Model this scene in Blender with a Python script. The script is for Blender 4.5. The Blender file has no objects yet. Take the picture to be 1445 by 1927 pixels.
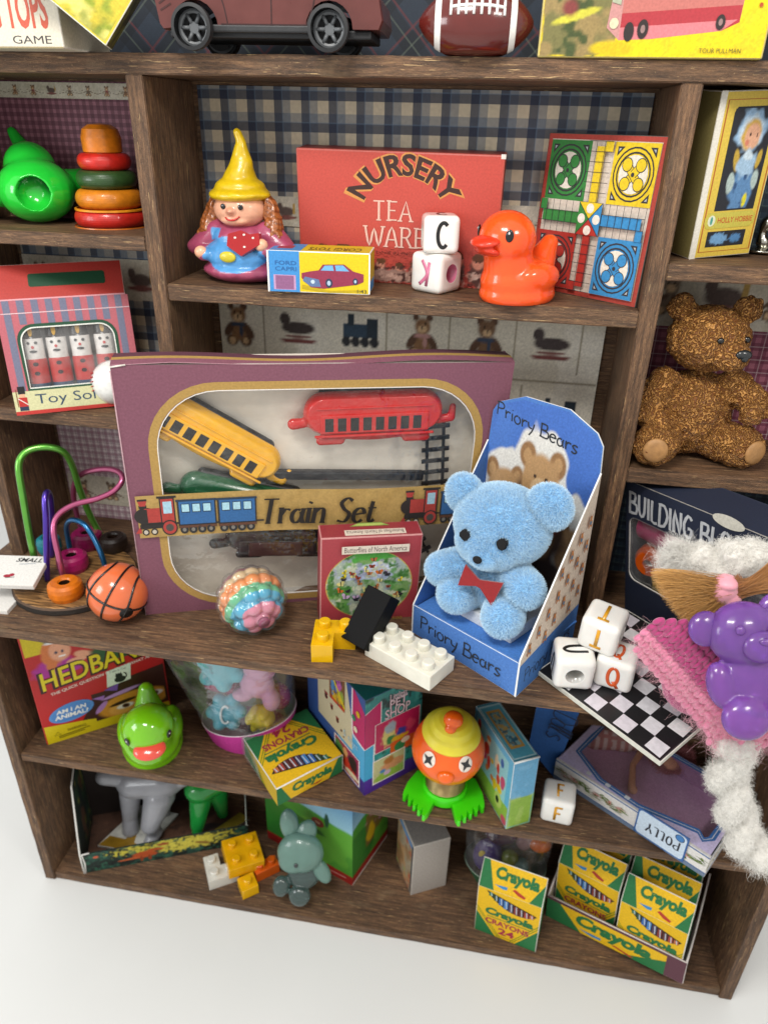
import bpy, bmesh, math, random
import numpy as np
from mathutils import Vector, Matrix, geometry, noise
random.seed(7); rng = np.random.default_rng(11)
SC = bpy.context.scene; COL = SC.collection
PI = math.pi
def rad(a): return math.radians(a)
_HX = {}
def hexc(h):
    if isinstance(h, str):
        if h not in _HX: _HX[h] = _hexc(h)
        return _HX[h]
    return (h[0], h[1], h[2])
def _hexc(h):
    if not isinstance(h, str): return (h[0], h[1], h[2])
    h = h.lstrip('#'); o = []
    for i in (0, 2, 4):
        c = int(h[i:i+2], 16)/255
        o.append(c/12.92 if c <= .04045 else ((c+.055)/1.055)**2.4)
    return tuple(o)
# ---------------------------------------------------------------- camera (solved from the photograph)
CF, CX, CY, CZ, CYAW, CPIT, CROL = 1376.63, 7.3396, -15.4457, 10.7846, -.155, .4899, .0244
W0, H0 = 1445, 1927
FW = Vector((math.sin(CYAW)*math.cos(CPIT), math.cos(CYAW)*math.cos(CPIT), -math.sin(CPIT)))
_r = Vector((math.cos(CYAW), -math.sin(CYAW), 0)); _u = _r.cross(FW)
RT = _r*math.cos(CROL)+_u*math.sin(CROL); UP = -_r*math.sin(CROL)+_u*math.cos(CROL)
CP = Vector((CX, CY, CZ))
def at(u, v, z=None, y=None):
    d = FW+RT*((u-W0/2)/CF)-UP*((v-H0/2)/CF)
    t = (z-CP.z)/d.z if z is not None else (y-CP.y)/d.y
    return CP+d*t
cd = bpy.data.cameras.new('camera'); cam = bpy.data.objects.new('camera', cd); COL.objects.link(cam); SC.camera = cam
cam.matrix_world = Matrix(((RT.x, UP.x, -FW.x, CX), (RT.y, UP.y, -FW.y, CY), (RT.z, UP.z, -FW.z, CZ), (0, 0, 0, 1)))
cd.sensor_fit = 'VERTICAL'; cd.sensor_height = 36; cd.lens = CF/H0*36
cd.clip_start = .05; cd.clip_end = 500
cd.dof.use_dof = True; cd.dof.focus_distance = 14.6; cd.dof.aperture_fstop = cd.lens/1000/.085
# ---------------------------------------------------------------- levels of the shelf unit
T = .367; D = 2.454; ZA = 11.847; ZS = 7.548; ZL1 = 8.51; ZL2 = 4.329; ZR1 = 8.493; ZR2 = 4.156
CF_Y = -3.09; ZM = -6.4646; ZB = -12.0126; ZG = -12.36
# ---------------------------------------------------------------- materials
MATS = {}
def nt(m): m.use_nodes = True; t = m.node_tree; t.nodes.clear(); return t, t.nodes, t.links
def pmat(name, col=None, rough=.45, metal=0, sss=0, coat=0, trans=0, ior=1.45, bump=(60, .15), var=(9, .12), sheen=0, alpha=1, rvar=0, crease_tone=0, sssr=.25):
    if name in MATS: return MATS[name]
    m = bpy.data.materials.new(name); t, N, L = nt(m)
    out = N.new('ShaderNodeOutputMaterial'); b = N.new('ShaderNodeBsdfPrincipled'); L.new(b.outputs[0], out.inputs[0])
    tc = N.new('ShaderNodeTexCoord')
    if col is None:
        a = N.new('ShaderNodeAttribute'); a.attribute_name = 'Col'; csock = a.outputs['Color']
    else:
        rgb = N.new('ShaderNodeRGB'); rgb.outputs[0].default_value = (*hexc(col), 1); csock = rgb.outputs[0]
    if var:
        n = N.new('ShaderNodeTexNoise'); n.inputs['Scale'].default_value = var[0]; n.inputs['Detail'].default_value = 5
        L.new(tc.outputs['Object'], n.inputs['Vector'])
        mr = N.new('ShaderNodeMapRange'); L.new(n.outputs['Fac'], mr.inputs['Value'])
        mr.inputs['From Min'].default_value = .3; mr.inputs['From Max'].default_value = .7
        mr.inputs['To Min'].default_value = 1-var[1]; mr.inputs['To Max'].default_value = 1+var[1]*.6
        vm = N.new('ShaderNodeVectorMath'); vm.operation = 'SCALE'; L.new(csock, vm.inputs[0]); L.new(mr.outputs[0], vm.inputs['Scale']); csock = vm.outputs[0]
    if crease_tone:  # scales base colour down in creases, slightly up on ridges
        ge = N.new('ShaderNodeNewGeometry'); rp = N.new('ShaderNodeMapRange'); L.new(ge.outputs['Pointiness'], rp.inputs['Value'])
        rp.inputs['From Min'].default_value = .43; rp.inputs['From Max'].default_value = .53; rp.inputs['To Min'].default_value = 1-crease_tone; rp.inputs['To Max'].default_value = 1.1
        v2 = N.new('ShaderNodeVectorMath'); v2.operation = 'SCALE'; L.new(csock, v2.inputs[0]); L.new(rp.outputs[0], v2.inputs['Scale']); csock = v2.outputs[0]
    L.new(csock, b.inputs['Base Color'])
    b.inputs['Roughness'].default_value = rough; b.inputs['Metallic'].default_value = metal; b.inputs['IOR'].default_value = ior
    if sss:
        b.inputs['Subsurface Weight'].default_value = sss; b.inputs['Subsurface Radius'].default_value = (1, .8, .7); b.inputs['Subsurface Scale'].default_value = sssr
    b.inputs['Coat Weight'].default_value = coat; b.inputs['Coat Roughness'].default_value = .06
    b.inputs['Transmission Weight'].default_value = trans; b.inputs['Alpha'].default_value = alpha
    if sheen: b.inputs['Sheen Weight'].default_value = sheen
    if rvar:
        n3 = N.new('ShaderNodeTexNoise'); n3.inputs['Scale'].default_value = 3; n3.inputs['Detail'].default_value = 6; L.new(tc.outputs['Object'], n3.inputs['Vector'])
        r3 = N.new('ShaderNodeMapRange'); L.new(n3.outputs['Fac'], r3.inputs['Value']); r3.inputs['To Min'].default_value = rough-rvar; r3.inputs['To Max'].default_value = rough+rvar; L.new(r3.outputs[0], b.inputs['Roughness'])
    if bump:
        n2 = N.new('ShaderNodeTexNoise'); n2.inputs['Scale'].default_value = bump[0]; n2.inputs['Detail'].default_value = 4; L.new(tc.outputs['Object'], n2.inputs['Vector'])
        bp = N.new('ShaderNodeBump'); bp.inputs['Strength'].default_value = bump[1]; bp.inputs['Distance'].default_value = .02
        L.new(n2.outputs['Fac'], bp.inputs['Height']); L.new(bp.outputs[0], b.inputs['Normal'])
    MATS[name] = m; return m
def film(name, tint='#ffffff', haze=.06, rough=.08, crinkle=.5):
    if name in MATS: return MATS[name]
    m = bpy.data.materials.new(name); t, N, L = nt(m)
    out = N.new('ShaderNodeOutputMaterial'); tr = N.new('ShaderNodeBsdfTransparent'); tr.inputs[0].default_value = (*hexc(tint), 1)
    gl = N.new('ShaderNodeBsdfGlossy'); gl.inputs['Roughness'].default_value = rough
    df = N.new('ShaderNodeBsdfDiffuse'); df.inputs[0].default_value = (.75, .75, .75, 1)
    lw = N.new('ShaderNodeLayerWeight'); lw.inputs[0].default_value = .35
    tc = N.new('ShaderNodeTexCoord'); n = N.new('ShaderNodeTexNoise'); n.inputs['Scale'].default_value = 1.6; n.inputs['Detail'].default_value = 3; L.new(tc.outputs['Object'], n.inputs['Vector'])
    bp = N.new('ShaderNodeBump'); bp.inputs['Strength'].default_value = crinkle; bp.inputs['Distance'].default_value = .15; L.new(n.outputs['Fac'], bp.inputs['Height'])
    L.new(bp.outputs[0], gl.inputs['Normal']); L.new(bp.outputs[0], lw.inputs['Normal'])
    m1 = N.new('ShaderNodeMixShader'); mr = N.new('ShaderNodeMapRange'); mr.inputs['To Min'].default_value = .025; mr.inputs['To Max'].default_value = .5
    L.new(lw.outputs['Facing'], mr.inputs[0]); L.new(mr.outputs[0], m1.inputs[0]); L.new(tr.outputs[0], m1.inputs[1]); L.new(gl.outputs[0], m1.inputs[2])
    m2 = N.new('ShaderNodeMixShader'); mh = N.new('ShaderNodeMapRange'); mh.inputs['From Min'].default_value = .35; mh.inputs['From Max'].default_value = .75; mh.inputs['To Min'].default_value = haze*.3; mh.inputs['To Max'].default_value = haze*2.2
    L.new(n.outputs['Fac'], mh.inputs[0]); L.new(mh.outputs[0], m2.inputs[0]); L.new(m1.outputs[0], m2.inputs[1]); L.new(df.outputs[0], m2.inputs[2]); L.new(m2.outputs[0], out.inputs[0])
    MATS[name] = m; return m
def wood(name, axis):
    m = bpy.data.materials.new(name); t, N, L = nt(m)
    out = N.new('ShaderNodeOutputMaterial'); b = N.new('ShaderNodeBsdfPrincipled'); L.new(b.outputs[0], out.inputs[0])
    tc = N.new('ShaderNodeTexCoord')
    def nz(sc, det, s, dist=0):
        mp = N.new('ShaderNodeMapping'); v = [sc, sc, sc]; v[axis] = s; mp.inputs['Scale'].default_value = v
        L.new(tc.outputs['Object'], mp.inputs[0]); n = N.new('ShaderNodeTexNoise'); n.inputs['Scale'].default_value = 1; n.inputs['Detail'].default_value = det; n.inputs['Distortion'].default_value = dist
        L.new(mp.outputs[0], n.inputs['Vector']); return n.outputs['Fac']
    def ramp(f, stops):
        r = N.new('ShaderNodeValToRGB'); e = r.color_ramp.elements
        e[0].position, e[0].color = stops[0][0], (*hexc(stops[0][1]), 1); e[1].position, e[1].color = stops[-1][0], (*hexc(stops[-1][1]), 1)
        for p, c in stops[1:-1]:
            k = e.new(p); k.color = (*hexc(c), 1)
        L.new(f, r.inputs[0]); return r.outputs[0]
    g = ramp(nz(17, 6, 1.3, .25), [(.28, '#3e2b1d'), (.45, '#583f2a'), (.6, '#6f5138'), (.78, '#8b6946')])
    fine = nz(70, 4, 9); big = nz(.8, 3, .5)
    def mul(c, f, lo, hi, a=.3, z=.7):
        mr = N.new('ShaderNodeMapRange'); mr.inputs['From Min'].default_value = a; mr.inputs['From Max'].default_value = z; mr.inputs['To Min'].default_value = lo; mr.inputs['To Max'].default_value = hi
        L.new(f, mr.inputs[0]); vm = N.new('ShaderNodeVectorMath'); vm.operation = 'SCALE'; L.new(c, vm.inputs[0]); L.new(mr.outputs[0], vm.inputs['Scale']); return vm.outputs[0]
    c = mul(g, fine, .60, 1.38); c = mul(c, big, .72, 1.15)
    def over(c, f, lo, hi, col, amt):
        mr = N.new('ShaderNodeMapRange'); mr.inputs['From Min'].default_value = lo; mr.inputs['From Max'].default_value = hi; mr.inputs['To Max'].default_value = amt
        L.new(f, mr.inputs[0]); mx = N.new('ShaderNodeMix'); mx.data_type = 'RGBA'; L.new(mr.outputs[0], mx.inputs[0]); L.new(c, mx.inputs[6]); mx.inputs[7].default_value = (*hexc(col), 1); return mx.outputs[2]
    c = over(c, nz(46, 2, 1.9), .69, .72, '#c9a876', .8)      # thin pale scratches along the grain
    c = over(c, nz(34, 5, 26), .66, .73, '#a98c60', .55)        # bare specks
    c = over(c, nz(2.2, 5, 1.2), .60, .75, '#8a7458', .35)     # dusty worn areas
    L.new(c, b.inputs['Base Color']); b.inputs['Roughness'].default_value = .62
    hb = N.new('ShaderNodeMath'); hb.operation = 'ADD'; L.new(fine, hb.inputs[0]); L.new(nz(90, 3, 40), hb.inputs[1])
    bp = N.new('ShaderNodeBump'); bp.inputs['Strength'].default_value = .55; bp.inputs['Distance'].default_value = .03; L.new(hb.outputs[0], bp.inputs['Height']); L.new(bp.outputs[0], b.inputs['Normal'])
    return m
def plaid(name, base, bands, dim=1.0, rot=0):
    """bands: (period, duty, phase, colour, strength) woven in both directions; procedural cloth check on printed paper"""
    m = bpy.data.materials.new(name); t, N, L = nt(m)
    out = N.new('ShaderNodeOutputMaterial'); b = N.new('ShaderNodeBsdfPrincipled'); L.new(b.outputs[0], out.inputs[0]); b.inputs['Roughness'].default_value = .7
    tc = N.new('ShaderNodeTexCoord'); mp = N.new('ShaderNodeMapping'); mp.inputs['Rotation'].default_value = (0, rot, 0); L.new(tc.outputs['Object'], mp.inputs[0])
    sx = N.new('ShaderNodeSeparateXYZ'); L.new(mp.outputs[0], sx.inputs[0])
    c = N.new('ShaderNodeRGB'); c.outputs[0].default_value = (*hexc(base), 1); c = c.outputs[0]
    def M(op, a, b_=None):
        n = N.new('ShaderNodeMath'); n.operation = op
        for i, v in enumerate((a, b_)):
            if v is None: continue
            if isinstance(v, (int, float)): n.inputs[i].default_value = v
            else: L.new(v, n.inputs[i])
        return n.outputs[0]
    for per, duty, ph, colr, st in bands:
        for s in (sx.outputs['X'], sx.outputs['Z']):
            f = M('FRACT', M('ADD', M('DIVIDE', s, per), ph+50.0)); k = M('MULTIPLY', M('LESS_THAN', f, duty), st)
            mx = N.new('ShaderNodeMix'); mx.data_type = 'RGBA'; L.new(k, mx.inputs[0]); L.new(c, mx.inputs[6]); mx.inputs[7].default_value = (*hexc(colr), 1); c = mx.outputs[2]
    wv = M('FRACT', M('MULTIPLY', M('ADD', sx.outputs['X'], sx.outputs['Z']), 22.0))
    sc = M('ADD', M('MULTIPLY', wv, .18*dim), .86*dim)
    n = N.new('ShaderNodeTexNoise'); n.inputs['Scale'].default_value = 14; n.inputs['Detail'].default_value = 6; L.new(tc.outputs['Object'], n.inputs['Vector'])
    sc = M('MULTIPLY', sc, M('ADD', M('MULTIPLY', n.outputs['Fac'], .5), .75))
    vm = N.new('ShaderNodeVectorMath'); vm.operation = 'SCALE'; L.new(c, vm.inputs[0]); L.new(sc, vm.inputs['Scale']); L.new(vm.outputs[0], b.inputs['Base Color'])
    return m
PAPER = pmat('printed_card', None, .42, bump=(130, .12), var=(24, .13), rvar=.1)
MATTE = pmat('printed_paper', None, .7, bump=(90, .15), var=(20, .16))
PAINT = pmat('painted_resin', None, .33, bump=(14, .22), var=(10, .12), coat=.25, crease_tone=.35)
GLOSSCOL = pmat('glossy_plastic', None, .16, sss=.25, coat=.4, bump=(5, .05), var=(4, .05), sssr=.15)
# ---------------------------------------------------------------- object helpers
def link(o, parent=None):
    COL.objects.link(o)
    if parent is not None: o.parent = parent
    return o
def thing(name, label, cat, loc=(0, 0, 0), mat=None, group=None):
    o = bpy.data.objects.new(name, None); o.empty_display_size = .2; link(o)
    if mat is not None: o.matrix_world = mat
    else: o.location = loc
    return tag(o, label, cat, group)
def tag(o, label, cat, group=None):
    o['label'] = label; o['category'] = cat
    if group: o['group'] = group
    return o
def pose(x, y, z, yaw=0, tilt=0, roll=0):
    return Matrix.Translation((x, y, z)) @ Matrix.Rotation(rad(yaw), 4, 'Z') @ Matrix.Rotation(rad(tilt), 4, 'X') @ Matrix.Rotation(rad(roll), 4, 'Y')
def mesh_obj(name, me, mats, parent=None):
    o = bpy.data.objects.new(name, me)
    for m in (mats if isinstance(mats, (list, tuple)) else [mats]): me.materials.append(m)
    return link(o, parent)
def evaluated(o, name):
    dg = bpy.context.evaluated_depsgraph_get(); me = bpy.data.meshes.new_from_object(o.evaluated_get(dg)); me.name = name; return me
def scrap(o):
    d = o.data; bpy.data.objects.remove(o)
    if isinstance(d, bpy.types.Mesh): bpy.data.meshes.remove(d)
    elif isinstance(d, bpy.types.Curve): bpy.data.curves.remove(d)
_TX = {}
def glyphs(s, bold, shear, space=1.0):
    k = (s, bold, shear, space)
    if k not in _TX:
        cu = bpy.data.curves.new('lettering', 'FONT'); cu.body = s; cu.offset = bold; cu.shear = shear; cu.resolution_u = 3; cu.fill_mode = 'FRONT'; cu.space_character = space
        o = bpy.data.objects.new('lettering', cu); COL.objects.link(o); bpy.context.view_layer.update()
        me = evaluated(o, 'lettering'); vs = [(v.co.x, v.co.y) for v in me.vertices]; fs = [tuple(p.vertices) for p in me.polygons]
        bpy.data.meshes.remove(me); scrap(o)
        xs = [v[0] for v in vs]; ys = [v[1] for v in vs]; x0, x1, y0, y1 = min(xs), max(xs), min(ys), max(ys)
        _TX[k] = ([((x-x0)/(x1-x0), (y-y0)/(y1-y0)) for x, y in vs], fs, (x1-x0)/(y1-y0))
    return _TX[k]
class G:
    """collects coloured faces and links them as ONE mesh object"""
    def __init__(s): s.v = []; s.f = []; s.c = []; s.m = []; s.sm = []
    def add(s, vs, fs, col='#ffffff', mi=0, smooth=False):
        b = len(s.v); s.v += [tuple(v) for v in vs]; per = isinstance(col, list); c = None if per else hexc(col)
        for f in fs:
            s.f.append(tuple(b+i for i in f)); s.c.append([col[i] for i in f] if per else c); s.m.append(mi); s.sm.append(smooth)
        return s
    def build(s, name, mats, parent=None, M=None):
        me = bpy.data.meshes.new(name); me.from_pydata(s.v, [], s.f); n = sum(len(f) for f in s.f)
        buf = np.ones((n, 4), np.float32); i = 0
        for f, c in zip(s.f, s.c):
            k = len(f)
            if isinstance(c, list): buf[i:i+k, :3] = c
            else: buf[i:i+k, :3] = c
            i += k
        a = me.color_attributes.new('Col', 'FLOAT_COLOR', 'CORNER'); a.data.foreach_set('color', buf.ravel())
        me.polygons.foreach_set('material_index', s.m); me.polygons.foreach_set('use_smooth', s.sm); me.update()
        o = mesh_obj(name, me, mats, parent)
        if M is not None:
            if parent is None: o.matrix_world = M
            else: o.matrix_basis = M
        return o
    def box(s, x0, y0, z0, x1, y1, z1, col='#ffffff', b=.02, mi=0, edge=None, faces=None, seg=2, jit=0):
        bm = bmesh.new(); bmesh.ops.create_cube(bm, size=1)
        for v in bm.verts: v.co = Vector((x0+(v.co.x+.5)*(x1-x0), y0+(v.co.y+.5)*(y1-y0), z0+(v.co.z+.5)*(z1-z0)))
        if jit:
            for v in bm.verts: v.co += Vector([random.uniform(-jit, jit) for _ in range(3)])
        if b: bmesh.ops.bevel(bm, geom=list(bm.edges), offset=b, segments=seg, profile=.5, affect='EDGES')
        bm.normal_update(); bm.verts.index_update(); vs = [v.co[:] for v in bm.verts]
        big = .0
        for f in bm.faces:
            n = f.normal; ax = max(range(3), key=lambda i: abs(n[i])); flat = abs(n[ax]) > .999
            c = col
            if flat and faces: c = faces.get('xyz'[ax] if n[ax] > 0 else '-'+'xyz'[ax], col)
            if not flat and edge: c = edge
            s.add([vs[v.index] for v in f.verts], [tuple(range(len(f.verts)))], c, mi, not flat)
        bm.free(); return s
    def lathe(s, prof, seg=40, c=(0, 0, 0), axis='z', col='#ffffff', mi=0, smooth=True, cap=True):
        """prof: list of (r, h[, colour])"""
        def P(r, h, a):
            x, y = r*math.cos(a), r*math.sin(a)
            p = {'z': (x, y, h), 'x': (h, x, y), 'y': (x, -h, y)}[axis]
            return (c[0]+p[0], c[1]+p[1], c[2]+p[2])
        rings = [[P(max(p[0], 1e-4), p[1], 2*PI*k/seg) for k in range(seg)] for p in prof]
        for i in range(len(prof)-1):
            cc = prof[i+1][2] if len(prof[i+1]) > 2 else col
            vs = rings[i]+rings[i+1]
            s.add(vs, [(k, (k+1) % seg, seg+(k+1) % seg, seg+k) for k in range(seg)], cc, mi, smooth)
        return s
    def tube(s, pts, r, col='#ffffff', seg=12, mi=0, caps=True, smooth_n=0):
        P = [Vector(p) for p in pts]
        if smooth_n:
            Q = []
            for i in range(len(P)-1):
                a = P[max(i-1, 0)]; b = P[i]; c = P[i+1]; d = P[min(i+2, len(P)-1)]
                for k in range(smooth_n):
                    t = k/smooth_n; Q.append(.5*((2*b)+(-a+c)*t+(2*a-5*b+4*c-d)*t*t+(-a+3*b-3*c+d)*t*t*t))
            Q.append(P[-1]); 
            if isinstance(r, (list, tuple)): r = [r[min(int(i/smooth_n), len(r)-2)]*(1-(i % smooth_n)/smooth_n)+r[min(int(i/smooth_n)+1, len(r)-1)]*((i % smooth_n)/smooth_n) for i in range(len(Q))]
            P = Q
        n = len(P); R = r if isinstance(r, (list, tuple)) else [r]*n; rings = []; up = None
        for i, p in enumerate(P):
            d = (P[min(i+1, n-1)]-P[max(i-1, 0)]).normalized()
            if up is None: up = d.orthogonal().normalized()
            up = (up-d*up.dot(d)).normalized(); w = d.cross(up)
            rings.append([p+(up*math.cos(2*PI*k/seg)+w*math.sin(2*PI*k/seg))*R[i] for k in range(seg)])
        vs = [v for q in rings for v in q]; fs = [(i*seg+k, i*seg+(k+1) % seg, (i+1)*seg+(k+1) % seg, (i+1)*seg+k) for i in range(n-1) for k in range(seg)]
        if caps: fs += [tuple(range(seg-1, -1, -1)), tuple((n-1)*seg+k for k in range(seg))]
        return s.add(vs, fs, col, mi, True)
    def ell(s, c, r, col='#ffffff', mi=0, R=None, seg=28, rows=16):
        vs = []; 
        for i in range(rows+1):
            th = PI*i/rows
            for k in range(seg):
                a = 2*PI*k/seg; p = Vector((r[0]*math.sin(th)*math.cos(a), r[1]*math.sin(th)*math.sin(a), r[2]*math.cos(th)))
                if R is not None: p = R @ p
                vs.append(Vector(c)+p)
        fs = [(i*seg+k, (i+1)*seg+k, (i+1)*seg+(k+1) % seg, i*seg+(k+1) % seg) for i in range(rows) for k in range(seg)]
        return s.add(vs, fs, col, mi, True)
    def prism(s, pts, o, ex, ey, depth, col='#ffffff', side=None, mi=0):
        """flat outline pts extruded along -(ex x ey) by depth"""
        o = Vector(o); ex = Vector(ex); ey = Vector(ey); n = ex.cross(ey).normalized()
        a = [o+ex*x+ey*y for x, y in pts]; b = [p-n*depth for p in a]; k = len(pts)
        tr = geometry.tessellate_polygon([[Vector((x, y, 0)) for x, y in pts]])
        def fix(t):
            q = (a[t[1]]-a[t[0]]).cross(a[t[2]]-a[t[0]]); return t if q.dot(n) > 0 else t[::-1]
        tr = [fix(tuple(t)) for t in tr]
        s.add(a, tr, col, mi); s.add(b, [t[::-1] for t in tr], side or col, mi)
        ar = sum(pts[i][0]*pts[(i+1) % k][1]-pts[(i+1) % k][0]*pts[i][1] for i in range(k))
        q = [(i, (i+1) % k, k+(i+1) % k, k+i) for i in range(k)]
        if ar > 0: q = [t[::-1] for t in q]
        return s.add(a+b, q, side or col, mi)
class Art:
    """draws flat coloured shapes just proud of a surface: the print on a box"""
    def __init__(s, g, o, ex, ey, w=1, h=1, mi=0, off=.002, dl=.0007):
        s.g = g; s.o = Vector(o); s.ex = Vector(ex).normalized(); s.ey = Vector(ey).normalized(); s.n = s.ex.cross(s.ey); s.w = w; s.h = h; s.k = off; s.mi = mi; s.dl = dl; s.fn = None
    def P(s, x, y):
        if s.fn: x, y = s.fn(x, y)
        return s.o+s.ex*(x*s.w)+s.ey*(y*s.h)+s.n*s.k
    def tri(s, pts, fs, col, dl=None):
        s.k += s.dl if dl is None else dl
        vs = [s.P(x, y) for x, y in pts]; out = []
        for f in fs:
            q = (vs[f[1]]-vs[f[0]]).cross(vs[f[2]]-vs[f[0]]); out.append(tuple(f) if q.dot(s.n) > 0 else tuple(f)[::-1])
        s.g.add(vs, out, col, s.mi); return s
    def poly(s, pts, col, dl=None): return s.tri(pts, [tuple(t) for t in geometry.tessellate_polygon([[Vector((x, y, 0)) for x, y in pts]])], col, dl)
    def rect(s, x0, y0, x1, y1, col): return s.poly([(x0, y0), (x1, y0), (x1, y1), (x0, y1)], col)
    def rrect(s, x0, y0, x1, y1, r, col):
        a = s.h/s.w; pts = []
        for cx, cy, t in ((x1-r, y0+r/a, -90), (x1-r, y1-r/a, 0), (x0+r, y1-r/a, 90), (x0+r, y0+r/a, 180)):
            for i in range(7): q = rad(t+i*15); pts.append((cx+r*math.cos(q), cy+r/a*math.sin(q)))
        return s.poly(pts, col)
    def ell(s, cx, cy, rx, ry, col, rot=0, n=22, dl=None, inner=0):
        c, q = math.cos(rot), math.sin(rot)
        def ring(k): return [(cx+(rx*k*math.cos(2*PI*i/n)*c-ry*k*math.sin(2*PI*i/n)*q), cy+(rx*k*math.cos(2*PI*i/n)*q+ry*k*math.sin(2*PI*i/n)*c)) for i in range(n)]
        if not inner: return s.tri(ring(1), [(0, i, i+1) for i in range(1, n-1)], col, dl)
        return s.tri(ring(1)+ring(inner), [(i, (i+1) % n, n+(i+1) % n, n+i) for i in range(n)], col, dl)
    def line(s, pts, w, col, w2=None, curve=0, closed=False, prof=None):
        a = s.h/s.w; P = [Vector((x, y*a)) for x, y in pts]     # equal metric
        if curve and len(P) > 2:
            Q = []; m = len(P)
            for i in range(m-1+(1 if closed else 0)):
                q = [P[(i-1) % m] if closed else P[max(i-1, 0)], P[i], P[(i+1) % m], P[(i+2) % m] if closed else P[min(i+2, m-1)]]
                for k in range(curve):
                    t = k/curve; Q.append(.5*((2*q[1])+(-q[0]+q[2])*t+(2*q[0]-5*q[1]+4*q[2]-q[3])*t*t+(-q[0]+3*q[1]-3*q[2]+q[3])*t*t*t))
            if not closed: Q.append(P[-1])
            P = Q
        n = len(P); L = []; R = []
        for i in range(n):
            if closed: d = P[(i+1) % n]-P[(i-1) % n]
            else: d = P[min(i+1, n-1)]-P[max(i-1, 0)]
            if d.length < 1e-9: d = Vector((1, 0))
            d.normalize(); nn = Vector((-d.y, d.x)); ww = w
            if w2 is not None: ww = w2+(w-w2)*abs(d.y)          # calligraphic contrast
            if prof: ww *= prof(i/(n-1))
            L.append(P[i]+nn*ww/2); R.append(P[i]-nn*ww/2)
        vs = [(p.x, p.y/a) for p in L+R]; m = n if closed else n-1
        return s.tri(vs, [(i, (i+1) % n, n+(i+1) % n, n+i) for i in range(m)], col)
    def text(s, t, x0, y0, x1, y1, col, bold=0, shear=0, fn=None, rot=0, space=1.0, keep=False):
        vs, fs, asp = glyphs(t, bold, shear, space); cx, cy = (x0+x1)/2, (y0+y1)/2; a = s.h/s.w
        c, q = math.cos(rot), math.sin(rot); out = []
        for x, y in vs:
            u, v = (x-.5)*(x1-x0), (y-.5)*(y1-y0)*a
            u, v = u*c-v*q, u*q+v*c; p = (cx+u, cy+v/a)
            out.append(fn(*p) if fn else p)
        return s.tri(out, fs, col)
    def image(s, cv, x0, y0, x1, y1, mask=None):
        s.k += s.dl; H, W = cv.a.shape[:2]; vs = []; cs = []
        for j in range(H):
            for i in range(W):
                vs.append(s.P(x0+(x1-x0)*i/(W-1), y0+(y1-y0)*j/(H-1))); cs.append(tuple(cv.a[j, i]))
        fs = []
        for j in range(H-1):
            for i in range(W-1):
                if mask and not mask((i+.5)/(W-1), (j+.5)/(H-1)): continue
                fs.append((j*W+i, j*W+i+1, (j+1)*W+i+1, (j+1)*W+i))
        q = (vs[1]-vs[0]).cross(vs[W]-vs[0])
        if q.dot(s.n) < 0: fs = [f[::-1] for f in fs]
        s.g.add(vs, fs, cs, s.mi, False); return s
def vnoise(h, w, k, seed=0):
    r = np.random.default_rng(seed); g = r.random((k+2, int(k*w/h)+3)); y = np.linspace(0, k, h); x = np.linspace(0, g.shape[1]-2.001, w)
    yi = y.astype(int); xi = x.astype(int); fy = (y-yi)[:, None]; fx = (x-xi)[None]; fy = fy*fy*(3-2*fy); fx = fx*fx*(3-2*fx)
    return (g[yi][:, xi]*(1-fx)+g[yi][:, xi+1]*fx)*(1-fy)+(g[yi+1][:, xi]*(1-fx)+g[yi+1][:, xi+1]*fx)*fy
class Cv:
    """small painted picture (row 0 at the bottom), linear colours, coordinates 0..1"""
    def __init__(s, w, h, bg='#ffffff'):
        s.a = np.ones((h, w, 3))*np.array(hexc(bg)); s.w, s.h = w, h; s.x = np.linspace(0, 1, w)[None]; s.y = np.linspace(0, 1, h)[:, None]; s.n = 0
    def put(s, m, col): m = np.clip(m, 0, 1)[..., None]; s.a = s.a*(1-m)+np.array(hexc(col))*m; return s
    def ell(s, cx, cy, rx, ry, col, rot=0, soft=.25, wob=.0):
        dx = (s.x-cx); dy = (s.y-cy); c, q = math.cos(rot), math.sin(rot); u = (dx*c+dy*q)/rx; v = (-dx*q+dy*c)/ry; d = np.sqrt(u*u+v*v)
        if wob: s.n += 1; d = d+(vnoise(s.h, s.w, 14, s.n)-.5)*wob
        return s.put((1-d)/soft+.5, col)
    def grad(s, y0, c0, y1, c1):
        t = np.clip((s.y-y0)/(y1-y0), 0, 1)[..., None]*np.ones((1, s.w, 1)); m = ((s.y >= min(y0, y1)) & (s.y <= max(y0, y1)))*np.ones((1, s.w))
        s.a = np.where(m[..., None] > 0, np.array(hexc(c0))*(1-t)+np.array(hexc(c1))*t, s.a); return s
    def rect(s, x0, y0, x1, y1, col): return s.put(((s.x > x0) & (s.x < x1) & (s.y > y0) & (s.y < y1)).astype(float), col)
    def patch(s, k, thr, col, x0=0, y0=0, x1=1, y1=1, amt=1):
        s.n += 1; nn = vnoise(s.h, s.w, k, 100+s.n)*.7+vnoise(s.h, s.w, k*3, 300+s.n)*.3; return s.put(np.clip((nn-thr)*8, 0, 1)*amt*((s.x >= x0) & (s.x <= x1) & (s.y >= y0) & (s.y <= y1)), col)
    def grain(s, k=.2):
        s.a = np.clip(s.a*(1+(np.random.default_rng(5).random((s.h, s.w, 1))-.5)*k), 0, 1); return s
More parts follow.
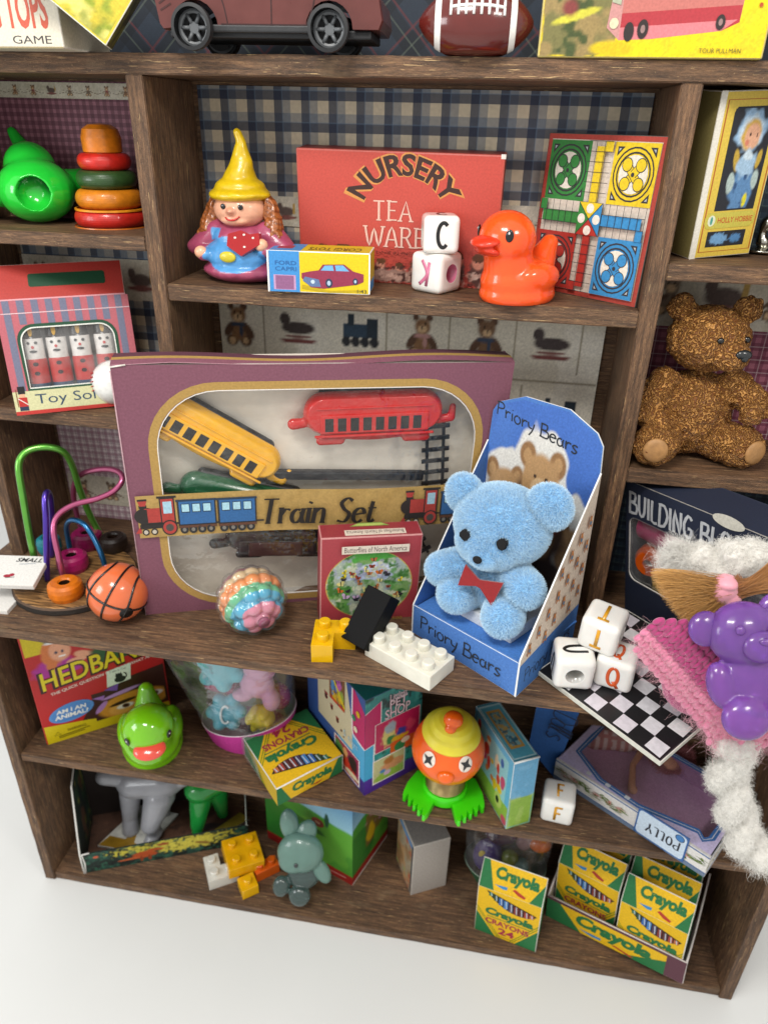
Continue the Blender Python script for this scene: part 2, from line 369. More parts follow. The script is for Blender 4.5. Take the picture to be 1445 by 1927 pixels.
def teddy(cv, x, y, r, a=1.0, fur='#a5764c', dark='#6d4427', scarf=None, seed=1):
    """r: half height in y units; a: aspect (x per y)"""
    e = lambda cx, cy, rx, ry, c, rot=0: cv.ell(x+cx*r*a, y+cy*r, rx*r*a, ry*r, c, rot, .35, .35)
    e(-.35, -.75, .33, .3, dark); e(.35, -.75, .33, .3, dark); e(0, -.35, .45, .5, fur); e(-.5, -.25, .2, .4, dark, -.4); e(.5, -.25, .2, .4, dark, .4)
    e(-.33, .85, .18, .2, dark); e(.33, .85, .18, .2, dark); e(0, .45, .42, .42, fur); e(0, .32, .22, .17, '#cfae86')
    if scarf: e(0, 0, .42, .12, scarf); e(.15, -.3, .1, .3, scarf)
    cv.ell(x, y+.37*r, .07*r*a, .05*r, '#1d120c'); cv.ell(x-.15*r*a, y+.55*r, .05*r*a, .05*r, '#1d120c'); cv.ell(x+.15*r*a, y+.55*r, .05*r*a, .05*r, '#1d120c')
    e(-.35, -.78, .17, .17, '#cfae86'); e(.35, -.78, .17, .17, '#cfae86')
def blob(elems, voxel=.05, smooth=4, bools=(), noisef=None):
    """union of ellipsoids ('e', centre, radii[, rotation matrix]) and tapered limbs ('c', p0, p1, r0, r1) as one continuous skin"""
    g = G()
    for e in elems:
        if e[0] == 'e': g.ell(e[1], e[2], R=e[3] if len(e) > 3 else None, seg=24, rows=14)
        elif e[0] == 'c':
            p, q, r0, r1 = Vector(e[1]), Vector(e[2]), e[3], e[4]; d = q-p; n = 14; L = d.length; pts = []; rr = []
            dn = d.normalized()
            for i in range(8): a = PI/2*i/8; pts.append(p-dn*r0*math.cos(a)); rr.append(max(r0*math.sin(a), .002))
            pts.append(p); rr.append(r0); pts.append(q); rr.append(r1)
            for i in range(1, 9): a = PI/2*i/8; pts.append(q+dn*r1*math.sin(a)); rr.append(max(r1*math.cos(a), .002))
            g.tube(pts, rr, seg=18)
    me = bpy.data.meshes.new('skin'); me.from_pydata([tuple(v) for v in g.v], [], g.f); o = mesh_obj('skin', me, [])
    md = o.modifiers.new('r', 'REMESH'); md.mode = 'VOXEL'; md.voxel_size = voxel
    for b in bools:
        bd = o.modifiers.new('b', 'BOOLEAN'); bd.operation = 'DIFFERENCE'; bd.object = b; bd.solver = 'EXACT'
    if smooth: sm = o.modifiers.new('s', 'SMOOTH'); sm.factor = .6; sm.iterations = smooth
    out = evaluated(o, 'skin'); scrap(o)
    for b in bools: scrap(b)
    out.polygons.foreach_set('use_smooth', [True]*len(out.polygons)); return out
def displace(me, fn, floor=0):
    q = [(v.co.copy(), v.normal.copy()) for v in me.vertices]; out = []
    for c, n in q:
        c = c+fn(c, n)
        if floor is not None and c.z < floor: c.z = floor
        out += c[:]
    me.vertices.foreach_set('co', out); me.update(); return me
def cutter(c, axis, r, L, seg=28):
    g = G(); d = Vector(axis).normalized(); c = Vector(c); g.tube([c-d*L/2, c+d*L/2], r, seg=seg)
    me = bpy.data.meshes.new('cut'); me.from_pydata([tuple(v) for v in g.v], [], g.f); return mesh_obj('cut', me, [])
def paint(me, fn):
    """vertex colours from position"""
    a = me.color_attributes.new('Col', 'FLOAT_COLOR', 'POINT'); buf = np.ones((len(me.vertices), 4), np.float32)
    for i, v in enumerate(me.vertices): buf[i, :3] = hexc(fn(v.co, v.normal))
    a.data.foreach_set('color', buf.ravel()); return me
def fur(name, src, parent, n, length, rad_, mat, jitter=.35, gravity=(0, 0, 0), seg=3, filt=None, M=None, curl=0):
    me = src; me.calc_loop_triangles(); nt_ = len(me.loop_triangles); co = np.zeros(len(me.vertices)*3); me.vertices.foreach_get('co', co); co = co.reshape(-1, 3)
    nn = np.zeros(len(me.vertices)*3); me.vertices.foreach_get('normal', nn); nn = nn.reshape(-1, 3)
    ti = np.zeros(nt_*3, np.int32); me.loop_triangles.foreach_get('vertices', ti); ti = ti.reshape(-1, 3)
    a, b, c = co[ti[:, 0]], co[ti[:, 1]], co[ti[:, 2]]; ar = np.linalg.norm(np.cross(b-a, c-a), axis=1); k = rng.choice(nt_, n, p=ar/ar.sum())
    r1 = np.sqrt(rng.random(n))[:, None]; r2 = rng.random(n)[:, None]
    p = (1-r1)*a[k]+r1*(1-r2)*b[k]+r1*r2*c[k]; q = (1-r1)*nn[ti[k, 0]]+r1*(1-r2)*nn[ti[k, 1]]+r1*r2*nn[ti[k, 2]]; q /= np.linalg.norm(q, axis=1)[:, None]+1e-9
    if filt is not None: m = filt(p); p, q = p[m], q[m]; n = len(p)
    d = q+rng.normal(0, jitter, (n, 3))+np.array(gravity); d /= np.linalg.norm(d, axis=1)[:, None]
    l = length*(rng.random(n)*.5+.6)[:, None]; pts = np.zeros((n, seg, 3))
    for i in range(seg):
        t = i/(seg-1); pts[:, i] = p-q*length*.05+d*l*t+(rng.normal(0, curl, (n, 3))*l*t if curl and i else 0)
    hc = bpy.data.hair_curves.new(name); hc.add_curves([seg]*n); hc.points.foreach_set('position', pts.astype(np.float32).ravel())
    rr = np.tile(np.linspace(1, .35, seg), n)*rad_
    ra = hc.attributes.get('radius') or hc.attributes.new('radius', 'FLOAT', 'POINT'); ra.data.foreach_set('value', rr.astype(np.float32))
    hc.materials.append(mat); o = bpy.data.objects.new(name, hc); link(o, parent)
    if M is not None: o.matrix_basis = M
    return o
def strands(name, parent, pts, rad_, mat):
    """pts: array (n, seg, 3)"""
    n, seg = pts.shape[:2]; hc = bpy.data.hair_curves.new(name); hc.add_curves([seg]*n); hc.points.foreach_set('position', pts.astype(np.float32).ravel())
    rr = np.tile(np.linspace(1, .5, seg), n)*rad_
    ra = hc.attributes.get('radius') or hc.attributes.new('radius', 'FLOAT', 'POINT'); ra.data.foreach_set('value', rr.astype(np.float32))
    hc.materials.append(mat); return link(bpy.data.objects.new(name, hc), parent)
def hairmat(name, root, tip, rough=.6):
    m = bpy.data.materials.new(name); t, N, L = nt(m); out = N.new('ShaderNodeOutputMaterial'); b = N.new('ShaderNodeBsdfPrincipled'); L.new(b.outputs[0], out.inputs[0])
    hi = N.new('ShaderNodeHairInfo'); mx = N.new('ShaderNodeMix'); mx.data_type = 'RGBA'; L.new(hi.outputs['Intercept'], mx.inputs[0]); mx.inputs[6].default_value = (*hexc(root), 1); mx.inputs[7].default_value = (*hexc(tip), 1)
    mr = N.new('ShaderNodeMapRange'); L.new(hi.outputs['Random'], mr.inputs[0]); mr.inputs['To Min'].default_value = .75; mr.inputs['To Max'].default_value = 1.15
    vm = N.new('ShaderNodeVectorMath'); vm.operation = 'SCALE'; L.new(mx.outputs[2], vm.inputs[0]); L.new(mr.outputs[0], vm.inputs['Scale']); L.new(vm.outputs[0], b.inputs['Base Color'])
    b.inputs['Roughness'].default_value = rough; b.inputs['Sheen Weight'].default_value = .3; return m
def FR(w, h, g, **k): return Art(g, (0, 0, 0), (1, 0, 0), (0, 0, 1), w, h, **k)
def RIGHT(w, d, h, g, **k): return Art(g, (w, 0, 0), (0, 1, 0), (0, 0, 1), d, h, **k)
def LEFT(d, h, g, **k): return Art(g, (0, d, 0), (0, -1, 0), (0, 0, 1), d, h, **k)
def TOP(w, d, h, g, **k): return Art(g, (0, 0, h), (1, 0, 0), (0, 1, 0), w, d, **k)
# ---------------------------------------------------------------- a small pen alphabet for hand lettering: strokes in a 0..1 box (x advance given)
def arc(cx, cy, rx, ry, a0, a1, n=9): return [(cx+rx*math.cos(rad(a0+(a1-a0)*i/(n-1))), cy+ry*math.sin(rad(a0+(a1-a0)*i/(n-1)))) for i in range(n)]
PEN = {
 'P': (.55, [[(.08, 0), (.1, 1)], [(.02, .93), (.3, 1), (.48, .85), (.42, .6), (.1, .5)]]),
 'r': (.4, [[(.06, .6), (.09, 0)], [(.09, .35), (.2, .55), (.36, .52)]]),
 'i': (.2, [[(.08, .58), (.1, 0)], [(.08, .78), (.1, .86)]]),
 'o': (.48, [arc(.23, .29, .19, .29, 80, 430, 13)]),
 'y': (.46, [[(.04, .58), (.1, .25), (.3, .2)], [(.42, .6), (.34, .1), (.15, -.35)]]),
 'B': (.58, [[(.08, 0), (.08, 1)], [(.03, .95), (.4, .95), (.38, .6), (.1, .53)], [(.1, .53), (.5, .45), (.48, .05), (.02, .02)]]),
 'e': (.46, [[(.06, .32), (.38, .36)]+arc(.23, .29, .18, .29, 15, 320, 10)]),
 'a': (.48, [arc(.2, .27, .16, .27, 60, 400, 12), [(.38, .56), (.36, .2), (.44, 0)]]),
 's': (.4, [[(.34, .52), (.18, .58), (.06, .45), (.18, .3), (.32, .17), (.2, 0), (.02, .06)]]),
 ' ': (.32, []),
 'D': (.6, [[(.1, 1), (.07, 0)], [(.02, .95), (.35, .98), (.55, .55), (.35, .05), (0, 0)]]),
 'l': (.26, [[(.02, .1), (.2, .75), (.14, 1), (.04, .7), (.08, .05), (.22, .05)]]),
 "'": (.15, [[(.06, 1), (.03, .8)]]),
 # brush capitals
 'U': (.56, [[(.08, 1), (.09, .3), (.25, .02), (.42, .25), (.45, 1)]]), 'I': (.24, [[(.1, 1), (.11, 0)]]), 'L': (.46, [[(.09, 1), (.08, .05), (.4, .03)]]),
 'N': (.58, [[(.08, 0), (.1, 1), (.44, .02), (.46, 1)]]), 'G': (.6, [[(.48, .85), (.28, 1), (.07, .6), (.15, .1), (.42, .08), (.48, .42), (.28, .44)]]),
 'O': (.6, [arc(.27, .5, .21, .48, 90, 450, 15)]), 'C': (.54, [arc(.3, .5, .23, .48, 50, 310, 11)]), 'K': (.56, [[(.09, 1), (.09, 0)], [(.45, 1), (.12, .5), (.48, 0)]]),
 'S': (.5, [[(.42, .88), (.24, 1), (.07, .8), (.2, .55), (.4, .35), (.3, .03), (.04, .08)]]),
 'T': (.56, [[(.02, .97), (.5, .97)], [(.26, .97), (.26, 0)]]), 'E': (.52, [[(.1, 1), (.1, 0)], [(.1, .97), (.45, .97)], [(.1, .52), (.38, .52)], [(.1, .03), (.45, .03)]]),
 'A': (.6, [[(.03, 0), (.28, 1), (.52, 0)], [(.13, .36), (.43, .36)]]), 'W': (.85, [[(.02, 1), (.2, 0), (.4, .9), (.6, 0), (.78, 1)]]), 'R': (.58, [[(.09, 0), (.09, 1)], [(.09, .97), (.35, .97), (.44, .76), (.33, .52), (.1, .5)], [(.28, .5), (.5, 0)]]),
 'Y': (.56, [[(.02, 1), (.26, .5), (.5, 1)], [(.26, .5), (.26, 0)]]), 'F': (.5, [[(.1, 0), (.1, 1)], [(.1, .97), (.46, .97)], [(.1, .52), (.38, .52)]]), 'Q': (.62, [arc(.27, .5, .21, .48, 90, 450, 15), [(.3, .25), (.52, -.08)]]),
 't': (.34, [[(.14, .85), (.13, .12), (.22, .01), (.31, .1)], [(.02, .58), (.3, .58)]]), 'n': (.5, [[(.08, .58), (.08, 0)], [(.08, .42), (.22, .58), (.36, .5), (.38, 0)]]),
}
def pen(A, s, x0, y0, size, wide, w, col, shear=0, fn=None, w2=None, curve=4, serif=0, adv=1.0):
    """x0,y0 start; size cap height in A units; wide: letter width unit"""
    x = x0
    for ch in s:
        wd, st = PEN[ch]
        for k, q in enumerate(st):
            pts = [(x+px*wide+shear*py*wide, y0+py*size) for px, py in q]
            if fn: pts = [fn(*p) for p in pts]
            A.line(pts, w, col, w2=w2, curve=curve if len(q) > 2 else 0)
            if serif:
                for e in (0, -1):
                    px, py = q[e]; p2 = q[1] if e == 0 else q[-2]
                    if abs(p2[0]-px) < abs(p2[1]-py) and (py < .03 or py > .93 or abs(py-.58) < .03):
                        sx = x+px*wide+shear*py*wide; sy = y0+py*size; A.line([(sx-serif, sy), (sx+serif, sy)], w2 or w*.4, col)
        x += wd*wide*adv
    return x
# ================================================================ THE SETTING
def struct(o): o['kind'] = 'structure'; return o
m = pmat('white_table', '#dedfdd', .38, bump=(3, .03), var=(.25, .02), rvar=.05)
g = G(); g.add([(-60, -40, ZG), (70, -40, ZG), (70, 30, ZG), (-60, 30, ZG)], [(0, 1, 2, 3)]); struct(g.build('table_surface', m))
g = G(); g.add([(-60, 24, ZG-1), (70, 24, ZG-1), (70, 24, 45), (-60, 24, 45)], [(0, 1, 2, 3)]); struct(g.build('backdrop', pmat('backdrop_white', '#d9dbdc', .8, bump=None, var=(.1, .02))))
WX, WY, WZ = wood('dark_stained_wood_grain_across', 0), wood('dark_stained_wood_grain_deep', 1), wood('dark_stained_wood_grain_upright', 2)
su = thing('shelf_unit', 'dark brown stained wooden toy shelf unit with many cubbies holding all the toys', 'shelf unit', (4.8, -.3, ZG))
O = Matrix.Translation((-4.8, .3, -ZG))
def board(name, x0, y0, z0, x1, y1, z1, m, b=.022):
    g = G(); bm = bmesh.new(); bmesh.ops.create_cube(bm, size=1)
    for v in bm.verts: v.co = Vector((x0+(v.co.x+.5)*(x1-x0), y0+(v.co.y+.5)*(y1-y0), z0+(v.co.z+.5)*(z1-z0)))
    L = max(x1-x0, y1-y0, z1-z0); ax = [x1-x0, y1-y0, z1-z0].index(L)
    cuts = [e for e in bm.edges if abs((e.verts[0].co-e.verts[1].co)[ax]) > L*.9]
    bmesh.ops.subdivide_edges(bm, edges=cuts, cuts=int(L/.45), use_grid_fill=True)
    bmesh.ops.bevel(bm, geom=[e for e in bm.edges if e.calc_face_angle(0) > 1], offset=b, segments=2, affect='EDGES')
    for v in bm.verts:
        n = noise.noise_vector(v.co*1.7)*.012+noise.noise_vector(v.co*6)*.005; v.co += n
    me = bpy.data.meshes.new(name); bm.to_mesh(me); bm.free(); o = mesh_obj(name, me, m, su); o.matrix_basis = O; return o
E_ = .003
XL, XR = -5.111, 15.15; XT = 10.0
board('counter_top', -5.83, CF_Y, -.30, 15.9, D+.1, 0, WX)
board('shelf_board', XL-T, -.01, ZA-.352, XR+T, D, ZA, WX)
for x in (XL-T, -T, XT, XR): board('divider' if x in (-T, XT) else 'side_panel', x, 0, .0+E_, x+T, D, ZA-.352-E_, WZ)
board('shelf_board', E_, .012, ZS-.345, XT-E_, D, ZS, WX)
board('shelf_board', XL+E_, .006, ZL1-.29, -T-E_, D, ZL1, WX); board('shelf_board', XL+E_, .012, ZL2-.345, -T-E_, D, ZL2, WX)
board('shelf_board', XT+T+E_, .008, ZR1-.325, XR-E_, D, ZR1, WX); board('shelf_board', XT+T+E_, .004, ZR2-.36, XR-E_, D, ZR2, WX)
XB0, XB1 = -6.3046, 16.0746
board('side_panel', XB0, -1.27, ZG, XB0+T, D, -.30-E_, WZ); board('side_panel', XB1-T, -1.27, ZG, XB1, D, -.30-E_, WZ)
board('shelf_board', XB0+T+E_, -1.213, ZM-.31, XB1-T-E_, D, ZM, WX)
board('bottom_board', XB0+T+E_, -1.216, ZB-.33, XB1-T-E_, D, ZB, WX)
board('back_panel', XB0, D+.012, ZG, XB1, D+.16, -.31, WX); board('back_panel', XL-T, D+.012, .0+E_, XR+T, D+.16, ZA+4.5, WX)
board('side_panel', XL-T, .0, ZA+.004, XL, D, ZA+4, WZ); board('side_panel', XR, .0, ZA+.004, XR+T, D, ZA+4, WZ)
# wallpaper sheets glued on the back panel
def sheet(x0, z0, x1, z1, m, y=D-.004, col='#ffffff'):
    g = G(); g.box(x0, y-.012, z0, x1, y, z1, col, b=0); o = g.build('wallpaper', m, su, O); return o
NAVY = plaid('navy_check_paper', '#d0c2a8', [(.62, .60, 0, '#3a5a78', .50), (.62, .3, .0, '#0b1838', .66), (.62, .05, .72, '#5d7690', .35)])
NAVYS = plaid('navy_small_plaid_paper', '#26384a', [(.26, .12, 0, '#8fb0a8', .3), (.26, .5, .4, '#101a2a', .6)])
TART = plaid('navy_tartan_paper', '#232e3c', [(.9, .42, 0, '#0c121b', .6), (.9, .05, .55, '#5f2c30', .6), (.9, .04, .8, '#6a7568', .3)], rot=.75)
PURP = plaid('purple_gingham_paper', '#93606f', [(.17, .55, 0, '#481a2c', .55)])
WINE = plaid('wine_check_paper', '#9c5a6c', [(.3, .6, 0, '#5a1030', .6), (.3, .08, .75, '#e4d2d4', .3)])
MAUVE = plaid('mauve_check_paper', '#d8cacb', [(.21, .45, 0, '#8c5a70', .55), (.21, .08, .2, '#4d2339', .5)])
def sheet_art(x0, z0, x1, z1, cv, bg=None, y=D-.03):
    g = G(); g.box(x0, y-.008, z0, x1, y, z1, '#cfc6b4', b=0); A = Art(g, (x0, y-.008, z0), (1, 0, 0), (0, 0, 1), x1-x0, z1-z0); A.image(cv, 0, 0, 1, 1); return g.build('wallpaper_border', MATTE, su, O)
def nursery_strip(w, h, n, seed=3):
    cv = Cv(int(n*26), 26, '#c9c2b2'); cv.patch(3, .5, '#b8b09c', amt=.6); r = random.Random(seed); a = h/w
    for i in range(n):
        x = (i+.5)/n; k = r.randrange(3)
        if k < 2: teddy(cv, x, .5, .32, a, r.choice(['#8f6a4c', '#7d6a58', '#9c7a5e']), '#5c4534', scarf='#8f4b4b' if r.random() < .4 else None)
        else:
            cv.ell(x, .5, .3*a, .16, '#5a4a44', soft=.3); cv.ell(x-.22*a, .66, .1*a, .14, '#5a4a44'); cv.ell(x, .3, .38*a, .07, '#7c4b45'); cv.ell(x+.3*a, .6, .05*a, .2, '#b08f4a')
    cv.grain(.15); return cv
sheet(.1, ZS+.005, 9.93, 11.42, NAVY); sheet_art(.18, 8.55, 9.9, 9.2, nursery_strip(9.7, .65, 13))
sheet(XL+.1, ZL1, -T-.1, 11.45, PURP); sheet_art(XL+.1, 11.1, -T-.1, 11.42, nursery_strip(4.5, .32, 10, 8))
sheet(XL+.1, ZL2, -T-.1, 8.2, NAVY); sheet_art(XL+.1, 6.6, -T-.1, 7.6, nursery_strip(4.5, 1, 5, 9))
sheet(XL+.1, .01, -T-.1, 3.98, MAUVE); sheet_art(XL+.15, .48, -T-.12, 1.4, nursery_strip(4.5, .92, 5, 4))
sheet(XT+T+.05, ZR1, XR-.05, 11.45, NAVYS); sheet(XT+T+.05, .01, XR-.05, 3.79, NAVYS)
sheet(XT+T+.05, ZR2, XR-.05, 8.15, WINE); sheet_art(XT+T+.05, 6.75, XR-.05, 8.16, nursery_strip(4.6, 1.4, 4, 12))
sheet(XL, ZA, XR, ZA+4.4, TART)
# cream paper with rows of toys behind the train box
cv = Cv(240, 150, '#e0dacb'); cv.patch(3, .45, '#ccc5b2', amt=.5); cv.patch(7, .6, '#ece8dc', amt=.6); r = random.Random(4); a = 6.85/9.75
for j in range(4):
    for i in range(6):
        x = .05+i*.165+(.0 if j % 2 else .03); y = .12+j*.245; k = (i*5+j*3) % 4
        cv.rect(x+.07, y-.1, x+.073, y+.1, '#9b927d')
        if k in (0, 1): teddy(cv, x, y, .075, a, ['#8a6646', '#76583f', '#9b7c63'][i % 3], '#5b4030', scarf='#b98c88' if i % 2 else '#39445a')
        elif k == 2:
            cv.ell(x, y, .045, .022, '#453b3a'); cv.ell(x-.035, y+.03, .014, .022, '#453b3a'); cv.ell(x, y-.045, .05, .009, '#7d4442'); cv.ell(x, y-.03, .035, .006, '#7d4442')
        else:
            cv.rect(x-.045, y-.02, x+.03, y+.025, '#31465a'); cv.rect(x+.02, y-.02, x+.05, y+.05, '#26333f'); cv.rect(x-.03, y+.02, x-.015, y+.06, '#26333f')
            for q in range(4): cv.ell(x-.035+q*.025, y-.035, .012, .018, '#2a2c30')
    cv.rect(0, .115+j*.245+.118, 1, .115+j*.245+.123, '#9b927d')
cv.grain(.12); sheet_art(.2, .02, 9.72, ZS-.36, cv)
# ---------------------------------------------------------------- light: soft ceiling panels of the room, as the highlights show
w = bpy.data.worlds.new('World'); SC.world = w; w.use_nodes = True; bg = w.node_tree.nodes['Background']; bg.inputs[0].default_value = (1.0, .985, .96, 1); bg.inputs[1].default_value = .88
def lamp(name, loc, to, sx, sy, power, col):
    d = bpy.data.lights.new(name, 'AREA'); d.shape = 'RECTANGLE'; d.size = sx; d.size_y = sy; d.energy = power; d.color = col
    o = bpy.data.objects.new(name, d); COL.objects.link(o); o.location = loc; o.rotation_euler = (Vector(to)-Vector(loc)).to_track_quat('-Z', 'Y').to_euler(); return o
lamp('ceiling_lamp', (1, -17, 27), (5, -1, 0), 9, 5, 5500, (1, .97, .92))
lamp('window_lamp', (-22, -20, 14), (4, 0, 1), 12, 12, 4100, (.95, .98, 1))
lamp('room_lamp', (20, -16, 22), (7, 0, 0), 5, 3, 1800, (1, .95, .88))
SC.view_settings.view_transform = 'Standard'; SC.view_settings.look = 'None'; SC.view_settings.exposure = 0
SC.cycles.max_bounces = 8; SC.cycles.transparent_max_bounces = 16; SC.cycles.use_denoising = True; SC.cycles.caustics_refractive = False; SC.cycles.caustics_reflective = False
# ================================================================ TOP SHELF
Y_ = lambda s: s
# spinning tops game box (only its right end is in view)
t = thing('game_box', 'white game box with orange TOPS lettering lying flat on the top shelf', 'box', mat=pose(*at(121, 91, z=ZA), -3) @ Matrix.Translation((-3.2, 0, 0)))
g = G(); g.box(0, 0, 0, 3.2, 1.6, 1.15, '#cbc2ae', b=.03, edge='#ddd6c8'); A = FR(3.2, 1.15, g)
A.text('SPINNING TOPS', .12, .26, .93, .80, '#b8431e', bold=.03); A.text('GAME', .68, .06, .93, .17, '#2b2420'); A.text('MAGIC', .62, .87, .9, .97, '#3b322a')
A.rect(0, 0, 1, .02, '#8b7b50'); g.build('carton', PAPER, t)
# yellow and green box leaning on it
t = thing('game_box', 'yellow and green box tipped on its corner beside the white box on the top shelf', 'box', mat=pose(*at(296, 96, z=ZA), -24, -4, 0) @ Matrix.Translation((-1.05, .05, 0)) @ Matrix.Rotation(rad(-38), 4, 'Y'))
g = G(); g.box(-1.5, 0, 0, 0, 1.5, 1.0, '#4a4a1e', b=.02, edge='#d8d6cc', faces={'-y': '#3c3b1c', '-x': '#c9b93c', 'z': '#cdbb46'}); g.build('carton', PAPER, t); scrap_ = None
bpy.data.objects.remove(t.children[0]); bpy.data.objects.remove(t)
Pc = at(194, 80, y=-1.05)
t = thing('game_box', 'yellow and green box tipped on its corner beside the white box on the top shelf', 'box', mat=Matrix.Translation((Pc.x, Pc.y+.1, ZA+.03)) @ Matrix.Rotation(rad(22), 4, 'Z') @ Matrix.Rotation(rad(38), 4, 'Y'))
g = G(); g.box(-1.9, 0, 0, 0, 1.0, 1.5, '#55551f', b=.02, edge='#dcdacb', faces={'-y': '#cdb93a', 'x': '#4a481d'}); A = Art(g, (-1.9, 0, 0), (1, 0, 0), (0, 0, 1), 1.9, 1.5)
cv = Cv(40, 34, '#cbb63a'); cv.patch(4, .5, '#8f9a2f'); cv.patch(6, .55, '#d8ce6d'); cv.patch(3, .62, '#6d7a2a'); cv.ell(.5, .7, .25, .1, '#c8452a', soft=.2); cv.grain(); A.image(cv, .03, .03, .97, .97)
A = Art(g, (0, 0, 0), (0, 1, 0), (0, 0, 1), 1.0, 1.5); cv = Cv(20, 30, '#4a481d'); cv.patch(4, .5, '#6f6c2a'); cv.patch(5, .6, '#2b2c14'); A.image(cv, .05, .05, .95, .95); g.build('carton', PAPER, t)
# toy car
a, b = at(372, 97, z=ZA), at(622, 101, z=ZA); yaw = math.degrees(math.atan2(b.y-a.y, b.x-a.x)); WB = (b-a).length
t = thing('toy_car', 'brown plastic toy car with grey six-hole wheels on the top shelf', 'toy car', mat=pose(a.x, a.y, ZA, yaw))
BR = pmat('brown_car_plastic', '#5a2c28', .3, coat=.3, var=(3, .1), bump=(4, .1), rvar=.08)
g = G(); pr = [(-.66, .42), (-.72, .8), (-.66, 1.02), (-.3, 1.12), (.35, 1.62), (1.75, 1.66), (2.6, 1.15), (3.2, 1.0), (3.36, .8), (3.42, .5), (3.36, .36)]
def archpts(cx): return [(cx+.43*math.cos(rad(180-i*18+180*0)), .36+.43*math.sin(rad(i*18))) for i in range(0, 11)][::-1]
low = archpts(WB)+archpts(0)  # right arch then left arch
bodyp = [(-.6, .34)]+pr[:-1]+[(3.36, .36)]+[p for p in low]
# widths narrow towards roof: stack slices
bm = bmesh.new(); lay = []
for yy, ins in ((0, .10), (.06, .02), (.12, 0), (1.48, 0), (1.54, .02), (1.6, .10)):
    ring = []
    for x, z in bodyp:
        k = max(0, (z-.95)/.7); yv = yy+(.8-yy)*.28*k; cx_, cz_ = 1.35, .8
        ring.append(bm.verts.new((x+(cx_-x)*ins*.12, yv-.05, z+(cz_-z)*ins*.12)))
    lay.append(ring)
for i in range(len(lay)-1):
    for k in range(len(bodyp)): bm.faces.new((lay[i][k], lay[i][(k+1) % len(bodyp)], lay[i+1][(k+1) % len(bodyp)], lay[i+1][k]))
for ring, fl in ((lay[0], 0), (lay[-1], 1)):
    tr = geometry.tessellate_polygon([[Vector((x, z, 0)) for x, z in bodyp]])
    for q in tr:
        try: bm.faces.new([ring[i] for i in (q if fl else q[::-1])])
        except ValueError: pass
bmesh.ops.recalc_face_normals(bm, faces=bm.faces); me = bpy.data.meshes.new('body'); bm.to_mesh(me); bm.free(); body = mesh_obj('body', me, BR, t)
g = G(); A = Art(g, (0, -.052, 0), (1, 0, 0), (0, 0, 1), 1, 1)
for pts in ([(.62, .42), (.55, .75), (.38, 1.15)], [(1.42, .42), (1.44, 1.18)], [(.5, .42), (2.05, .42)], [(2.05, .42), (2.2, .8), (2.1, 1.16)]): A.line(pts, .022, '#2c0f0e', curve=4 if len(pts) > 2 else 0)
A.line([(-.6, .62), (-.4, .72)], .03, '#3a1512'); A.line([(-.62, .72), (-.45, .82)], .03, '#3a1512'); g.build('door_line', BR if False else PAPER, t)
g = G(); g.box(.3, -.06, .3, 2.2, 1.5, .42, '#2b2c2e', b=.03); g.box(-.5, .05, .22, 3.2, 1.4, .36, '#1d1e20', b=.03); g.build('chassis', pmat('dark_grey_plastic', None, .5), t)
g = G(); A = Art(g, (0, -.05, 0), (1, 0, 0), (0, .28, .96), 1, 1); 
for xs in ((.55, 1.2), (1.3, 2.0)): A.poly([(xs[0], 1.2), (xs[1], 1.2), (xs[1]-.05, 1.5), (xs[0]+.15, 1.5)], '#1b1d20')
g.build('window', pmat('dark_window', None, .1), t)
GR = pmat('grey_wheel_plastic', '#5d6063', .38, var=(6, .12)); TY = pmat('black_tyre', '#232426', .6)
for wx in (0, WB):
    for wy, s in ((-.06, 1), (1.5, -1)):
        wt = G(); wt.lathe([(.25, 0), (.345, -.02*s), (.36, .05*s), (.36, .2*s), (.3, .22*s)], 32, (wx, wy, .36), 'y'); wt.lathe([(.0, .0), (.25, 0)], 32, (wx, wy+.1*s, .36), 'y')
        # axis y helper maps height to -y
        wo = wt.build('wheel', TY, t)
        r_ = G()
        r_.lathe([(.22, .02*s), (.255, .03*s), (.29, .02*s), (.29, -.03*s), (.22, -.03*s)], 36, (wx, wy, .36), 'y'); r_.lathe([(0, .02*s), (.09, .02*s), (.1, -.04*s)], 20, (wx, wy, .36), 'y')
        for k in range(6):
            q = 2*PI*k/6; c_, s_ = math.cos(q), math.sin(q); r_.tube([(wx+.08*c_, wy, .36+.08*s_), (wx+.24*c_, wy, .36+.24*s_)], .035, seg=8)
        r_.build('rim', GR, wo)
# football
p = at(890, 103, z=ZA); t = thing('toy_football', 'small brown american football with white stripes and laces on the top shelf', 'ball', mat=pose(p.x-.02, p.y+.5, ZA+.5, 4, -8))
FB = pmat('football_brown', '#5b1d18', .2, coat=.6, var=(4, .06), bump=(50, .04))
def prof(x): return .58*(max(0, 1-(abs(x)/1.02)**2.1))**.72
g = G(); N_ = 48; g.lathe([(prof(-1+2*i/N_)+1e-4, -1+2*i/N_) for i in range(N_+1)], 48, axis='x', col='#5b1d18')
for i, v in enumerate(g.v):
    if v[2] < -.47: g.v[i] = (v[0], v[1], -.47-(abs(v[2])-.47)*.2)
g.build('ball', FB, t)
WH = pmat('white_paint', '#e8e6e1', .3, coat=.3, var=(20, .06))
for sx in (-.66, .64):
    g = G(); g.lathe([(prof(sx-.05)+.002, sx-.055), (prof(sx-.04)+.012, sx-.045), (prof(sx+.04)+.012, sx+.045), (prof(sx+.05)+.002, sx+.055)], 48, axis='x'); g.build('stripe', WH, t)
def onball(x, a, lift=.006): r_ = prof(x)+lift; return (x, -r_*math.cos(a), r_*math.sin(a))
g = G(); g.tube([onball(-.42+i*.9/12, rad(14)) for i in range(13)], .026, seg=8)
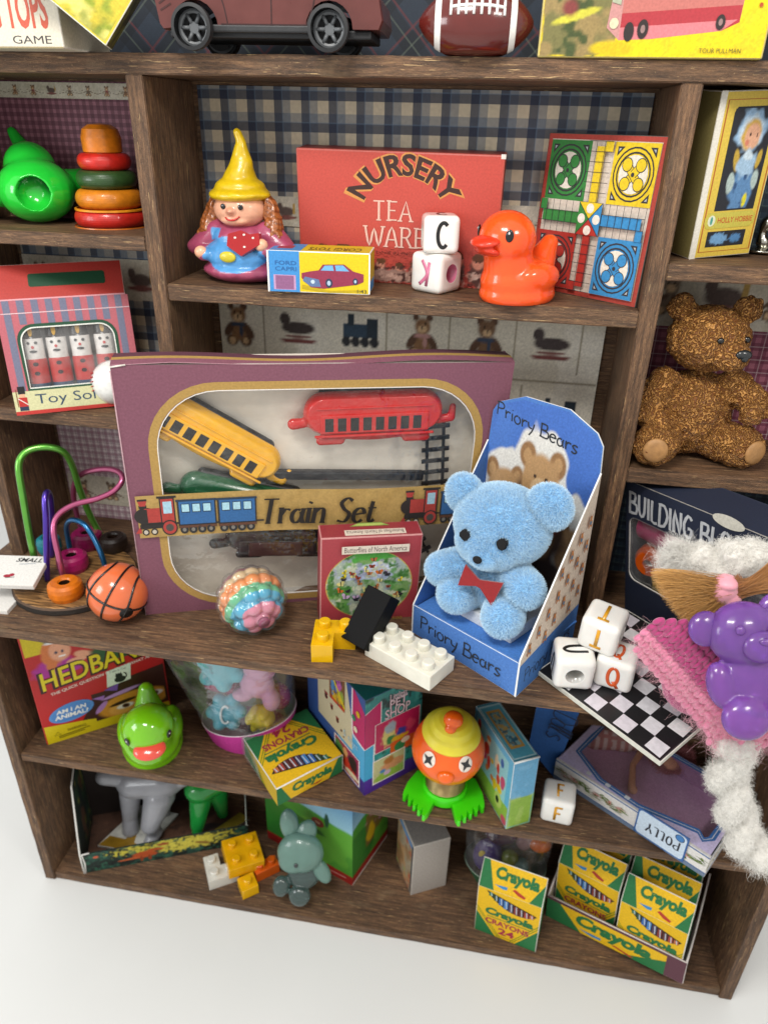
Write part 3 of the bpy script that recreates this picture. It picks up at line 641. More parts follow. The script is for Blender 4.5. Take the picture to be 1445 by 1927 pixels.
for i in range(8):
    x = -.44+i*.13; g.tube([onball(x, rad(0)), onball(x, rad(9)), onball(x, rad(19)), onball(x, rad(28))], .024, seg=8)
g.build('laces', WH, t)
# bus box
t = thing('toy_bus_box', 'yellow box with a picture of a pink and red bus on the top shelf', 'box', mat=pose(7.464, -.053, ZA, -1.5))
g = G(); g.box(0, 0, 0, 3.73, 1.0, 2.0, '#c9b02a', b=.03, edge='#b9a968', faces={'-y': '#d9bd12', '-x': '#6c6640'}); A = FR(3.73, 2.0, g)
cv = Cv(110, 60, '#e0c60e'); cv.rect(0, 0, .34, 1, '#6f6a3e'); cv.patch(5, .5, '#8f7a4c', x1=.34); cv.patch(8, .58, '#3f4a24', x1=.34); cv.patch(4, .6, '#7d8f94', x1=.34, y0=.45); cv.ell(.15, .3, .12, .03, '#c2bb3e', .5); cv.ell(.12, .36, .035, .06, '#7a3633', soft=.6)
cv.patch(14, .5, '#cdb320', x0=.34, amt=.5); cv.rect(.3, 0, .34, .1, '#6f6a3e'); cv.ell(.33, .06, .1, .06, '#c9ae14'); cv.grain(.2); A.image(cv, .01, .01, .99, .99)
bus = [(.30, .22), (.32, .62), (.36, .70), (.60, .70), (.85, .62), (.875, .55), (.87, .26), (.80, .20), (.5, .14), (.36, .13)]
A.poly(bus, '#b56a62'); A.poly([(.36, .13), (.355, .32), (.87, .38), (.87, .26), (.80, .20), (.5, .14)], '#a6323a'); A.poly([(.36, .13), (.36, .22), (.86, .28), (.80, .20), (.5, .14)], '#c9747a')
A.poly([(.30, .22), (.32, .62), (.36, .70), (.36, .13)], '#b98480')
for i in range(9):
    x = .375+i*.053; A.poly([(x, .44+i*.004), (x+.043, .444+i*.004), (x+.043, .6-i*.006), (x, .61-i*.006)], '#c9bb8a' if i % 3 else '#d8d2b4'); A.poly([(x, .44+i*.004), (x+.043, .444+i*.004), (x+.043, .50), (x, .50)], '#b5893a')
A.poly([(.31, .4), (.318, .6), (.35, .64), (.35, .38)], '#9fa48c'); A.ell(.33, .25, .02, .04, '#c7bfa0'); A.ell(.4, .19, .022, .07, '#2c2322'); A.ell(.46, .21, .024, .07, '#2c2322'); A.ell(.79, .26, .02, .055, '#2c2322'); A.ell(.46, .21, .01, .03, '#8a6f6c'); A.ell(.79, .26, .009, .025, '#8a6f6c')
A.line([(.35, .72), (.86, .63)], .05, '#8f3038'); A.ell(.955, .5, .03, .05, '#c8521c'); A.ell(.945, .38, .008, .016, '#a8461c'); A.text('TOUR PULLMAN', .72, .04, .9, .075, '#5a5320')
g.build('carton', PAPER, t)
# ================================================================ UPPER LEFT CUBBY
t = thing('toy_plane', 'bright green plastic airplane bead with a round hole in its nose', 'toy plane', mat=pose(*at(72, 418, z=ZL1), -12))
c0 = cutter((0, -.8, .62), (0, 1, -.12), .3, 1.1)
me = blob([('e', (0, 0, .6), (.74, .8, .6)), ('e', (-.08, .35, .98), (.5, .5, .5)), ('e', (0, 1.0, .75), (.42, .8, .4)), ('c', (.3, .25, .72), (1.7, .55, .8), .26, .2), ('c', (-.3, .25, .5), (-1.7, .5, .5), .26, .2), ('c', (-.1, .95, 1.1), (-.38, 1.1, 1.62), .22, .1)], .035, 7, [c0])
paint(me, lambda c, n: '#0f5a22' if (abs(c.x) < .28 and abs(c.z-.62) < .28 and -.7 < c.y and (Vector((c.x, 0, c.z-.62)).length < .285) and c.y > -.62) else '#23c43a')
mesh_obj('body', me, pmat('green_glossy_plastic', None, .14, sss=.35, coat=.5, bump=(3, .05), var=(3, .05)), t); t.matrix_world = Matrix.Translation((-3.62, 1.45, ZL1)) @ Matrix.Rotation(rad(27), 4, 'Z') @ Matrix.Scale(1.16, 4)
# ring stacker
t = thing('ring_stacker', 'little wooden ring stacker of red, orange and green rings', 'ring stacker', mat=Matrix.Translation((-1.86, 1.5, ZL1)) @ Matrix.Diagonal((1, 1, .87, 1)))
WP = pmat('painted_wood', None, .4, coat=.25, bump=(16, .2), var=(6, .22), crease_tone=.2)
def ringp(name, r, z0, z1, col, inner=.2):
    g = G(); h = (z1-z0)/2; zc = (z0+z1)/2; n = 14
    g.lathe([(inner, z1-.02)]+[(r-h*.75+h*.75*math.cos(rad(90-180*i/n)), zc+h*math.sin(rad(90-180*i/n))) for i in range(n+1)]+[(inner, z0+.02)], 48, col=col); return g.build(name, WP, t)
ringp('ring', .82, .0, .44, '#c0241a'); ringp('ring', .74, .44, .92, '#cf7a14'); ringp('ring', .66, .92, 1.36, '#2c4a22'); ringp('ring', .58, 1.36, 1.76, '#c8241a')
g = G(); g.lathe([(.34, 1.74), (.42, 1.78), (.43, 2.1), (.38, 2.3), (.25, 2.4), (0, 2.43)], 36, col='#cf7512'); g.build('knob', WP, t)
g = G(); g.lathe([(.745, .42), (.79, .41), (.79, .45), (.745, .46)], 48, col='#d88a1a'); g.lathe([(.835, .03), (.84, .0), (.80, -.004)], 48, col='#d8721a'); g.build('worn_edge', WP, t)
# ================================================================ TOY SOLDIER BOX
t = thing('soldier_box', 'red and pink striped window box lettered Toy Soldiers in the left cubby', 'box', mat=pose(-4.021, -.432, ZL2, 27.7, -11.2, -1.0))
w_, d_, h_ = 2.95, .8, 2.65
g = G()
# front wall with arched window cut out, built as a frame
def winpts(x0, z0, x1, z1, r, n=8):
    P = []
    for cx, cz, a0 in ((x1-r, z1-r, 0), (x0+r, z1-r, 90)):
        for i in range(n+1): q = rad(a0+i*90/n); P.append((cx+r*math.cos(q), cz+r*math.sin(q)))
    return P+[(x0, z0), (x1, z0)]
def frame_face(g, outer, inner, o, ex, ey, col, mi=0, thick=.02):
    o = Vector(o); ex = Vector(ex); ey = Vector(ey); n = ex.cross(ey).normalized()
    tr = geometry.tessellate_polygon([[Vector((x, y, 0)) for x, y in outer], [Vector((x, y, 0)) for x, y in inner]]); P = outer+inner; V = [o+ex*x+ey*y for x, y in P]
    def fix(q): c = (V[q[1]]-V[q[0]]).cross(V[q[2]]-V[q[0]]); return q if c.dot(n) > 0 else q[::-1]
    tr = [fix(tuple(q)) for q in tr]; g.add(V, tr, col, mi); V2 = [v-n*thick for v in V]; g.add(V2, [q[::-1] for q in tr], '#cfc8bd', mi)
    k = len(inner); b = len(outer); g.add([V[b+i] for i in range(k)]+[V2[b+i] for i in range(k)], [(i, (i+1) % k, k+(i+1) % k, k+i) for i in range(k)], '#e9e6df', mi)
W1 = winpts(.42, .62, 2.5, 2.02, .32)
g2 = G(); frame_face(g2, [(0, 0), (w_, 0), (w_, h_), (0, h_)], W1, (0, 0, 0), (1, 0, 0), (0, 0, 1), '#b5626b')
A = Art(g2, (0, 0, 0), (1, 0, 0), (0, 0, 1), 1, 1)
n = 19
def strip_out(x0, x1, z0, z1, col):
    A.k = .003; A.poly([(x0, z0), (x1, z0), (x1, z1), (x0, z1)], col, 0)
for i in range(n):
    x0 = i*w_/n; x1 = x0+w_/n
    if i % 2 == 0: continue
    strip_out(x0, x1, 2.1, h_, '#6f7187')
    if x1 < .36 or x0 > 2.55: strip_out(x0, x1, .55, 2.1, '#6f7187')
A.k = .006; A.line([(w_*.0, 2.36), (w_, 2.36)], .02, '#d9bcc0')
A.line(winpts(.38, .58, 2.54, 2.06, .35), .09, '#1f4a33', closed=True); A.line(W1, .03, '#dfe0d8', closed=True)
A.rect(0, 0, w_, .56, '#c9c79a'); A.rect(0, 0, w_, .09, '#b8332c'); A.text('Toy Soldiers', .48, .16, 2.75, .47, '#27425c')
# little printed guardsman
for q in ((.1, .1, .3, .2, '#26324a'), (.1, .2, .3, .42, '#b32b26'), (.14, .42, .26, .5, '#d9a987'), (.12, .5, .28, .68, '#1b1a1c')): A.rect(*q)
A.line([(.1, .4), (.3, .24)], .02, '#e6dfd6'); A.line([(.08, .2), (.08, .62)], .02, '#7a4a2a')
front = g2.build('front_panel', PAPER, t)
g = G(); g.box(0, d_-.03, 0, w_, d_, h_, '#b9b2a6', b=.005); g.box(0, .025, 0, .03, d_-.03, h_, '#a8342c', b=.005, faces={'x': '#8f8a80'}); g.box(w_-.03, .025, 0, w_, d_-.03, h_, '#b02c26', b=.005, faces={'-x': '#8f8a80'}); g.box(0.03, .025, 0, w_-.03, d_-.03, .03, '#aaaaaa', b=0)
A = RIGHT(w_, d_, h_, g)
cv = Cv(20, 60, '#b54a50'); cv.patch(5, .5, '#b8281f'); cv.patch(7, .6, '#d26a2c'); cv.patch(4, .6, '#4a4f74'); A.image(cv, .05, .05, .95, .95)
g.build('carton', PAPER, t)
# gable lid leaning back
g = G(); hd = G(); L0 = pose(0, .0, h_, 0, -32)
hd.box(0, 0, 0, w_-.05, .04, .95, '#a93730', b=.012, edge='#d9d2c8', faces={'-y': '#ad3a33'}); A = FR(w_-.05, .95, hd); A.rect(0, 0, 1, .04, '#d79aa0'); A.rrect(.27, .35, .86, .72, .02, '#1f4630')
hd.build('lid', PAPER, t, L0)
f = G(); f.add([(.4, .03, .6), (2.52, .03, .6), (2.52, .03, 2.05), (.4, .03, 2.05)], [(0, 1, 2, 3)]); f.build('window', film('clear_window_film', haze=.10), t)
Ms = t.matrix_world.copy()
def soldier(i, x):
    s = thing('toy_soldier', '', 'toy soldier', mat=Ms @ Matrix.Translation((x, .36, .1)), group='wooden soldiers standing in the striped box')
    g = G(); P = [(.0, 0), (.2, 0), (.245, .05), (.25, .6, '#2c4560'), (.25, 1.15, '#b23a36'), (.235, 1.18, '#b23a36'), (.23, 1.3, '#dcd8d3'), (.235, 1.66, '#e0dcd7'), (.22, 1.70, '#2a2522'), (.2, 2.0, '#2a2522'), (0, 2.04, '#2a2522')]
    P = [(p[0], p[1], p[2] if len(p) > 2 else '#2c4560') for p in P]; g.lathe(P, 28); g.build('body', PAINT, s)
    def spot(name, items):
        g = G()
        for (a, z, rx, rz, col) in items:
            r_ = .252; pts = []
            for k in range(14): q = 2*PI*k/14; aa = a+rx/r_*math.cos(q); pts.append((r_*math.sin(aa), -r_*math.cos(aa), z+rz*math.sin(q)))
            g.add(pts, [tuple(range(14))], col)
        g.build(name, PAINT, s)
    spot('face', [(-.35, 1.56, .04, .035, '#1d1b1c'), (.35, 1.56, .04, .035, '#1d1b1c'), (0, 1.46, .035, .035, '#c63a34'), (0, 1.36, .09, .03, '#1d1b1c')])
    spot('buttons', [(0, 1.06, .065, .05, '#3a2022'), (0, .84, .065, .05, '#3a2022')]); spot('plume', [(0, 1.85, .05, .14, '#c89a2a')]); return s
for i, (x, l) in enumerate(((.62, 'wooden toy soldier at the far left of the striped box window'), (1.14, 'wooden toy soldier second from the left in the striped box window'), (1.68, 'wooden toy soldier third from the left, half turned, in the striped box'), (2.24, 'wooden toy soldier at the right of the striped box window'))):
    s = soldier(i, x); s['label'] = l
# white ball behind the train box
p = at(216, 715, y=.9); t = thing('toy_baseball', 'white ball with thin red stitch lines peeping out behind the train set box', 'ball', mat=pose(p.x, p.y, ZL2+.56))
g = G(); g.ell((0, 0, 0), (.56, .56, .56)); g.build('ball', pmat('white_ball', '#dcdcd8', .25, coat=.5), t)
g = G(); 
for s in (-1, 1):
    for k in range(9): q = rad(-70+k*14); x = s*.36-.04*s*math.cos(q*2); rr = math.sqrt(max(.0, .568**2-x*x)); g.tube([(x-.06, -rr*math.cos(q)*.99, rr*math.sin(q)), (x, -rr*math.cos(q+.06), rr*math.sin(q+.06)), (x+.06*0+.05*s, -math.sqrt(max(.01, .568**2-(x+.05*s)**2))*math.cos(q), math.sqrt(max(.01, .568**2-(x+.05*s)**2))*math.sin(q))], .012, '#b0242a', seg=6)
g.build('stitching', pmat('red_stitch', '#b0242a', .5), t)
# ================================================================ CENTRE SHELF
# gnome
p = at(452, 527, z=ZS); t = thing('gnome_figurine', 'painted gnome girl figurine with a tall yellow hat and blue apron', 'figurine', mat=pose(p.x+.12, .98, ZS, -6) @ Matrix.Diagonal((1.18, 1.08, .87, 1)))
def gcol(c, n):
    if c.z < 1.28:
        a = (c.x/.62)**2+((c.z-.72)/.42)**2
        if n.y < -.05 and a < 1 and c.y < 0: return '#4d8fc6'
        if n.y < 0 and -.52 < c.x < -.32 and 1.0 < c.z < 1.35 and c.y < -.2: return '#4d8fc6'
        return '#9c4560'
    return '#9c4560'
me = blob([('e', (0, 0, .28), (.82, .72, .32)), ('e', (0, 0, .62), (.74, .66, .55)), ('e', (0, 0, 1.05), (.6, .5, .4)), ('c', (-.5, 0, 1.2), (-.86, -.12, .78), .28, .24), ('c', (.5, 0, 1.2), (.84, -.12, .86), .28, .24), ('c', (-.84, -.12, .78), (-.62, -.45, .66), .2, .16), ('c', (.82, -.12, .86), (.6, -.42, .84), .2, .16)], .035, 6)
for v in me.vertices:
    if v.co.z < 0: v.co.z = 0
    v.co += noise.noise_vector(v.co*5)*.015
paint(me, gcol); mesh_obj('body', me, PAINT, t)
me = blob([('e', (0, -.06, 1.72), (.5, .44, .46)), ('e', (0, -.3, 1.5), (.3, .2, .14)), ('e', (0, -.5, 1.72), (.07, .08, .07))], .03, 4); paint(me, lambda c, n: '#dba183' if (c - Vector((0, -.5, 1.7))).length > .12 else '#c98f74'); h = mesh_obj('head', me, PAINT, t)
g = G()
for x in (-.15, .19): g.ell((x, -.485, 1.82), (.05, .02, .065), '#141110', R=Matrix.Rotation(x*.8, 3, 'Z'))
g.build('eye', pmat('glossy_black', None, .2, coat=.5), h)
g = G(); g.tube([(-.13, -.475, 1.58), (-.05, -.515, 1.52), (.07, -.51, 1.53), (.15, -.46, 1.6)], [.006, .022, .024, .006], '#b01f1c', seg=8, smooth_n=5); g.build('mouth', PAINT, h)
me = blob([('e', (0, -.02, 2.06), (.58, .55, .2)), ('e', (0, 0, 2.2), (.47, .45, .3)), ('c', (0, 0, 2.3), (.05, 0, 2.75), .36, .22), ('c', (.05, 0, 2.75), (.08, 0, 3.2), .22, .1), ('c', (.08, 0, 3.2), (.02, 0, 3.42), .1, .085)], .035, 5)
for v in me.vertices: v.co += noise.noise_vector(v.co*3)*.03
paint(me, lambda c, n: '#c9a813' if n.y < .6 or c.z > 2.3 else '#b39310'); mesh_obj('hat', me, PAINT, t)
hs = []
for s in (-1, 1):
    hs += [('c', (s*.5, .05, 1.95), (s*.62, 0, 1.5), .13, .16), ('c', (s*.6, 0, 1.5), (s*.68, -.1, 1.12), .17, .19), ('c', (s*.68, -.1, 1.12), (s*.78, 0, .98), .17, .1)]
me = blob(hs, .03, 2)
for v in me.vertices: v.co += noise.noise_vector(Vector((v.co.x*14, v.co.y*14, v.co.z*4)))*.05
paint(me, lambda c, n: '#9c5a2c' if (c.z*9+c.x*7) % 1 > .35 else '#77401c'); mesh_obj('hair', me, PAINT, t)
for x, z in ((-.66, .72), (.56, .98)):
    me = blob([('e', (x, -.5, z), (.13, .12, .16))], .03, 2); paint(me, lambda c, n: '#e0a888'); mesh_obj('hand', me, PAINT, t)
g = G(); g.prism([(-.3, -.08), (-.3, .2), (-.05, .3), (.12, .22), (.3, .26), (.34, .0), (.0, -.3)], (.24, -.62, 1.02), (1, 0, 0), (0, .3, .95), .14, '#9d1519')
A = Art(g, (.24, -.62, 1.02), (1, 0, 0), (0, .3, .95), 1, 1); [A.ell(x, y, .025, .025, '#e6dcd2') for x, y in ((-.15, .12), (.2, .14), (.05, -.08), (.02, .2))]; g.build('toadstool', GLOSSCOL, t)
me = blob([('e', (-.05, -.66, .68), (.17, .06, .14))], .025, 1); paint(me, lambda c, n: '#c2b22a'); mesh_obj('pocket', me, PAINT, t)
# boxed toy car carton
t = thing('toy_car_carton', 'small blue and yellow carton with a picture of a red car', 'box', mat=pose(2.36, -.10, ZS, 4.5))
w_, d_, h_ = 2.14, .95, .84
g = G(); g.box(0, 0, 0, w_, d_, h_, '#caa81a', b=.02, edge='#e4e4e0', faces={'-y': '#d8bb14', 'z': '#cdb21a', 'x': '#c9ad1e', '-x': '#3f86c2'})
A = FR(w_, h_, g); A.rect(0.01, .01, .31, .99, '#3d87c4'); A.rect(.05, .06, .27, .42, '#b990b4')
for i in range(6): A.line([(.07, .10+i*.055), (.25, .10+i*.055)], .022, '#8a5a80')
A.text('FORD', .07, .66, .28, .76, '#2a5f9a', bold=.01); A.text('CAPRI', .07, .52, .28, .62, '#2a5f9a')
A.poly([(.33, .1), (.33, .2), (.6, .07), (.93, .12), (.93, .08), (.6, .02)], '#b39a10')
A.poly([(.33, .36), (.33, .48), (.42, .53), (.5, .56), (.54, .7), (.75, .72), (.84, .56), (.94, .5), (.94, .32), (.88, .25), (.55, .12), (.42, .14)], '#8a2f47'); A.poly([(.52, .56), (.56, .68), (.74, .70), (.8, .56)], '#6ba6cf'); A.line([(.65, .69), (.66, .56)], .02, '#8a2f47')
A.poly([(.34, .3), (.36, .4), (.5, .34), (.52, .16), (.42, .16)], '#5a6f96'); A.ell(.6, .26, .035, .11, '#28374f'); A.ell(.6, .26, .018, .06, '#a9bccf'); A.ell(.86, .32, .025, .08, '#28374f'); A.ell(.86, .32, .012, .04, '#a9bccf'); A.ell(.44, .28, .02, .05, '#b9c9d6'); A.text('1:43', .88, .04, .97, .13, '#2b3d2e')
A = TOP(w_, d_, h_, g); A.rect(.01, .02, .32, .98, '#3d87c4'); A.rrect(.06, .3, .22, .75, .03, '#9c3a45'); A.text('CORGI TOYS', .38, .2, .9, .6, '#27301c', bold=.01, rot=PI)
A = RIGHT(w_, d_, h_, g); A.rect(.1, .05, .9, .95, '#c2a71c'); A.rect(.1, .05, .9, .3, '#3d87c4')
g.build('carton', PAPER, t)
g = G(); g.box(w_-.02, -.02, .02, w_+.01, -.008, h_-.02, '#e9e7e2', b=.002); g.box(-.02, -.015, -.0, .01, -.004, h_, '#e9e7e2', b=.002); g.build('cut_edge', PAPER, t)
# nursery tea ware box
t = thing('tea_set_box', 'salmon red box lettered Nursery Tea Ware standing against the check paper', 'box', mat=pose(2.62, 1.50, ZS, -1.0, 3.5, .3))
w_, d_, h_ = 4.42, .78, 2.72
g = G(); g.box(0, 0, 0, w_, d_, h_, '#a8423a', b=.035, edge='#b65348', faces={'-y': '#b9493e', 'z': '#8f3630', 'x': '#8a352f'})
A = FR(w_, h_, g)
def arcf(x, y):      # bend text over an arch
    cx = .53; ang = (x-.5)*2.75; rr = .185+y*.78
    return (cx+rr*math.sin(ang), .50+rr*math.cos(ang)*1.55)
A.text('NURSERY', .07, .03, .93, .175, '#c98a4a', bold=.055, fn=arcf); A.text('NURSERY', .09, .035, .91, .165, '#3b2420', bold=.03, fn=arcf)
pen(A, 'TEA', .38, .50, .145, .115, .0105, '#d9b3a4', w2=.006, serif=.012, curve=0, adv=1.06); pen(A, 'WARE', .34, .30, .15, .118, .0105, '#d9b3a4', w2=.006, serif=.012, curve=3, adv=1.03)
A.text('MADE IN ENGLAND', .40, .24, .66, .265, '#5a2a24')
cv = Cv(150, 34, '#b9493e')
r = random.Random(5)
for x, s in ((.10, 1), (.22, 1.1), (.42, .7), (.52, .6), (.60, .65), (.70, .7), (.82, 1), (.93, .95)):
    cv.ell(x, .42*s, .05*s, .42*s, r.choice(['#4a2c28', '#7a5148', '#5a3a34']), soft=.3, wob=.4); cv.ell(x, .72*s, .032*s, .2*s, '#c98a74', soft=.3, wob=.2); cv.ell(x, .86*s, .036*s, .12*s, '#5d3a24', wob=.4); cv.ell(x-.01, .35*s, .02, .12, '#c9b2a4', wob=.5)
    for q in (-.012, .012): cv.ell(x+q, .74*s, .004, .03, '#2b1814')
cv.ell(.5, .2, .28, .16, '#9c7a6e', wob=.5); cv.patch(9, .52, '#c9a394', y1=.4, x0=.3, x1=.95, amt=.7); cv.patch(12, .6, '#4a2a26', y1=.5, x0=.25); cv.grain(.2)
msk = cv.a
A.image(cv, .02, .01, .98, .30, mask=lambda u, v: float(np.abs(msk[min(int(v*34), 33), min(int(u*150), 149)]-np.array(hexc('#b9493e'))).sum()) > .05)
g.build('carton', PAPER, t); g = G(); g.box(w_-.09, -.004, h_-.08, w_+.012, .05, h_+.012, '#d8d3cc', b=.01); g.build('torn_corner', PAPER, t)
# letter beads
BW = pmat('white_bead_plastic', None, .18, sss=.5, coat=.4, bump=(4, .04), var=(6, .03), sssr=.12)
def letter_bead(label, M, s, letters, hole=None, holecol='#bfbdb8', group='white cube letter beads'):
    """letters: list of (face, char, colour, rotation, size); s: cube side"""
    t = thing('letter_bead', label, 'bead', mat=M, group=group)
    bm = bmesh.new(); bmesh.ops.create_cube(bm, size=s); bmesh.ops.bevel(bm, geom=list(bm.edges), offset=s*.17, segments=5, profile=.55, affect='EDGES'); me = bpy.data.meshes.new('b'); bm.to_mesh(me); bm.free()
    o = mesh_obj('tmp', me, [])
    if hole:
        ax = {'x': (1, 0, 0), 'y': (0, 1, 0), 'z': (0, 0, 1)}[hole]; md = o.modifiers.new('b', 'BOOLEAN'); cu_ = cutter((0, 0, 0), ax, s*.235, s*1.6, 32); md.object = cu_; md.operation = 'DIFFERENCE'; md.solver = 'EXACT'
    out = evaluated(o, 'cube'); scrap(o)
    if hole: scrap(cu_)
    hi = 'xyz'.index(hole) if hole else 0
    def fn(c, n):
        if hole:
            q = [c[i] for i in range(3) if i != hi]
            if math.hypot(*q) < s*.245: return holecol
        return '#e4e2dd'
    for pl in out.polygons: pl.use_smooth = True
    a = out.color_attributes.new('Col', 'FLOAT_COLOR', 'CORNER')
    for pl in out.polygons:
        rad2 = max(math.hypot(*[out.vertices[i].co[j] for j in range(3) if j != hi]) for i in pl.vertices) if hole else 9
        inside = hole and rad2 < s*.245 and abs(pl.normal[hi]) < .5
        for li in pl.loop_indices: a.data[li].color = (*hexc(holecol if inside else '#e4e2dd'), 1)
        if abs(max(pl.normal, key=abs)) > .999 or inside: pl.use_smooth = bool(inside)
    mesh_obj('cube', out, BW, t)
    fr = {'-y': ((0, -s/2, 0), (1, 0, 0), (0, 0, 1)), 'z': ((0, 0, s/2), (1, 0, 0), (0, 1, 0)), 'x': ((s/2, 0, 0), (0, 1, 0), (0, 0, 1)), '-x': ((-s/2, 0, 0), (0, -1, 0), (0, 0, 1))}
    for face, ch, colr, rot, sz in letters:
        o_, ex, ey = fr[face]; c, q = math.cos(rad(rot)), math.sin(rad(rot)); ex, ey = Vector(ex), Vector(ey); ex2 = ex*c+ey*q; ey2 = ey*c-ex*q; g = G(); n = ex.cross(ey)
        wd, st = PEN[ch]
        for k in st:
            pts = [Vector(o_)+ex2*((px-wd/2+.03)*sz)+ey2*((py-.5)*sz)+n*(.004) for px, py in k]
            g.tube(pts, sz*.075, colr, seg=8, smooth_n=4 if len(k) > 2 else 0)
        for i, v in enumerate(g.v):   # flatten into paint
            d_ = (Vector(v)-Vector(o_)).dot(n); g.v[i] = tuple(Vector(v)-n*(d_*.8))
        g.build('letter', pmat('letter_paint', None, .3, coat=.3), t)
    return t
a = at(812, 556, z=ZS); letter_bead('white cube bead with a pink K and pink hole, below the C bead', pose(a.x+.02, a.y+.55, ZS+.41, -31), .82, [('x', 'K', '#c76a8a', 0, .0001)] if False else [('-y', 'K', '#c9708f', 172, .5)], 'x', '#c9708f')
letter_bead('white cube bead with a black C, standing on the pink K bead', pose(a.x+.06, a.y+.5, ZS+.82+.375, 12), .75, [('-y', 'C', '#141414', 0, .5), ('z', 'C', '#141414', 0, .42)], 'x', '#b9b7b0')
# ducks
def duck(label, M, col, beakcol, s=1.0, mat=None, group='rubber ducks', flat=0):
    """faces -y; origin on its base"""
    t = thing('rubber_duck', label, 'rubber duck', mat=M @ Matrix.Scale(s, 4) if s != 1 else M, group=group)
    me = blob([('e', (0, .1, .42), (.74, .90, .52)), ('e', (0, .1, .14), (.76, .90, .36)), ('c', (0, .6, .6), (0, .92, 1.12), .42, .2), ('c', (0, -.2, .6), (0, -.3, 1.15), .56, .5), ('e', (0, -.34, 1.30), (.62, .60, .56)), ('e', (.56, .2, .55), (.24, .52, .3)), ('e', (-.56, .2, .55), (.24, .52, .3))], .035, 9)
    for v in me.vertices:
        if v.co.z < .0: v.co.z = 0
    mesh_obj('body', me, mat, t)
    bk = blob([('e', (0, -.94, 1.27), (.38, .27, .11), Matrix.Rotation(rad(14), 3, 'X')), ('e', (0, -.88, 1.08), (.34, .25, .10), Matrix.Rotation(rad(-16), 3, 'X')), ('e', (0, -.68, 1.2), (.3, .2, .14))], .028, 3)
    mesh_obj('beak', bk, beakcol, t)
    for sx in (-1, 1):
        g = G(); R_ = Matrix.Rotation(rad(sx*52), 3, 'Z'); g.ell(Vector((sx*.475, -.715, 1.42)), (.085, .035, .125), '#0c0c0d', R=R_); g.ell(Vector((sx*.485, -.742, 1.47)), (.022, .016, .03), '#d8d8d8', R=R_, seg=10, rows=6); g.build('eye', pmat('glossy_black', None, .2, coat=.5), t)
    return t
OR = pmat('orange_duck_plastic', '#f2571f', .2, sss=.45, coat=.35, bump=(3, .08), var=(2, .05)); ORB = pmat('orange_beak', '#d63a20', .22, sss=.3, coat=.35, bump=None, var=(3, .05))
a = at(962, 575, z=ZS); duck('bright orange rubber duck on the shelf beside the letter beads', pose(a.x+.02, a.y+.60, ZS, -47), OR, ORB, .95, OR)
# ludo board
w_, h_ = 2.75, 3.12
t = thing('board_game', 'ludo board in green, yellow, red and blue leaning at the right of the shelf', 'board game', mat=pose(7.80, 2.02, ZS, -39.0, -3, 0))
g = G(); g.box(0, 0, 0, w_, .1, h_, '#4f4a44', b=.015, faces={'-y': '#a33a2e'})
A = FR(w_, h_, g); A.rect(.04, .035, .96, .965, '#c9bcae')
C_ = {'g': '#2f7a34', 'y': '#d6b81a', 'r': '#a82c22', 'b': '#2f7fb4'}; DK = '#2e2b2e'
q0, q1, q2, q3 = .04, .40, .60, .96
for (x0, y0, c) in ((q0, q2+.0, 'g'), (q2, q2, 'y'), (q0, q0, 'r'), (q2, q0, 'b')):
    x1, y1 = x0+.36, y0+.36; A.rect(x0, y0, x1, y1, C_[c]); A.line([(x0+.03, y0+.03), (x1-.03, y0+.03), (x1-.03, y1-.03), (x0+.03, y1-.03)], .02, DK, closed=True) if False else None
    cx, cy = (x0+x1)/2, (y0+y1)/2
    for sx, sy in ((-1, -1), (1, -1), (-1, 1), (1, 1)): A.poly([(cx+sx*.155, cy+sy*.155), (cx+sx*.10, cy+sy*.155), (cx+sx*.155, cy+sy*.10)], DK); A.poly([(cx+sx*.145, cy+sy*.145), (cx+sx*.125, cy+sy*.145), (cx+sx*.145, cy+sy*.125)], '#a9aeb0')
    A.ell(cx, cy, .162, .158, DK, inner=.94); A.ell(cx, cy, .135, .13, DK, inner=.92); A.ell(cx, cy, .115, .112, '#d6cfc0')
    for sx, sy in ((-1, -1), (1, -1), (-1, 1), (1, 1)): A.line([(cx, cy), (cx+sx*.05, cy+sy*.05)], .06, DK); A.line([(cx, cy), (cx+sx*.05, cy+sy*.05)], .05, C_[c])
    for sx, sy in ((-1, -1), (1, -1), (-1, 1), (1, 1)): A.ell(cx+sx*.055, cy+sy*.055, .042, .041, DK); A.ell(cx+sx*.055, cy+sy*.055, .037, .036, C_[c])
    A.ell(cx, cy, .013, .013, DK)
A.rect(.465, q2, .535, .93, C_['y']); A.rect(.465, .07, .535, q1, C_['r']); A.rect(.07, .465, q1, .535, C_['g']); A.rect(q2, .465, .93, .535, C_['b'])
A.rect(.535, .90, .6, .96, C_['y']); A.rect(.4, .04, .465, .1, C_['r']); A.rect(.04, .535, .1, .6, C_['g']); A.rect(.9, .4, .96, .465, C_['b'])
for k in range(7):
    v = k*.36/6
    for a_, b_ in (((q1, q2+v), (q2, q2+v)), ((q1, q0+v), (q2, q0+v)), ((q0+v, q1), (q0+v, q2)), ((q2+v, q1), (q2+v, q2))): A.line([a_, b_], .004, DK)
for v in (.465, .535):
    for a_, b_ in (((v, q0), (v, q1)), ((v, q2), (v, q3)), ((q0, v), (q1, v)), ((q2, v), (q3, v))): A.line([a_, b_], .004, DK)
A.poly([(.4, .6), (.6, .6), (.5, .5)], C_['y']); A.poly([(.4, .4), (.6, .4), (.5, .5)], C_['r']); A.poly([(.4, .4), (.4, .6), (.5, .5)], C_['g']); A.poly([(.6, .4), (.6, .6), (.5, .5)], C_['b'])
for x, y in ((.5, .565), (.5, .43), (.435, .5), (.565, .5)): A.ell(x, y, .032, .03, '#ded6ca')
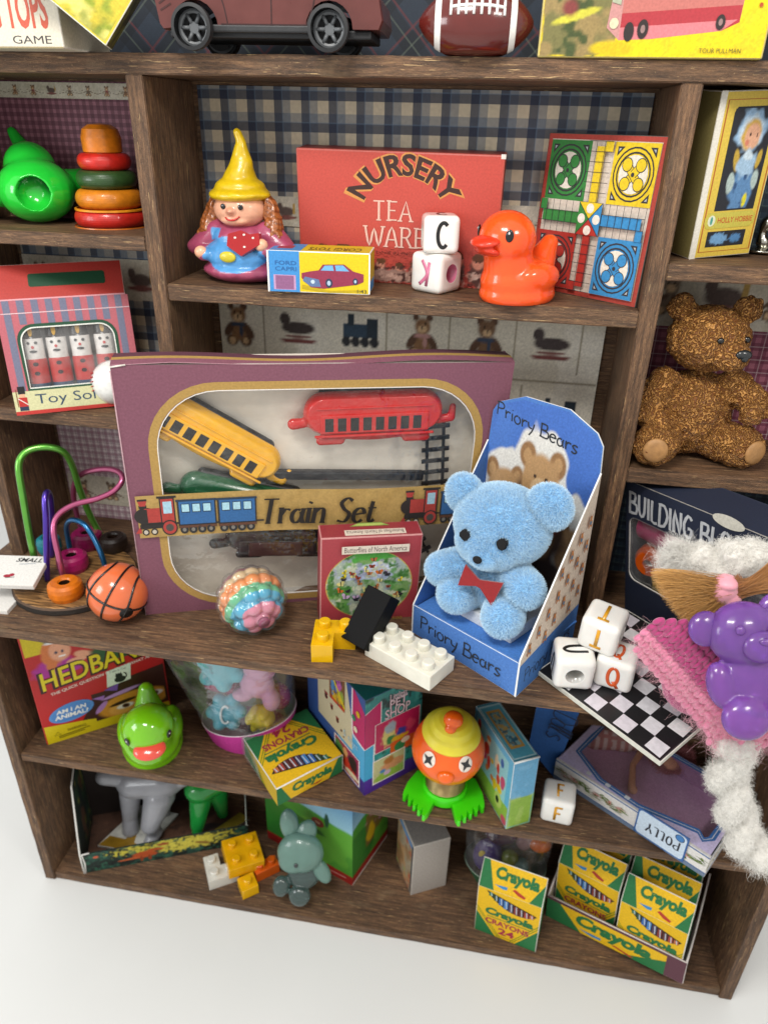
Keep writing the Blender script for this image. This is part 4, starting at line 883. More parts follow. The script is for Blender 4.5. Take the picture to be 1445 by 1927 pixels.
for a_, b_ in (((.4, .4), (.6, .6)), ((.4, .6), (.6, .4))): A.line([a_, b_], .005, DK)
g.build('board', MATTE, t)
# ================================================================ RIGHT CUBBIES
t = thing('doll_box', 'tall yellow framed box picturing a rag doll in a blue bonnet', 'box', mat=pose(10.85, .609, ZR1, 25.9, 3.5, -3.2))
w_, d_, h_ = 1.42, .62, 2.92
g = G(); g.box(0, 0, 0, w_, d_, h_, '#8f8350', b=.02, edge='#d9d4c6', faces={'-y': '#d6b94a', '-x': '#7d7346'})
A = FR(w_, h_, g); A.rect(0, 0, .09, 1, '#ded9cc'); A.line([(.13, .04), (.96, .04), (.96, .95), (.13, .95)], .02, '#b5632a', closed=True); A.poly([(.25, .3), (.88, .3), (.88, .88), (.84, .91), (.29, .91), (.25, .88)], '#23252c'); A.poly([(.22, .07), (.84, .07), (.84, .17), (.22, .17)], '#23252c')
cv = Cv(44, 74, '#23252c'); cv.ell(.5, .80, .36, .20, '#8fb0cf', wob=.5); cv.ell(.5, .78, .30, .165, '#b9cede', wob=.4); cv.ell(.52, .74, .24, .15, '#c9a24a', wob=.3); cv.ell(.56, .73, .19, .125, '#d8a384'); cv.ell(.28, .5, .07, .12, '#b99a3c', .5); cv.ell(.85, .5, .06, .1, '#b99a3c', -.4)
cv.ell(.55, .22, .32, .26, '#5a83ae', wob=.4); cv.ell(.55, .46, .24, .14, '#9dbad2', wob=.5); cv.ell(.55, .54, .13, .05, '#c3d3dd', wob=.3); cv.ell(.25, .28, .1, .1, '#a8b9b4', wob=.5); cv.ell(.86, .28, .09, .1, '#a8b9b4', wob=.5); cv.ell(.7, .08, .06, .08, '#d6cc2a', wob=.4)
cv.ell(.5, .75, .02, .02, '#33201a'); cv.ell(.68, .74, .015, .02, '#33201a'); cv.ell(.45, .67, .05, .03, '#c97a62'); cv.patch(12, .62, '#2f4f78', y1=.35, x0=.3, x1=.8); cv.grain(.2); A.image(cv, .26, .31, .87, .90)
cv = Cv(30, 12, '#23252c'); cv.ell(.3, .5, .22, .4, '#6f9cc4', wob=.6); cv.ell(.75, .5, .15, .3, '#4f7fae', wob=.6); A.image(cv, .23, .075, .83, .165)
A.poly([(.18, .19), (.88, .19), (.94, .22), (.94, .26), (.88, .29), (.18, .29), (.13, .26), (.13, .22)], '#c4b84e'); A.ell(.24, .24, .06, .035, '#d8dcc0'); A.ell(.24, .24, .02, .026, '#4f9a8a'); A.text('HOLLY HOBBIE', .34, .222, .9, .258, '#c2502a', bold=.01)
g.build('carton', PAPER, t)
p = at(1432, 478, z=ZR1); t = thing('metal_ring', 'shiny silver metal ring on the shelf beside the doll box', 'ring', mat=pose(p.x+.0, p.y+.12, ZR1))
SM = pmat('silver_metal', '#b9b7ac', .22, metal=1, bump=(7, .3), var=(5, .2), rvar=.1)
g = G(); g.tube([(.3+.38*math.cos(rad(a_)), -.1, .42+.36*math.sin(rad(a_))) for a_ in range(70, 300, 10)], [.11+.03*math.sin(i) for i in range(23)], seg=12, smooth_n=2); g.ell((.2, -.12, .07), (.55, .3, .075)); g.build('ring', SM, t)
# brown resin bear
a, b = at(1240, 880, z=ZR2), at(1395, 873, z=ZR2)
t = thing('teddy_bear_figurine', 'seated brown teddy bear figurine with curly carved fur and black nose', 'figurine', mat=pose(11.68, 1.05, ZR2, 6) @ Matrix.Diagonal((1.10, 1.0, 1.04, 1)))
def curl_mat():
    m = bpy.data.materials.new('carved_curly_fur'); tt, N, L = nt(m); out = N.new('ShaderNodeOutputMaterial'); b_ = N.new('ShaderNodeBsdfPrincipled'); L.new(b_.outputs[0], out.inputs[0])
    tc = N.new('ShaderNodeTexCoord'); n1 = N.new('ShaderNodeTexNoise'); n1.inputs['Scale'].default_value = 3.2; n1.inputs['Detail'].default_value = 2; L.new(tc.outputs['Object'], n1.inputs[0])
    vm = N.new('ShaderNodeVectorMath'); vm.operation = 'MULTIPLY_ADD'; L.new(n1.outputs['Color'], vm.inputs[0]); vm.inputs[1].default_value = (1.6, 1.6, 1.6); L.new(tc.outputs['Object'], vm.inputs[2])
    w = N.new('ShaderNodeTexWave'); w.inputs['Scale'].default_value = 2.5; w.inputs['Distortion'].default_value = 8; w.inputs['Detail'].default_value = 3; w.inputs['Detail Scale'].default_value = 2.4; L.new(vm.outputs[0], w.inputs[0])
    r_ = N.new('ShaderNodeValToRGB'); e = r_.color_ramp.elements; e[0].color = (*hexc('#74451a'), 1); e[1].color = (*hexc('#c48d4a'), 1); e[0].position = .12; e[1].position = .85; k = e.new(.45); k.color = (*hexc('#a0662a'), 1); L.new(w.outputs['Fac'], r_.inputs[0]); L.new(r_.outputs[0], b_.inputs['Base Color'])
    bp = N.new('ShaderNodeBump'); bp.inputs['Strength'].default_value = 1; bp.inputs['Distance'].default_value = .07; L.new(w.outputs['Fac'], bp.inputs['Height']); L.new(bp.outputs[0], b_.inputs['Normal']); b_.inputs['Roughness'].default_value = .45; return m
CM = curl_mat()
el = [('e', (0, .1, .95), (.82, .68, .95)), ('e', (-.02, -.05, 2.6), (.78, .7, .66)), ('e', (.28, -.58, 2.38), (.36, .34, .3)), ('e', (.62, .0, 3.2), (.28, .16, .28)), ('e', (-.62, .0, 3.2), (.28, .16, .28)),
      ('c', (-.68, -.05, 1.65), (-1.02, -.25, 1.05), .32, .3), ('c', (-1.0, -.25, 1.05), (-.72, -.5, .82), .28, .24), ('c', (.68, -.05, 1.65), (1.12, -.35, 1.3), .32, .3), ('c', (1.1, -.35, 1.3), (.95, -.6, 1.2), .28, .24),
      ('c', (-.4, .0, .45), (-.82, -.75, .48), .42, .44), ('c', (.4, .0, .45), (.92, -.55, .45), .42, .46)]
me = blob(el, .035, 5)
displace(me, lambda c, n: n*(noise.noise(c*6)*.05+noise.noise(c*14)*.03))
mesh_obj('body', me, CM, t)
PD = pmat('sole_pad_resin', '#9c7346', .5, bump=(9, .5), var=(8, .2), crease_tone=.3)
for c, n in (((-.9, -1.12, .5), (-.15, -1, .05)), ((1.08, -.93, .47), (.45, -1, .0))):
    g = G(); q = Vector(n).to_track_quat('Y', 'Z').to_matrix(); g.ell(c, (.24, .09, .26), R=q); g.build('foot_pad', PD, t)
BK = pmat('glossy_black', None, .2, coat=.5)
for x, y, z in ((-.02, -.74, 2.72), (.52, -.56, 2.72)):
    g = G(); g.ell((x, y, z), (.065, .05, .065), '#0b0a0a'); g.build('eye', BK, t)
g = G(); g.ell((.40, -.90, 2.50), (.15, .08, .10), '#1c2022'); g.ell((.42, -.93, 2.44), (.07, .05, .08), '#1c2022'); g.build('nose', BK, t)
# ================================================================ COUNTER
# bead maze
mc = Vector((-3.0, -.92, 0)); t = thing('bead_maze', 'round wooden bead maze with green, pink, blue and purple wires', 'bead maze', mc)
g = G(); RB = 1.52
g.lathe([(0, .0, '#1a1613'), (RB, .0, '#1a1613'), (RB+.02, .03, '#221d1a'), (RB+.01, .15, '#26211d'), (RB-.03, .19, '#4a3420')], 64)
base = g.build('base_edge', pmat('scorched_edge', None, .6, bump=(20, .6)), t)
def burl():
    m = bpy.data.materials.new('maze_base_wood'); tt, N, L = nt(m); out = N.new('ShaderNodeOutputMaterial'); b_ = N.new('ShaderNodeBsdfPrincipled'); L.new(b_.outputs[0], out.inputs[0]); tc = N.new('ShaderNodeTexCoord'); mp = N.new('ShaderNodeMapping'); mp.inputs['Rotation'].default_value = (0, 0, rad(28)); mp.inputs['Scale'].default_value = (1.5, 16, 4); L.new(tc.outputs['Object'], mp.inputs[0])
    n = N.new('ShaderNodeTexNoise'); n.inputs['Detail'].default_value = 5; n.inputs['Distortion'].default_value = .5; n.inputs['Scale'].default_value = 1.2; L.new(mp.outputs[0], n.inputs[0]); r_ = N.new('ShaderNodeValToRGB'); e = r_.color_ramp.elements; e[0].position = .36; e[0].color = (*hexc('#33200f'), 1); e[1].position = .66; e[1].color = (*hexc('#a97f4d'), 1); L.new(n.outputs['Fac'], r_.inputs[0]); L.new(r_.outputs[0], b_.inputs['Base Color']); b_.inputs['Roughness'].default_value = .5; bp = N.new('ShaderNodeBump'); bp.inputs['Strength'].default_value = .4; bp.inputs['Distance'].default_value = .02; L.new(n.outputs['Fac'], bp.inputs['Height']); L.new(bp.outputs[0], b_.inputs['Normal']); return m
g = G(); g.lathe([(RB-.03, .19), (RB-.06, .2), (0, .2)], 64); g.build('base', burl(), t)
def wire(name, pts, col, r=.082, n=6):
    g = G(); g.tube([Vector(p)-mc for p in pts], r, col, seg=14, smooth_n=n); return g.build(name, pmat('anodised_wire_'+col[1:], col, .28, metal=.75, coat=.6, var=(3, .1), bump=(3, .08)), t)
def W(lst, y0, y1):      # wire points: picture positions read off, depth running from y0 to y1
    n = len(lst)-1; return [at(u, v, y=y0+(y1-y0)*i/n) for i, (u, v) in enumerate(lst)]
a, b = at(72, 1078, z=.2), at(199, 1022, z=.2); wire('green_wire', [a]+W([(57, 1010), (44, 935), (36, 880), (44, 856), (65, 844), (95, 842), (122, 852), (138, 880), (152, 925), (175, 980)], a.y, b.y)+[b], '#5fa83c', .088)
a, b = at(90, 1092, z=.2), at(98, 1048, z=.2); wire('purple_wire', [a]+W([(88, 1040), (87, 980), (85, 940), (90, 926), (96, 940), (99, 990)], a.y, b.y)+[b], '#4a2f9e', .075)
a, b = at(121, 1092, z=.3), at(155, 1000, z=.2); wire('pink_wire', [a]+W([(112, 1050), (102, 1005), (104, 980), (118, 962), (145, 948), (185, 938), (215, 924), (230, 905), (226, 890), (205, 883), (172, 886), (150, 896), (140, 915), (140, 940), (147, 975)], a.y, b.y)+[b], '#b5577f', .075)
a, b = at(134, 1042, z=.3), at(203, 1082, z=.2); wire('blue_wire', [a]+W([(129, 1015), (126, 992), (132, 980), (146, 980), (162, 990), (178, 1015), (192, 1045)], a.y, b.y)+[b], '#1f6a9e', .07)
def mbead(u, v, col, r, h, z=.2, hole=.13, tilt=(0, 0)):
    p = at(u, v, z=z+h)-mc; g = G(); g.lathe([(hole, z+h-.05), (hole+.03, z+h), (r-.1, z+h), (r-.02, z+h-.06), (r, z+h-.16), (r, z+.12), (r-.04, z), (hole, z)], 36, (p.x, p.y, 0), col=col); g.lathe([(hole, z), (hole, z+h-.04)], 24, (p.x, p.y, 0), col='#2a1a12'); g.build('wooden_bead', WP, t)
mbead(121, 1094, '#d8720f', .42, .42); mbead(134, 1042, '#a3185c', .4, .45); mbead(90, 1010, '#1a8391', .32, .45); mbead(162, 1000, '#8a1450', .42, .45); mbead(212, 1008, '#241a16', .38, .4)
# basketball
p = at(206, 1187, z=0); R_ = .71; t = thing('toy_basketball', 'orange basketball bead with black seams in front of the train set box', 'ball', mat=pose(p.x+.02, p.y+.60, R_, 0) @ Matrix.Rotation(rad(25), 4, 'Y') @ Matrix.Rotation(rad(-12), 4, 'X'))
g = G(); g.ell((0, 0, 0), (R_, R_, R_), '#d9714a', seg=48, rows=28); g.build('ball', pmat('orange_basketball_glaze', '#d46a3e', .2, sss=.2, coat=.5, bump=(20, .05), var=(3, .05)), t)
g = G(); 
def gc(fn, n=40): g.tube([Vector(fn(2*PI*i/n)).normalized()*(R_+.003) for i in range(n+1)], .028, '#150f0e', seg=8, caps=False)
gc(lambda a: (math.cos(a), math.sin(a), 0)); gc(lambda a: (0, math.cos(a), math.sin(a)))
for s in (-1, 1): gc(lambda a: (s*(.55+.16*math.cos(2*a)), math.cos(a)*.8, math.sin(a)*.8))
g.build('seams', pmat('black_seam_paint', '#17100e', .25, coat=.4), t)
g = G(); hp = Vector((.66, -.68, -.12)).normalized(); g.tube([hp*(R_-.05), hp*(R_+.012)], .155, '#080607', seg=28); g.build('bead_hole', pmat('black_hole', '#060505', .5), t)
# white cards at the left edge
for (zc, u0, v0, yaw, lab, txt) in ((.62, 63, 1103, 8, 'white card reading SMALL propped on the bead maze at the left edge', 'SMALL'), (.1, 14, 1150, 5, 'plain white card lying under the SMALL card at the left edge', None)):
    p = at(u0, v0, z=zc); t = thing('card', lab, 'card', mat=pose(p.x, p.y, zc, yaw, 12 if txt else 0, 0))
    g = G(); g.box(-1.6, 0, -.13, 0, 1.05, 0, '#d9d7d2', b=.015, edge='#cdc9c2'); A = Art(g, (-1.6, 0, 0), (1, 0, 0), (0, 1, 0), 1.6, 1.05)
    if txt: A.text('SMALL', .52, .78, .93, .92, '#1c1c20', bold=.02, shear=.25); A.line([(.6, .7), (.85, .74)], .01, '#7a8795'); A.ell(.52, .3, .06, .05, '#9c1f34'); A.ell(.58, .34, .04, .05, '#9c1f34'); A.line([(.5, .24), (.64, .27)], .012, '#3a4a3a')
    g.build('card', PAPER, t)
# train set box
Mt = pose(-.596, -1.947, 0, 20.1, 3.0, 1.2); w_, d_, h_ = 8.55, .72, 6.35
t = thing('train_set_box', 'large plum window box lettered Train Set in the centre of the counter', 'box', mat=Mt)
def rr(x0, z0, x1, z1, r, n=9):
    P = []
    for cx, cz, a0 in ((x1-r, z1-r, 0), (x0+r, z1-r, 90), (x0+r, z0+r, 180), (x1-r, z0+r, 270)):
        for i in range(n+1): q = rad(a0+i*90/n); P.append((cx+r*math.cos(q), cz+r*math.sin(q)))
    return P
PLUM = '#784a59'; GOLD = '#a68548'
win = rr(.72, .36, 7.85, 5.80, 1.35)
g = G(); frame_face(g, [(0, 0), (w_, 0), (w_, h_), (0, h_)], win, (0, 0, 0), (1, 0, 0), (0, 0, 1), PLUM, thick=.05)
A = Art(g, (0, 0, 0), (1, 0, 0), (0, 0, 1), 1, 1); A.line(rr(.63, .27, 7.94, 5.89, 1.42), .18, GOLD, closed=True); A.line(rr(.73, .37, 7.84, 5.79, 1.35), .022, '#d9d3cc', closed=True)
# slight waviness of the card
for i, v in enumerate(g.v): g.v[i] = (v[0], v[1], v[2]+(.05*math.sin(v[0]*1.1+.5) if v[2] > 6 else 0))
g.build('front_panel', MATTE, t)
g = G(); g.box(0, .06, 0, .05, d_, h_, '#8f6a73', b=.01, faces={'-x': '#7a4c58'}); g.box(w_-.05, .06, 0, w_, d_, h_, PLUM, b=.01, faces={'-x': '#b9b3ac'}); g.box(.05, .06, 0, w_-.05, d_, .05, PLUM, b=.01, faces={'z': '#bdb8b0'})
NX = 24
for i in range(NX):
    x0, x1 = i*w_/NX, (i+1)*w_/NX; f = lambda x: h_+.05*math.sin(x*1.1+.5); g.add([(x0, -.0, f(x0)), (x1, -.0, f(x1)), (x1, .2, f(x1)+.04), (x0, .2, f(x0)+.04), (x1, .34, f(x1)+.045), (x0, .34, f(x0)+.045), (x1, .40, f(x1)+.045), (x0, .40, f(x0)+.045), (x1, d_, f(x1)), (x0, d_, f(x0))], [(0, 1, 2, 3)], '#7b4c5a')
    g.add([(x0, .2, f(x0)+.04), (x1, .2, f(x1)+.04), (x1, .34, f(x1)+.045), (x0, .34, f(x0)+.045)], [(0, 1, 2, 3)], GOLD); g.add([(x0, .34, f(x0)+.045), (x1, .34, f(x1)+.045), (x1, d_, f(x1)), (x0, d_, f(x0))], [(0, 1, 2, 3)], '#5e3643')
g.build('carton', MATTE, t)
g = G(); g.box(.05, d_-.05, .05, w_-.05, d_-.01, h_-.02, '#c7c0b4', b=0); g.build('backing_card', pmat('cream_backing_card', '#e2dacb', .75, bump=(3, .6), var=(1.2, .16)), t)
g = G(); g.tube([(0, .0, h_-.02), (.3, -.01, h_+.03)], .02, '#d8d0c8', seg=6); g.tube([(0.0, -.0, .0), (.0, -.004, 3.2), (-.01, 0, h_-.1)], .016, '#b08e94', seg=6); g.tube([(0, -.004, h_+.02), (1.2, -.004, h_+.07), (2.5, -.004, h_+.01), (4, -.004, h_-.03)], .008, '#a87f88', seg=6); g.build('worn_edge', MATTE, t)
NF = 40; g = G(); vs = []; fs = []
for j in range(NF+1):
    for i in range(NF*2+1): x = .6+7.35*i/NF/2; z = .28+5.6*j/NF; vs.append((x, .085+.03*noise.noise(Vector((x*.9, 3, z*.9)))+.035*noise.noise(Vector((x*2.6+z*1.5, 8, z*1.2-x))), z))
fs = [(j*(2*NF+1)+i, j*(2*NF+1)+i+1, (j+1)*(2*NF+1)+i+1, (j+1)*(2*NF+1)+i) for j in range(NF) for i in range(2*NF)]
g.add(vs, fs, '#ffffff', 0, True); g.build('window', film('crinkled_window_film', haze=.006, rough=.05, crinkle=1.0), t)
# banner across the window
bz0, bz1 = 2.26, 3.36; g = G(); vs = []; n = 40
def by(x): return -.03-.03*math.sin(x*.8)**2
bann = G(); A = Art(bann, (0, -.02, bz0), (1, 0, 0), (0, 0, 1), w_, bz1-bz0)
cv = Cv(90, 12, '#a88a50'); cv.patch(4, .5, '#9c7d42', amt=.4); cv.grain(.12); A.image(cv, .015, 0, .985, 1)
def loco(x, s, flip=1):     # engine pointing left, units of panel fraction
    X = lambda v: x+v*s*.118; R4 = lambda a, b, c, d, col: A.rect(X(a), b, X(c), d, col)
    K = '#2a2523'; RD = '#a33a34'
    A.ell(X(.27), .52, .033*s, .20, K); R4(.12, .3, .65, .68, K); R4(.24, .36, .62, .70, RD); R4(.12, .7, .3, .78, K); A.poly([(X(.14), .76), (X(.28), .76), (X(.32), .9), (X(.1), .9)], RD); A.line([(X(.1), .9), (X(.32), .9)], .006, K)
    R4(.6, .32, .95, .93, K); R4(.63, .35, .92, .9, RD); R4(.68, .56, .88, .84, '#9cc0cf'); R4(.55, .92, 1.0, .97, K); A.poly([(X(-.02), .12), (X(.12), .3), (X(.12), .12)], RD); R4(.1, .22, .62, .32, K)
    for q in (.22, .42): A.ell(X(q), .14, .0095*s, .08, K); A.ell(X(q), .14, .006*s, .05, '#b9b0a0')
    A.ell(X(.79), .22, .022*s, .185, K); A.ell(X(.79), .22, .0185*s, .155, RD); A.ell(X(.79), .22, .011*s, .09, '#4a4440'); R4(.95, .3, 1.12, .34, K)
def wagon(x, s):
    X = lambda v: x+v*s*.118; K = '#2a2a2c'
    A.rect(X(0), .25, X(.86), .86, K); A.rect(X(.04), .28, X(.83), .82, '#2f5f93'); A.rect(X(-.02), .82, X(.88), .87, '#24364a')
    for q in range(3): A.rect(X(.09+q*.24), .56, X(.28+q*.24), .77, '#223'.replace('#223', '#22344a')); A.rect(X(.105+q*.24), .58, X(.265+q*.24), .755, '#9fc6d3')
    for q in range(4): A.ell(X(.12+q*.2), .15, .011*s, .095, K); A.ell(X(.12+q*.2), .15, .005*s, .045, '#77726a')
    A.rect(X(.86), .27, X(1.02), .31, K); A.rect(X(0), .2, X(.86), .26, '#5a3a2c')
loco(.008, .93); wagon(.118, .98); wagon(.222, 1.0); loco(.722, .93); wagon(.835, .98)
for ox in (0,): pen(A, 'Train Set', .330+ox, .22, .60, .084, .0118, '#1f1a17', shear=.17, w2=.0046, serif=.0075, adv=1.0)
for i, v in enumerate(bann.v): bann.v[i] = (v[0], v[1]-.035-.03*math.sin(v[0]*.9)**2, v[2]+.05*math.sin(v[0]*.75))
bann.build('banner', MATTE, t)
# contents of the train set: each carriage can be lifted out
def carriage(label, name, x, z, ang, L, H, col, win=True, y=.42, roofcol='#17181b', dark=False, flip=1):
    s = thing(name, label, 'toy train', mat=Mt @ Matrix.Translation((x, y, z)) @ Matrix.Rotation(rad(ang), 4, 'Y'), group='train pieces in the train set box' if False else None)
    mt = pmat('train_plastic_'+col[1:], col, .25, coat=.4, bump=(6, .15), var=(4, .08))
    me = blob([('c', (-L/2+H*.35, .0, H*.12), (L/2-H*.35, .0, H*.12), H*.42, H*.42), ('e', (0, 0, -.1*H), (L*.5, .24, H*.38)), ('c', (-L/2+.3, -.12, -H*.42), (-L/2+.75, -.12, -H*.42), .11, .11), ('c', (L/2-.75, -.12, -H*.42), (L/2-.3, -.12, -H*.42), .11, .11), ('c', (-L/2, 0, -.08), (-L/2-.3, 0, -.1), .11, .14), ('c', (L/2, 0, -.12), (L/2+.32, 0, -.1), .12, .1), ('c', (L/2+.32, 0, -.1), (L/2+.34, 0, .18), .1, .08)], .03, 3)
    for v in me.vertices: v.co.y = max(-.24, min(.22, v.co.y*.8)) if abs(v.co.z) < H*.5 else v.co.y*.6
    o = mesh_obj('body', me, mt, s)
    g = G(); g.box(-L/2+.28, -.29, -H*.22, L/2-.28, -.20, H*.16, col, b=.03); g.build('window_band', mt, s)
    if win:
        n = 8; pitch = (L-.75)/n; g = G()
        for i in range(n): x0 = -L/2+.38+i*pitch; g.box(x0, -.298, -H*.17, x0+pitch*.68, -.26, H*.10, '#201c1a', b=.012)
        o2 = g.build('window', pmat('dark_inset', None, .5), s)
        g = G(); g.box(-L/2+.15, -.285, -H*.3, L/2-.15, -.22, -H*.25, col, b=.02); g.box(-L/2+.2, -.27, H*.26, L/2-.2, -.2, H*.30, col, b=.02); g.build('rail', mt, s)
    me = blob([('c', (-L/2+.4, .12, H*.47), (L/2-.4, .12, H*.47), .13, .13)], .03, 2); mesh_obj('roof', me, pmat('train_roof_black', '#17181b', .4, bump=(10, .3), var=(4, .1)), s); return s
carriage('yellow toy train carriage slanting in the upper left of the train set window', 'train_carriage', 1.85, 4.50, 34, 3.2, 1.05, '#eeb010')
carriage('red toy train carriage with couplings in the upper right of the train set window', 'train_carriage', 5.50, 4.92, -1, 3.05, 1.2, '#c4140e')
carriage('green toy train carriage half hidden behind the Train Set banner', 'train_carriage', 2.55, 2.9, 16, 3.0, .85, '#1d5a3a', win=False)
s = carriage('black toy locomotive in the lower part of the train set window', 'train_engine', 3.3, 1.72, 3, 2.5, .85, '#1c1a1b', win=False)
g = G(); g.tube([(.9, -.1, -.05), (1.35, -.1, -.02)], .24, '#6b5518', seg=20); g.tube([(-.5, -.05, .3), (-.5, -.05, .58)], .12, '#17181b'); g.build('brass_boiler', pmat('brass_paint', None, .35, metal=.4), s)
g = G(); g.box(-.75, -.31, -.3, .55, -.2, .1, '#3a1f1c', b=.03); g.build('side_panel', pmat('maroon_paint', None, .4), s)
def track(label, x, z, ang, L):
    s = thing('toy_track', label, 'toy track', mat=Mt @ Matrix.Translation((x, .45, z)) @ Matrix.Rotation(rad(ang), 4, 'Y'), group=None); g = G()
    for q in (-.2, .2): g.box(-L/2, -.04, q-.035, L/2, .04, q+.035, '#191a1e', b=.01)
    n = int(L/.28)
    for i in range(n): g.box(-L/2+.1+i*L/n, -.06, -.34, -.0+-L/2+.22+i*L/n, -.02, .34, '#191a1e', b=.02)
    g.build('rail', pmat('black_track_plastic', None, .35, bump=(9, .2)), s)
track('black toy railway track upright under the red train carriage', 7.05, 3.9, 86, 1.8); s = thing('toy_track', 'flat black track piece lying just above the Train Set banner', 'toy track', mat=Mt @ Matrix.Translation((4.9, .45, 3.42)) @ Matrix.Rotation(rad(3), 4, 'Y')); g = G(); g.box(-1.9, -.1, -.1, 1.9, .1, .12, '#1b1b20', b=.04); g.build('bar', pmat('black_track_plastic', None, .35, bump=(9, .2)), s); track('black toy railway track behind the butterflies box', 6.4, 1.9, 60, 2.2)
# rainbow bumpy ball
Bc = at(475, 1143, y=-1.85); rb = .80; Bc.z = rb*.95; ax = Vector((.58, -.72, -.18)).normalized()
t = thing('rainbow_ball', 'knobbly rainbow pastel ball of pink, blue, green and orange in a clear shell', 'ball', mat=Matrix.Translation(Bc) @ Matrix.Scale(1.06, 4))
bm = bmesh.new(); bmesh.ops.create_icosphere(bm, subdivisions=6, radius=1); bumps = []
n = 54
for i in range(n):
    y = 1-2*(i+.5)/n; r_ = math.sqrt(1-y*y); a_ = i*2.39996; bumps.append(Vector((r_*math.cos(a_), y, r_*math.sin(a_))))
vv = [v.co.copy() for v in bm.verts]
def bump_r(c, base, amp, sharp):
    m = max(c.dot(b_) for b_ in bumps); return base+amp*max(0, (m-.955)/.045)**sharp
for v in bm.verts: v.co = v.co*bump_r(v.co, .64, .10, .6)
me = bpy.data.meshes.new('core'); bm.to_mesh(me); bm.free()
def rb_col(c, n):
    d = c.normalized().dot(ax)+noise.noise(c*4)*.05
    for th, cc in ((.80, '#cf7f95'), (.52, '#3f9fc0'), (.26, '#5fae82'), (-.12, '#dd8b4f'), (-.45, '#cbb089')):
        if d > th: return cc
    return '#a76f74'
paint(me, rb_col); me.polygons.foreach_set('use_smooth', [True]*len(me.polygons)); mesh_obj('core', me, pmat('pastel_candy_plastic', None, .2, sss=.5, coat=.5, bump=None, var=(5, .08)), t)
bm = bmesh.new(); bmesh.ops.create_icosphere(bm, subdivisions=6, radius=1)
for v in bm.verts: v.co = v.co*bump_r(v.co, .655, .15, .6)
me = bpy.data.meshes.new('clear_shell'); bm.to_mesh(me); bm.free(); me.polygons.foreach_set('use_smooth', [True]*len(me.polygons)); mesh_obj('clear_shell', me, film('clear_shell_plastic', haze=.03, rough=.03, crinkle=.1), t)
g = G(); g.tube([ax*.70, ax*.785], .13, '#8a4a62', seg=24); g.build('bead_hole', pmat('pink_hole', None, .4), t)
# butterflies puzzle
t = thing('puzzle_box', 'small red puzzle box lettered Butterflies of North America', 'box', mat=pose(3.65, -1.50, 0, 19.5, 2, 1.5)); w_, d_, h_ = 2.38, .62, 2.45
g = G(); g.box(0, 0, 0, w_, d_, h_, '#8a3038', b=.03, edge='#b8817f', faces={'-y': '#9c3a42', 'z': '#8a2f38', '-x': '#93353d'})
A = FR(w_, h_, g); cv = Cv(84, 74, '#6f9457'); cv.patch(5, .45, '#9aa79c', amt=.9); cv.patch(7, .5, '#4f8a3a', amt=.9); cv.ell(.55, .72, .26, .1, '#c3cbe0', wob=.8); cv.ell(.45, .62, .3, .05, '#a9b6cf', wob=.8); cv.patch(9, .6, '#8c8fa9', amt=.7); cv.patch(11, .62, '#b9bfa6'); cv.ell(.5, .98, .5, .12, '#4a9a3c', wob=1); cv.patch(13, .63, '#3a6a30'); cv.grain(.25)
A.ell(.49, .45, .438, .395, '#b59a4f', n=48)
A.image(cv, .06, .06, .92, .84, mask=lambda u, v: (u-.5)**2+(v-.5)**2 < .247)
r = random.Random(3)
for i in range(34):
    a_ = r.random()*6.28; q = math.sqrt(r.random())*.9; x, y = .49+.38*q*math.cos(a_), .44+.34*q*math.sin(a_); s_ = r.uniform(.018, .034); c = r.choice(['#b9632a', '#c9b91e', '#2a2a33', '#b9a0c0', '#8a3a24', '#c7bf7a', '#a86a3c']); rot = r.uniform(-1, 1)
    for sx in (-1, 1): A.ell(x+sx*s_*.7*math.cos(rot), y+s_*.7*math.sin(rot)*sx+s_*.2, s_*.75, s_*.55, c, rot+sx*.7, n=8); A.ell(x+sx*s_*.5*math.cos(rot), y-s_*.5, s_*.45, s_*.4, c, rot, n=8)
    A.line([(x, y-s_*.8), (x, y+s_*.8)], .008, '#1d1a18')
A.rect(.20, .845, .86, .93, '#cfc3b4'); A.text('Butterflies of North America', .225, .86, .835, .918, '#3b2630'); A.text('500', .74, .045, .84, .08, '#b09a3a')
A = TOP(w_, d_, h_, g); A.rect(.24, .12, .84, .5, '#cfc3b4'); A.text('Butterflies of North America', .26, .2, .82, .44, '#3b2630', rot=PI); A.poly([(.3, .75), (.7, .75), (.62, .98), (.4, .98)], '#7a9b4a'); A.ell(.5, .85, .15, .08, '#a9b860')
g.build('carton', PAPER, t)
# building bricks
BM = {}
def bplastic(c): return pmat('brick_plastic_'+c[1:], c, .25, sss=.3, coat=.25, bump=(3, .04), var=(5, .05), sssr=.08)
def brick(label, M, cells, col, p=.48, h=.36, group='interlocking toy bricks'):
    t = thing('toy_brick', label, 'toy brick', mat=M, group=group); g = G(); xs = [c[0] for c in cells]; ys = [c[1] for c in cells]
    full = len(cells) == (max(xs)+1)*(max(ys)+1)
    if full: g.box(0, 0, 0, (max(xs)+1)*p, (max(ys)+1)*p, h, col, b=.02)
    else:
        out = [(0, 0), (2*p, 0), (2*p, p), (p, p), (p, 2*p), (0, 2*p)]; 
        if (1, 1) in cells and (0, 1) in cells: out = [(0, 0), (p, 0), (p, p), (2*p, p), (2*p, 2*p), (0, 2*p)]
        g.prism(out, (0, 0, h), (1, 0, 0), (0, 1, 0), h, col)
    o = g.build('block', bplastic(col), t)
    if not full: md = None
    for cx, cy in cells:
        s = G(); s.lathe([(0, h+.17), (.115, h+.17), (.135, h+.155), (.14, h+.12), (.14, h-.01)], 24, ((cx+.5)*p, (cy+.5)*p, 0)); 
        for i, f in enumerate(s.f): s.f[i] = f[::-1]
        s.build('stud', bplastic(col), o)
    return t
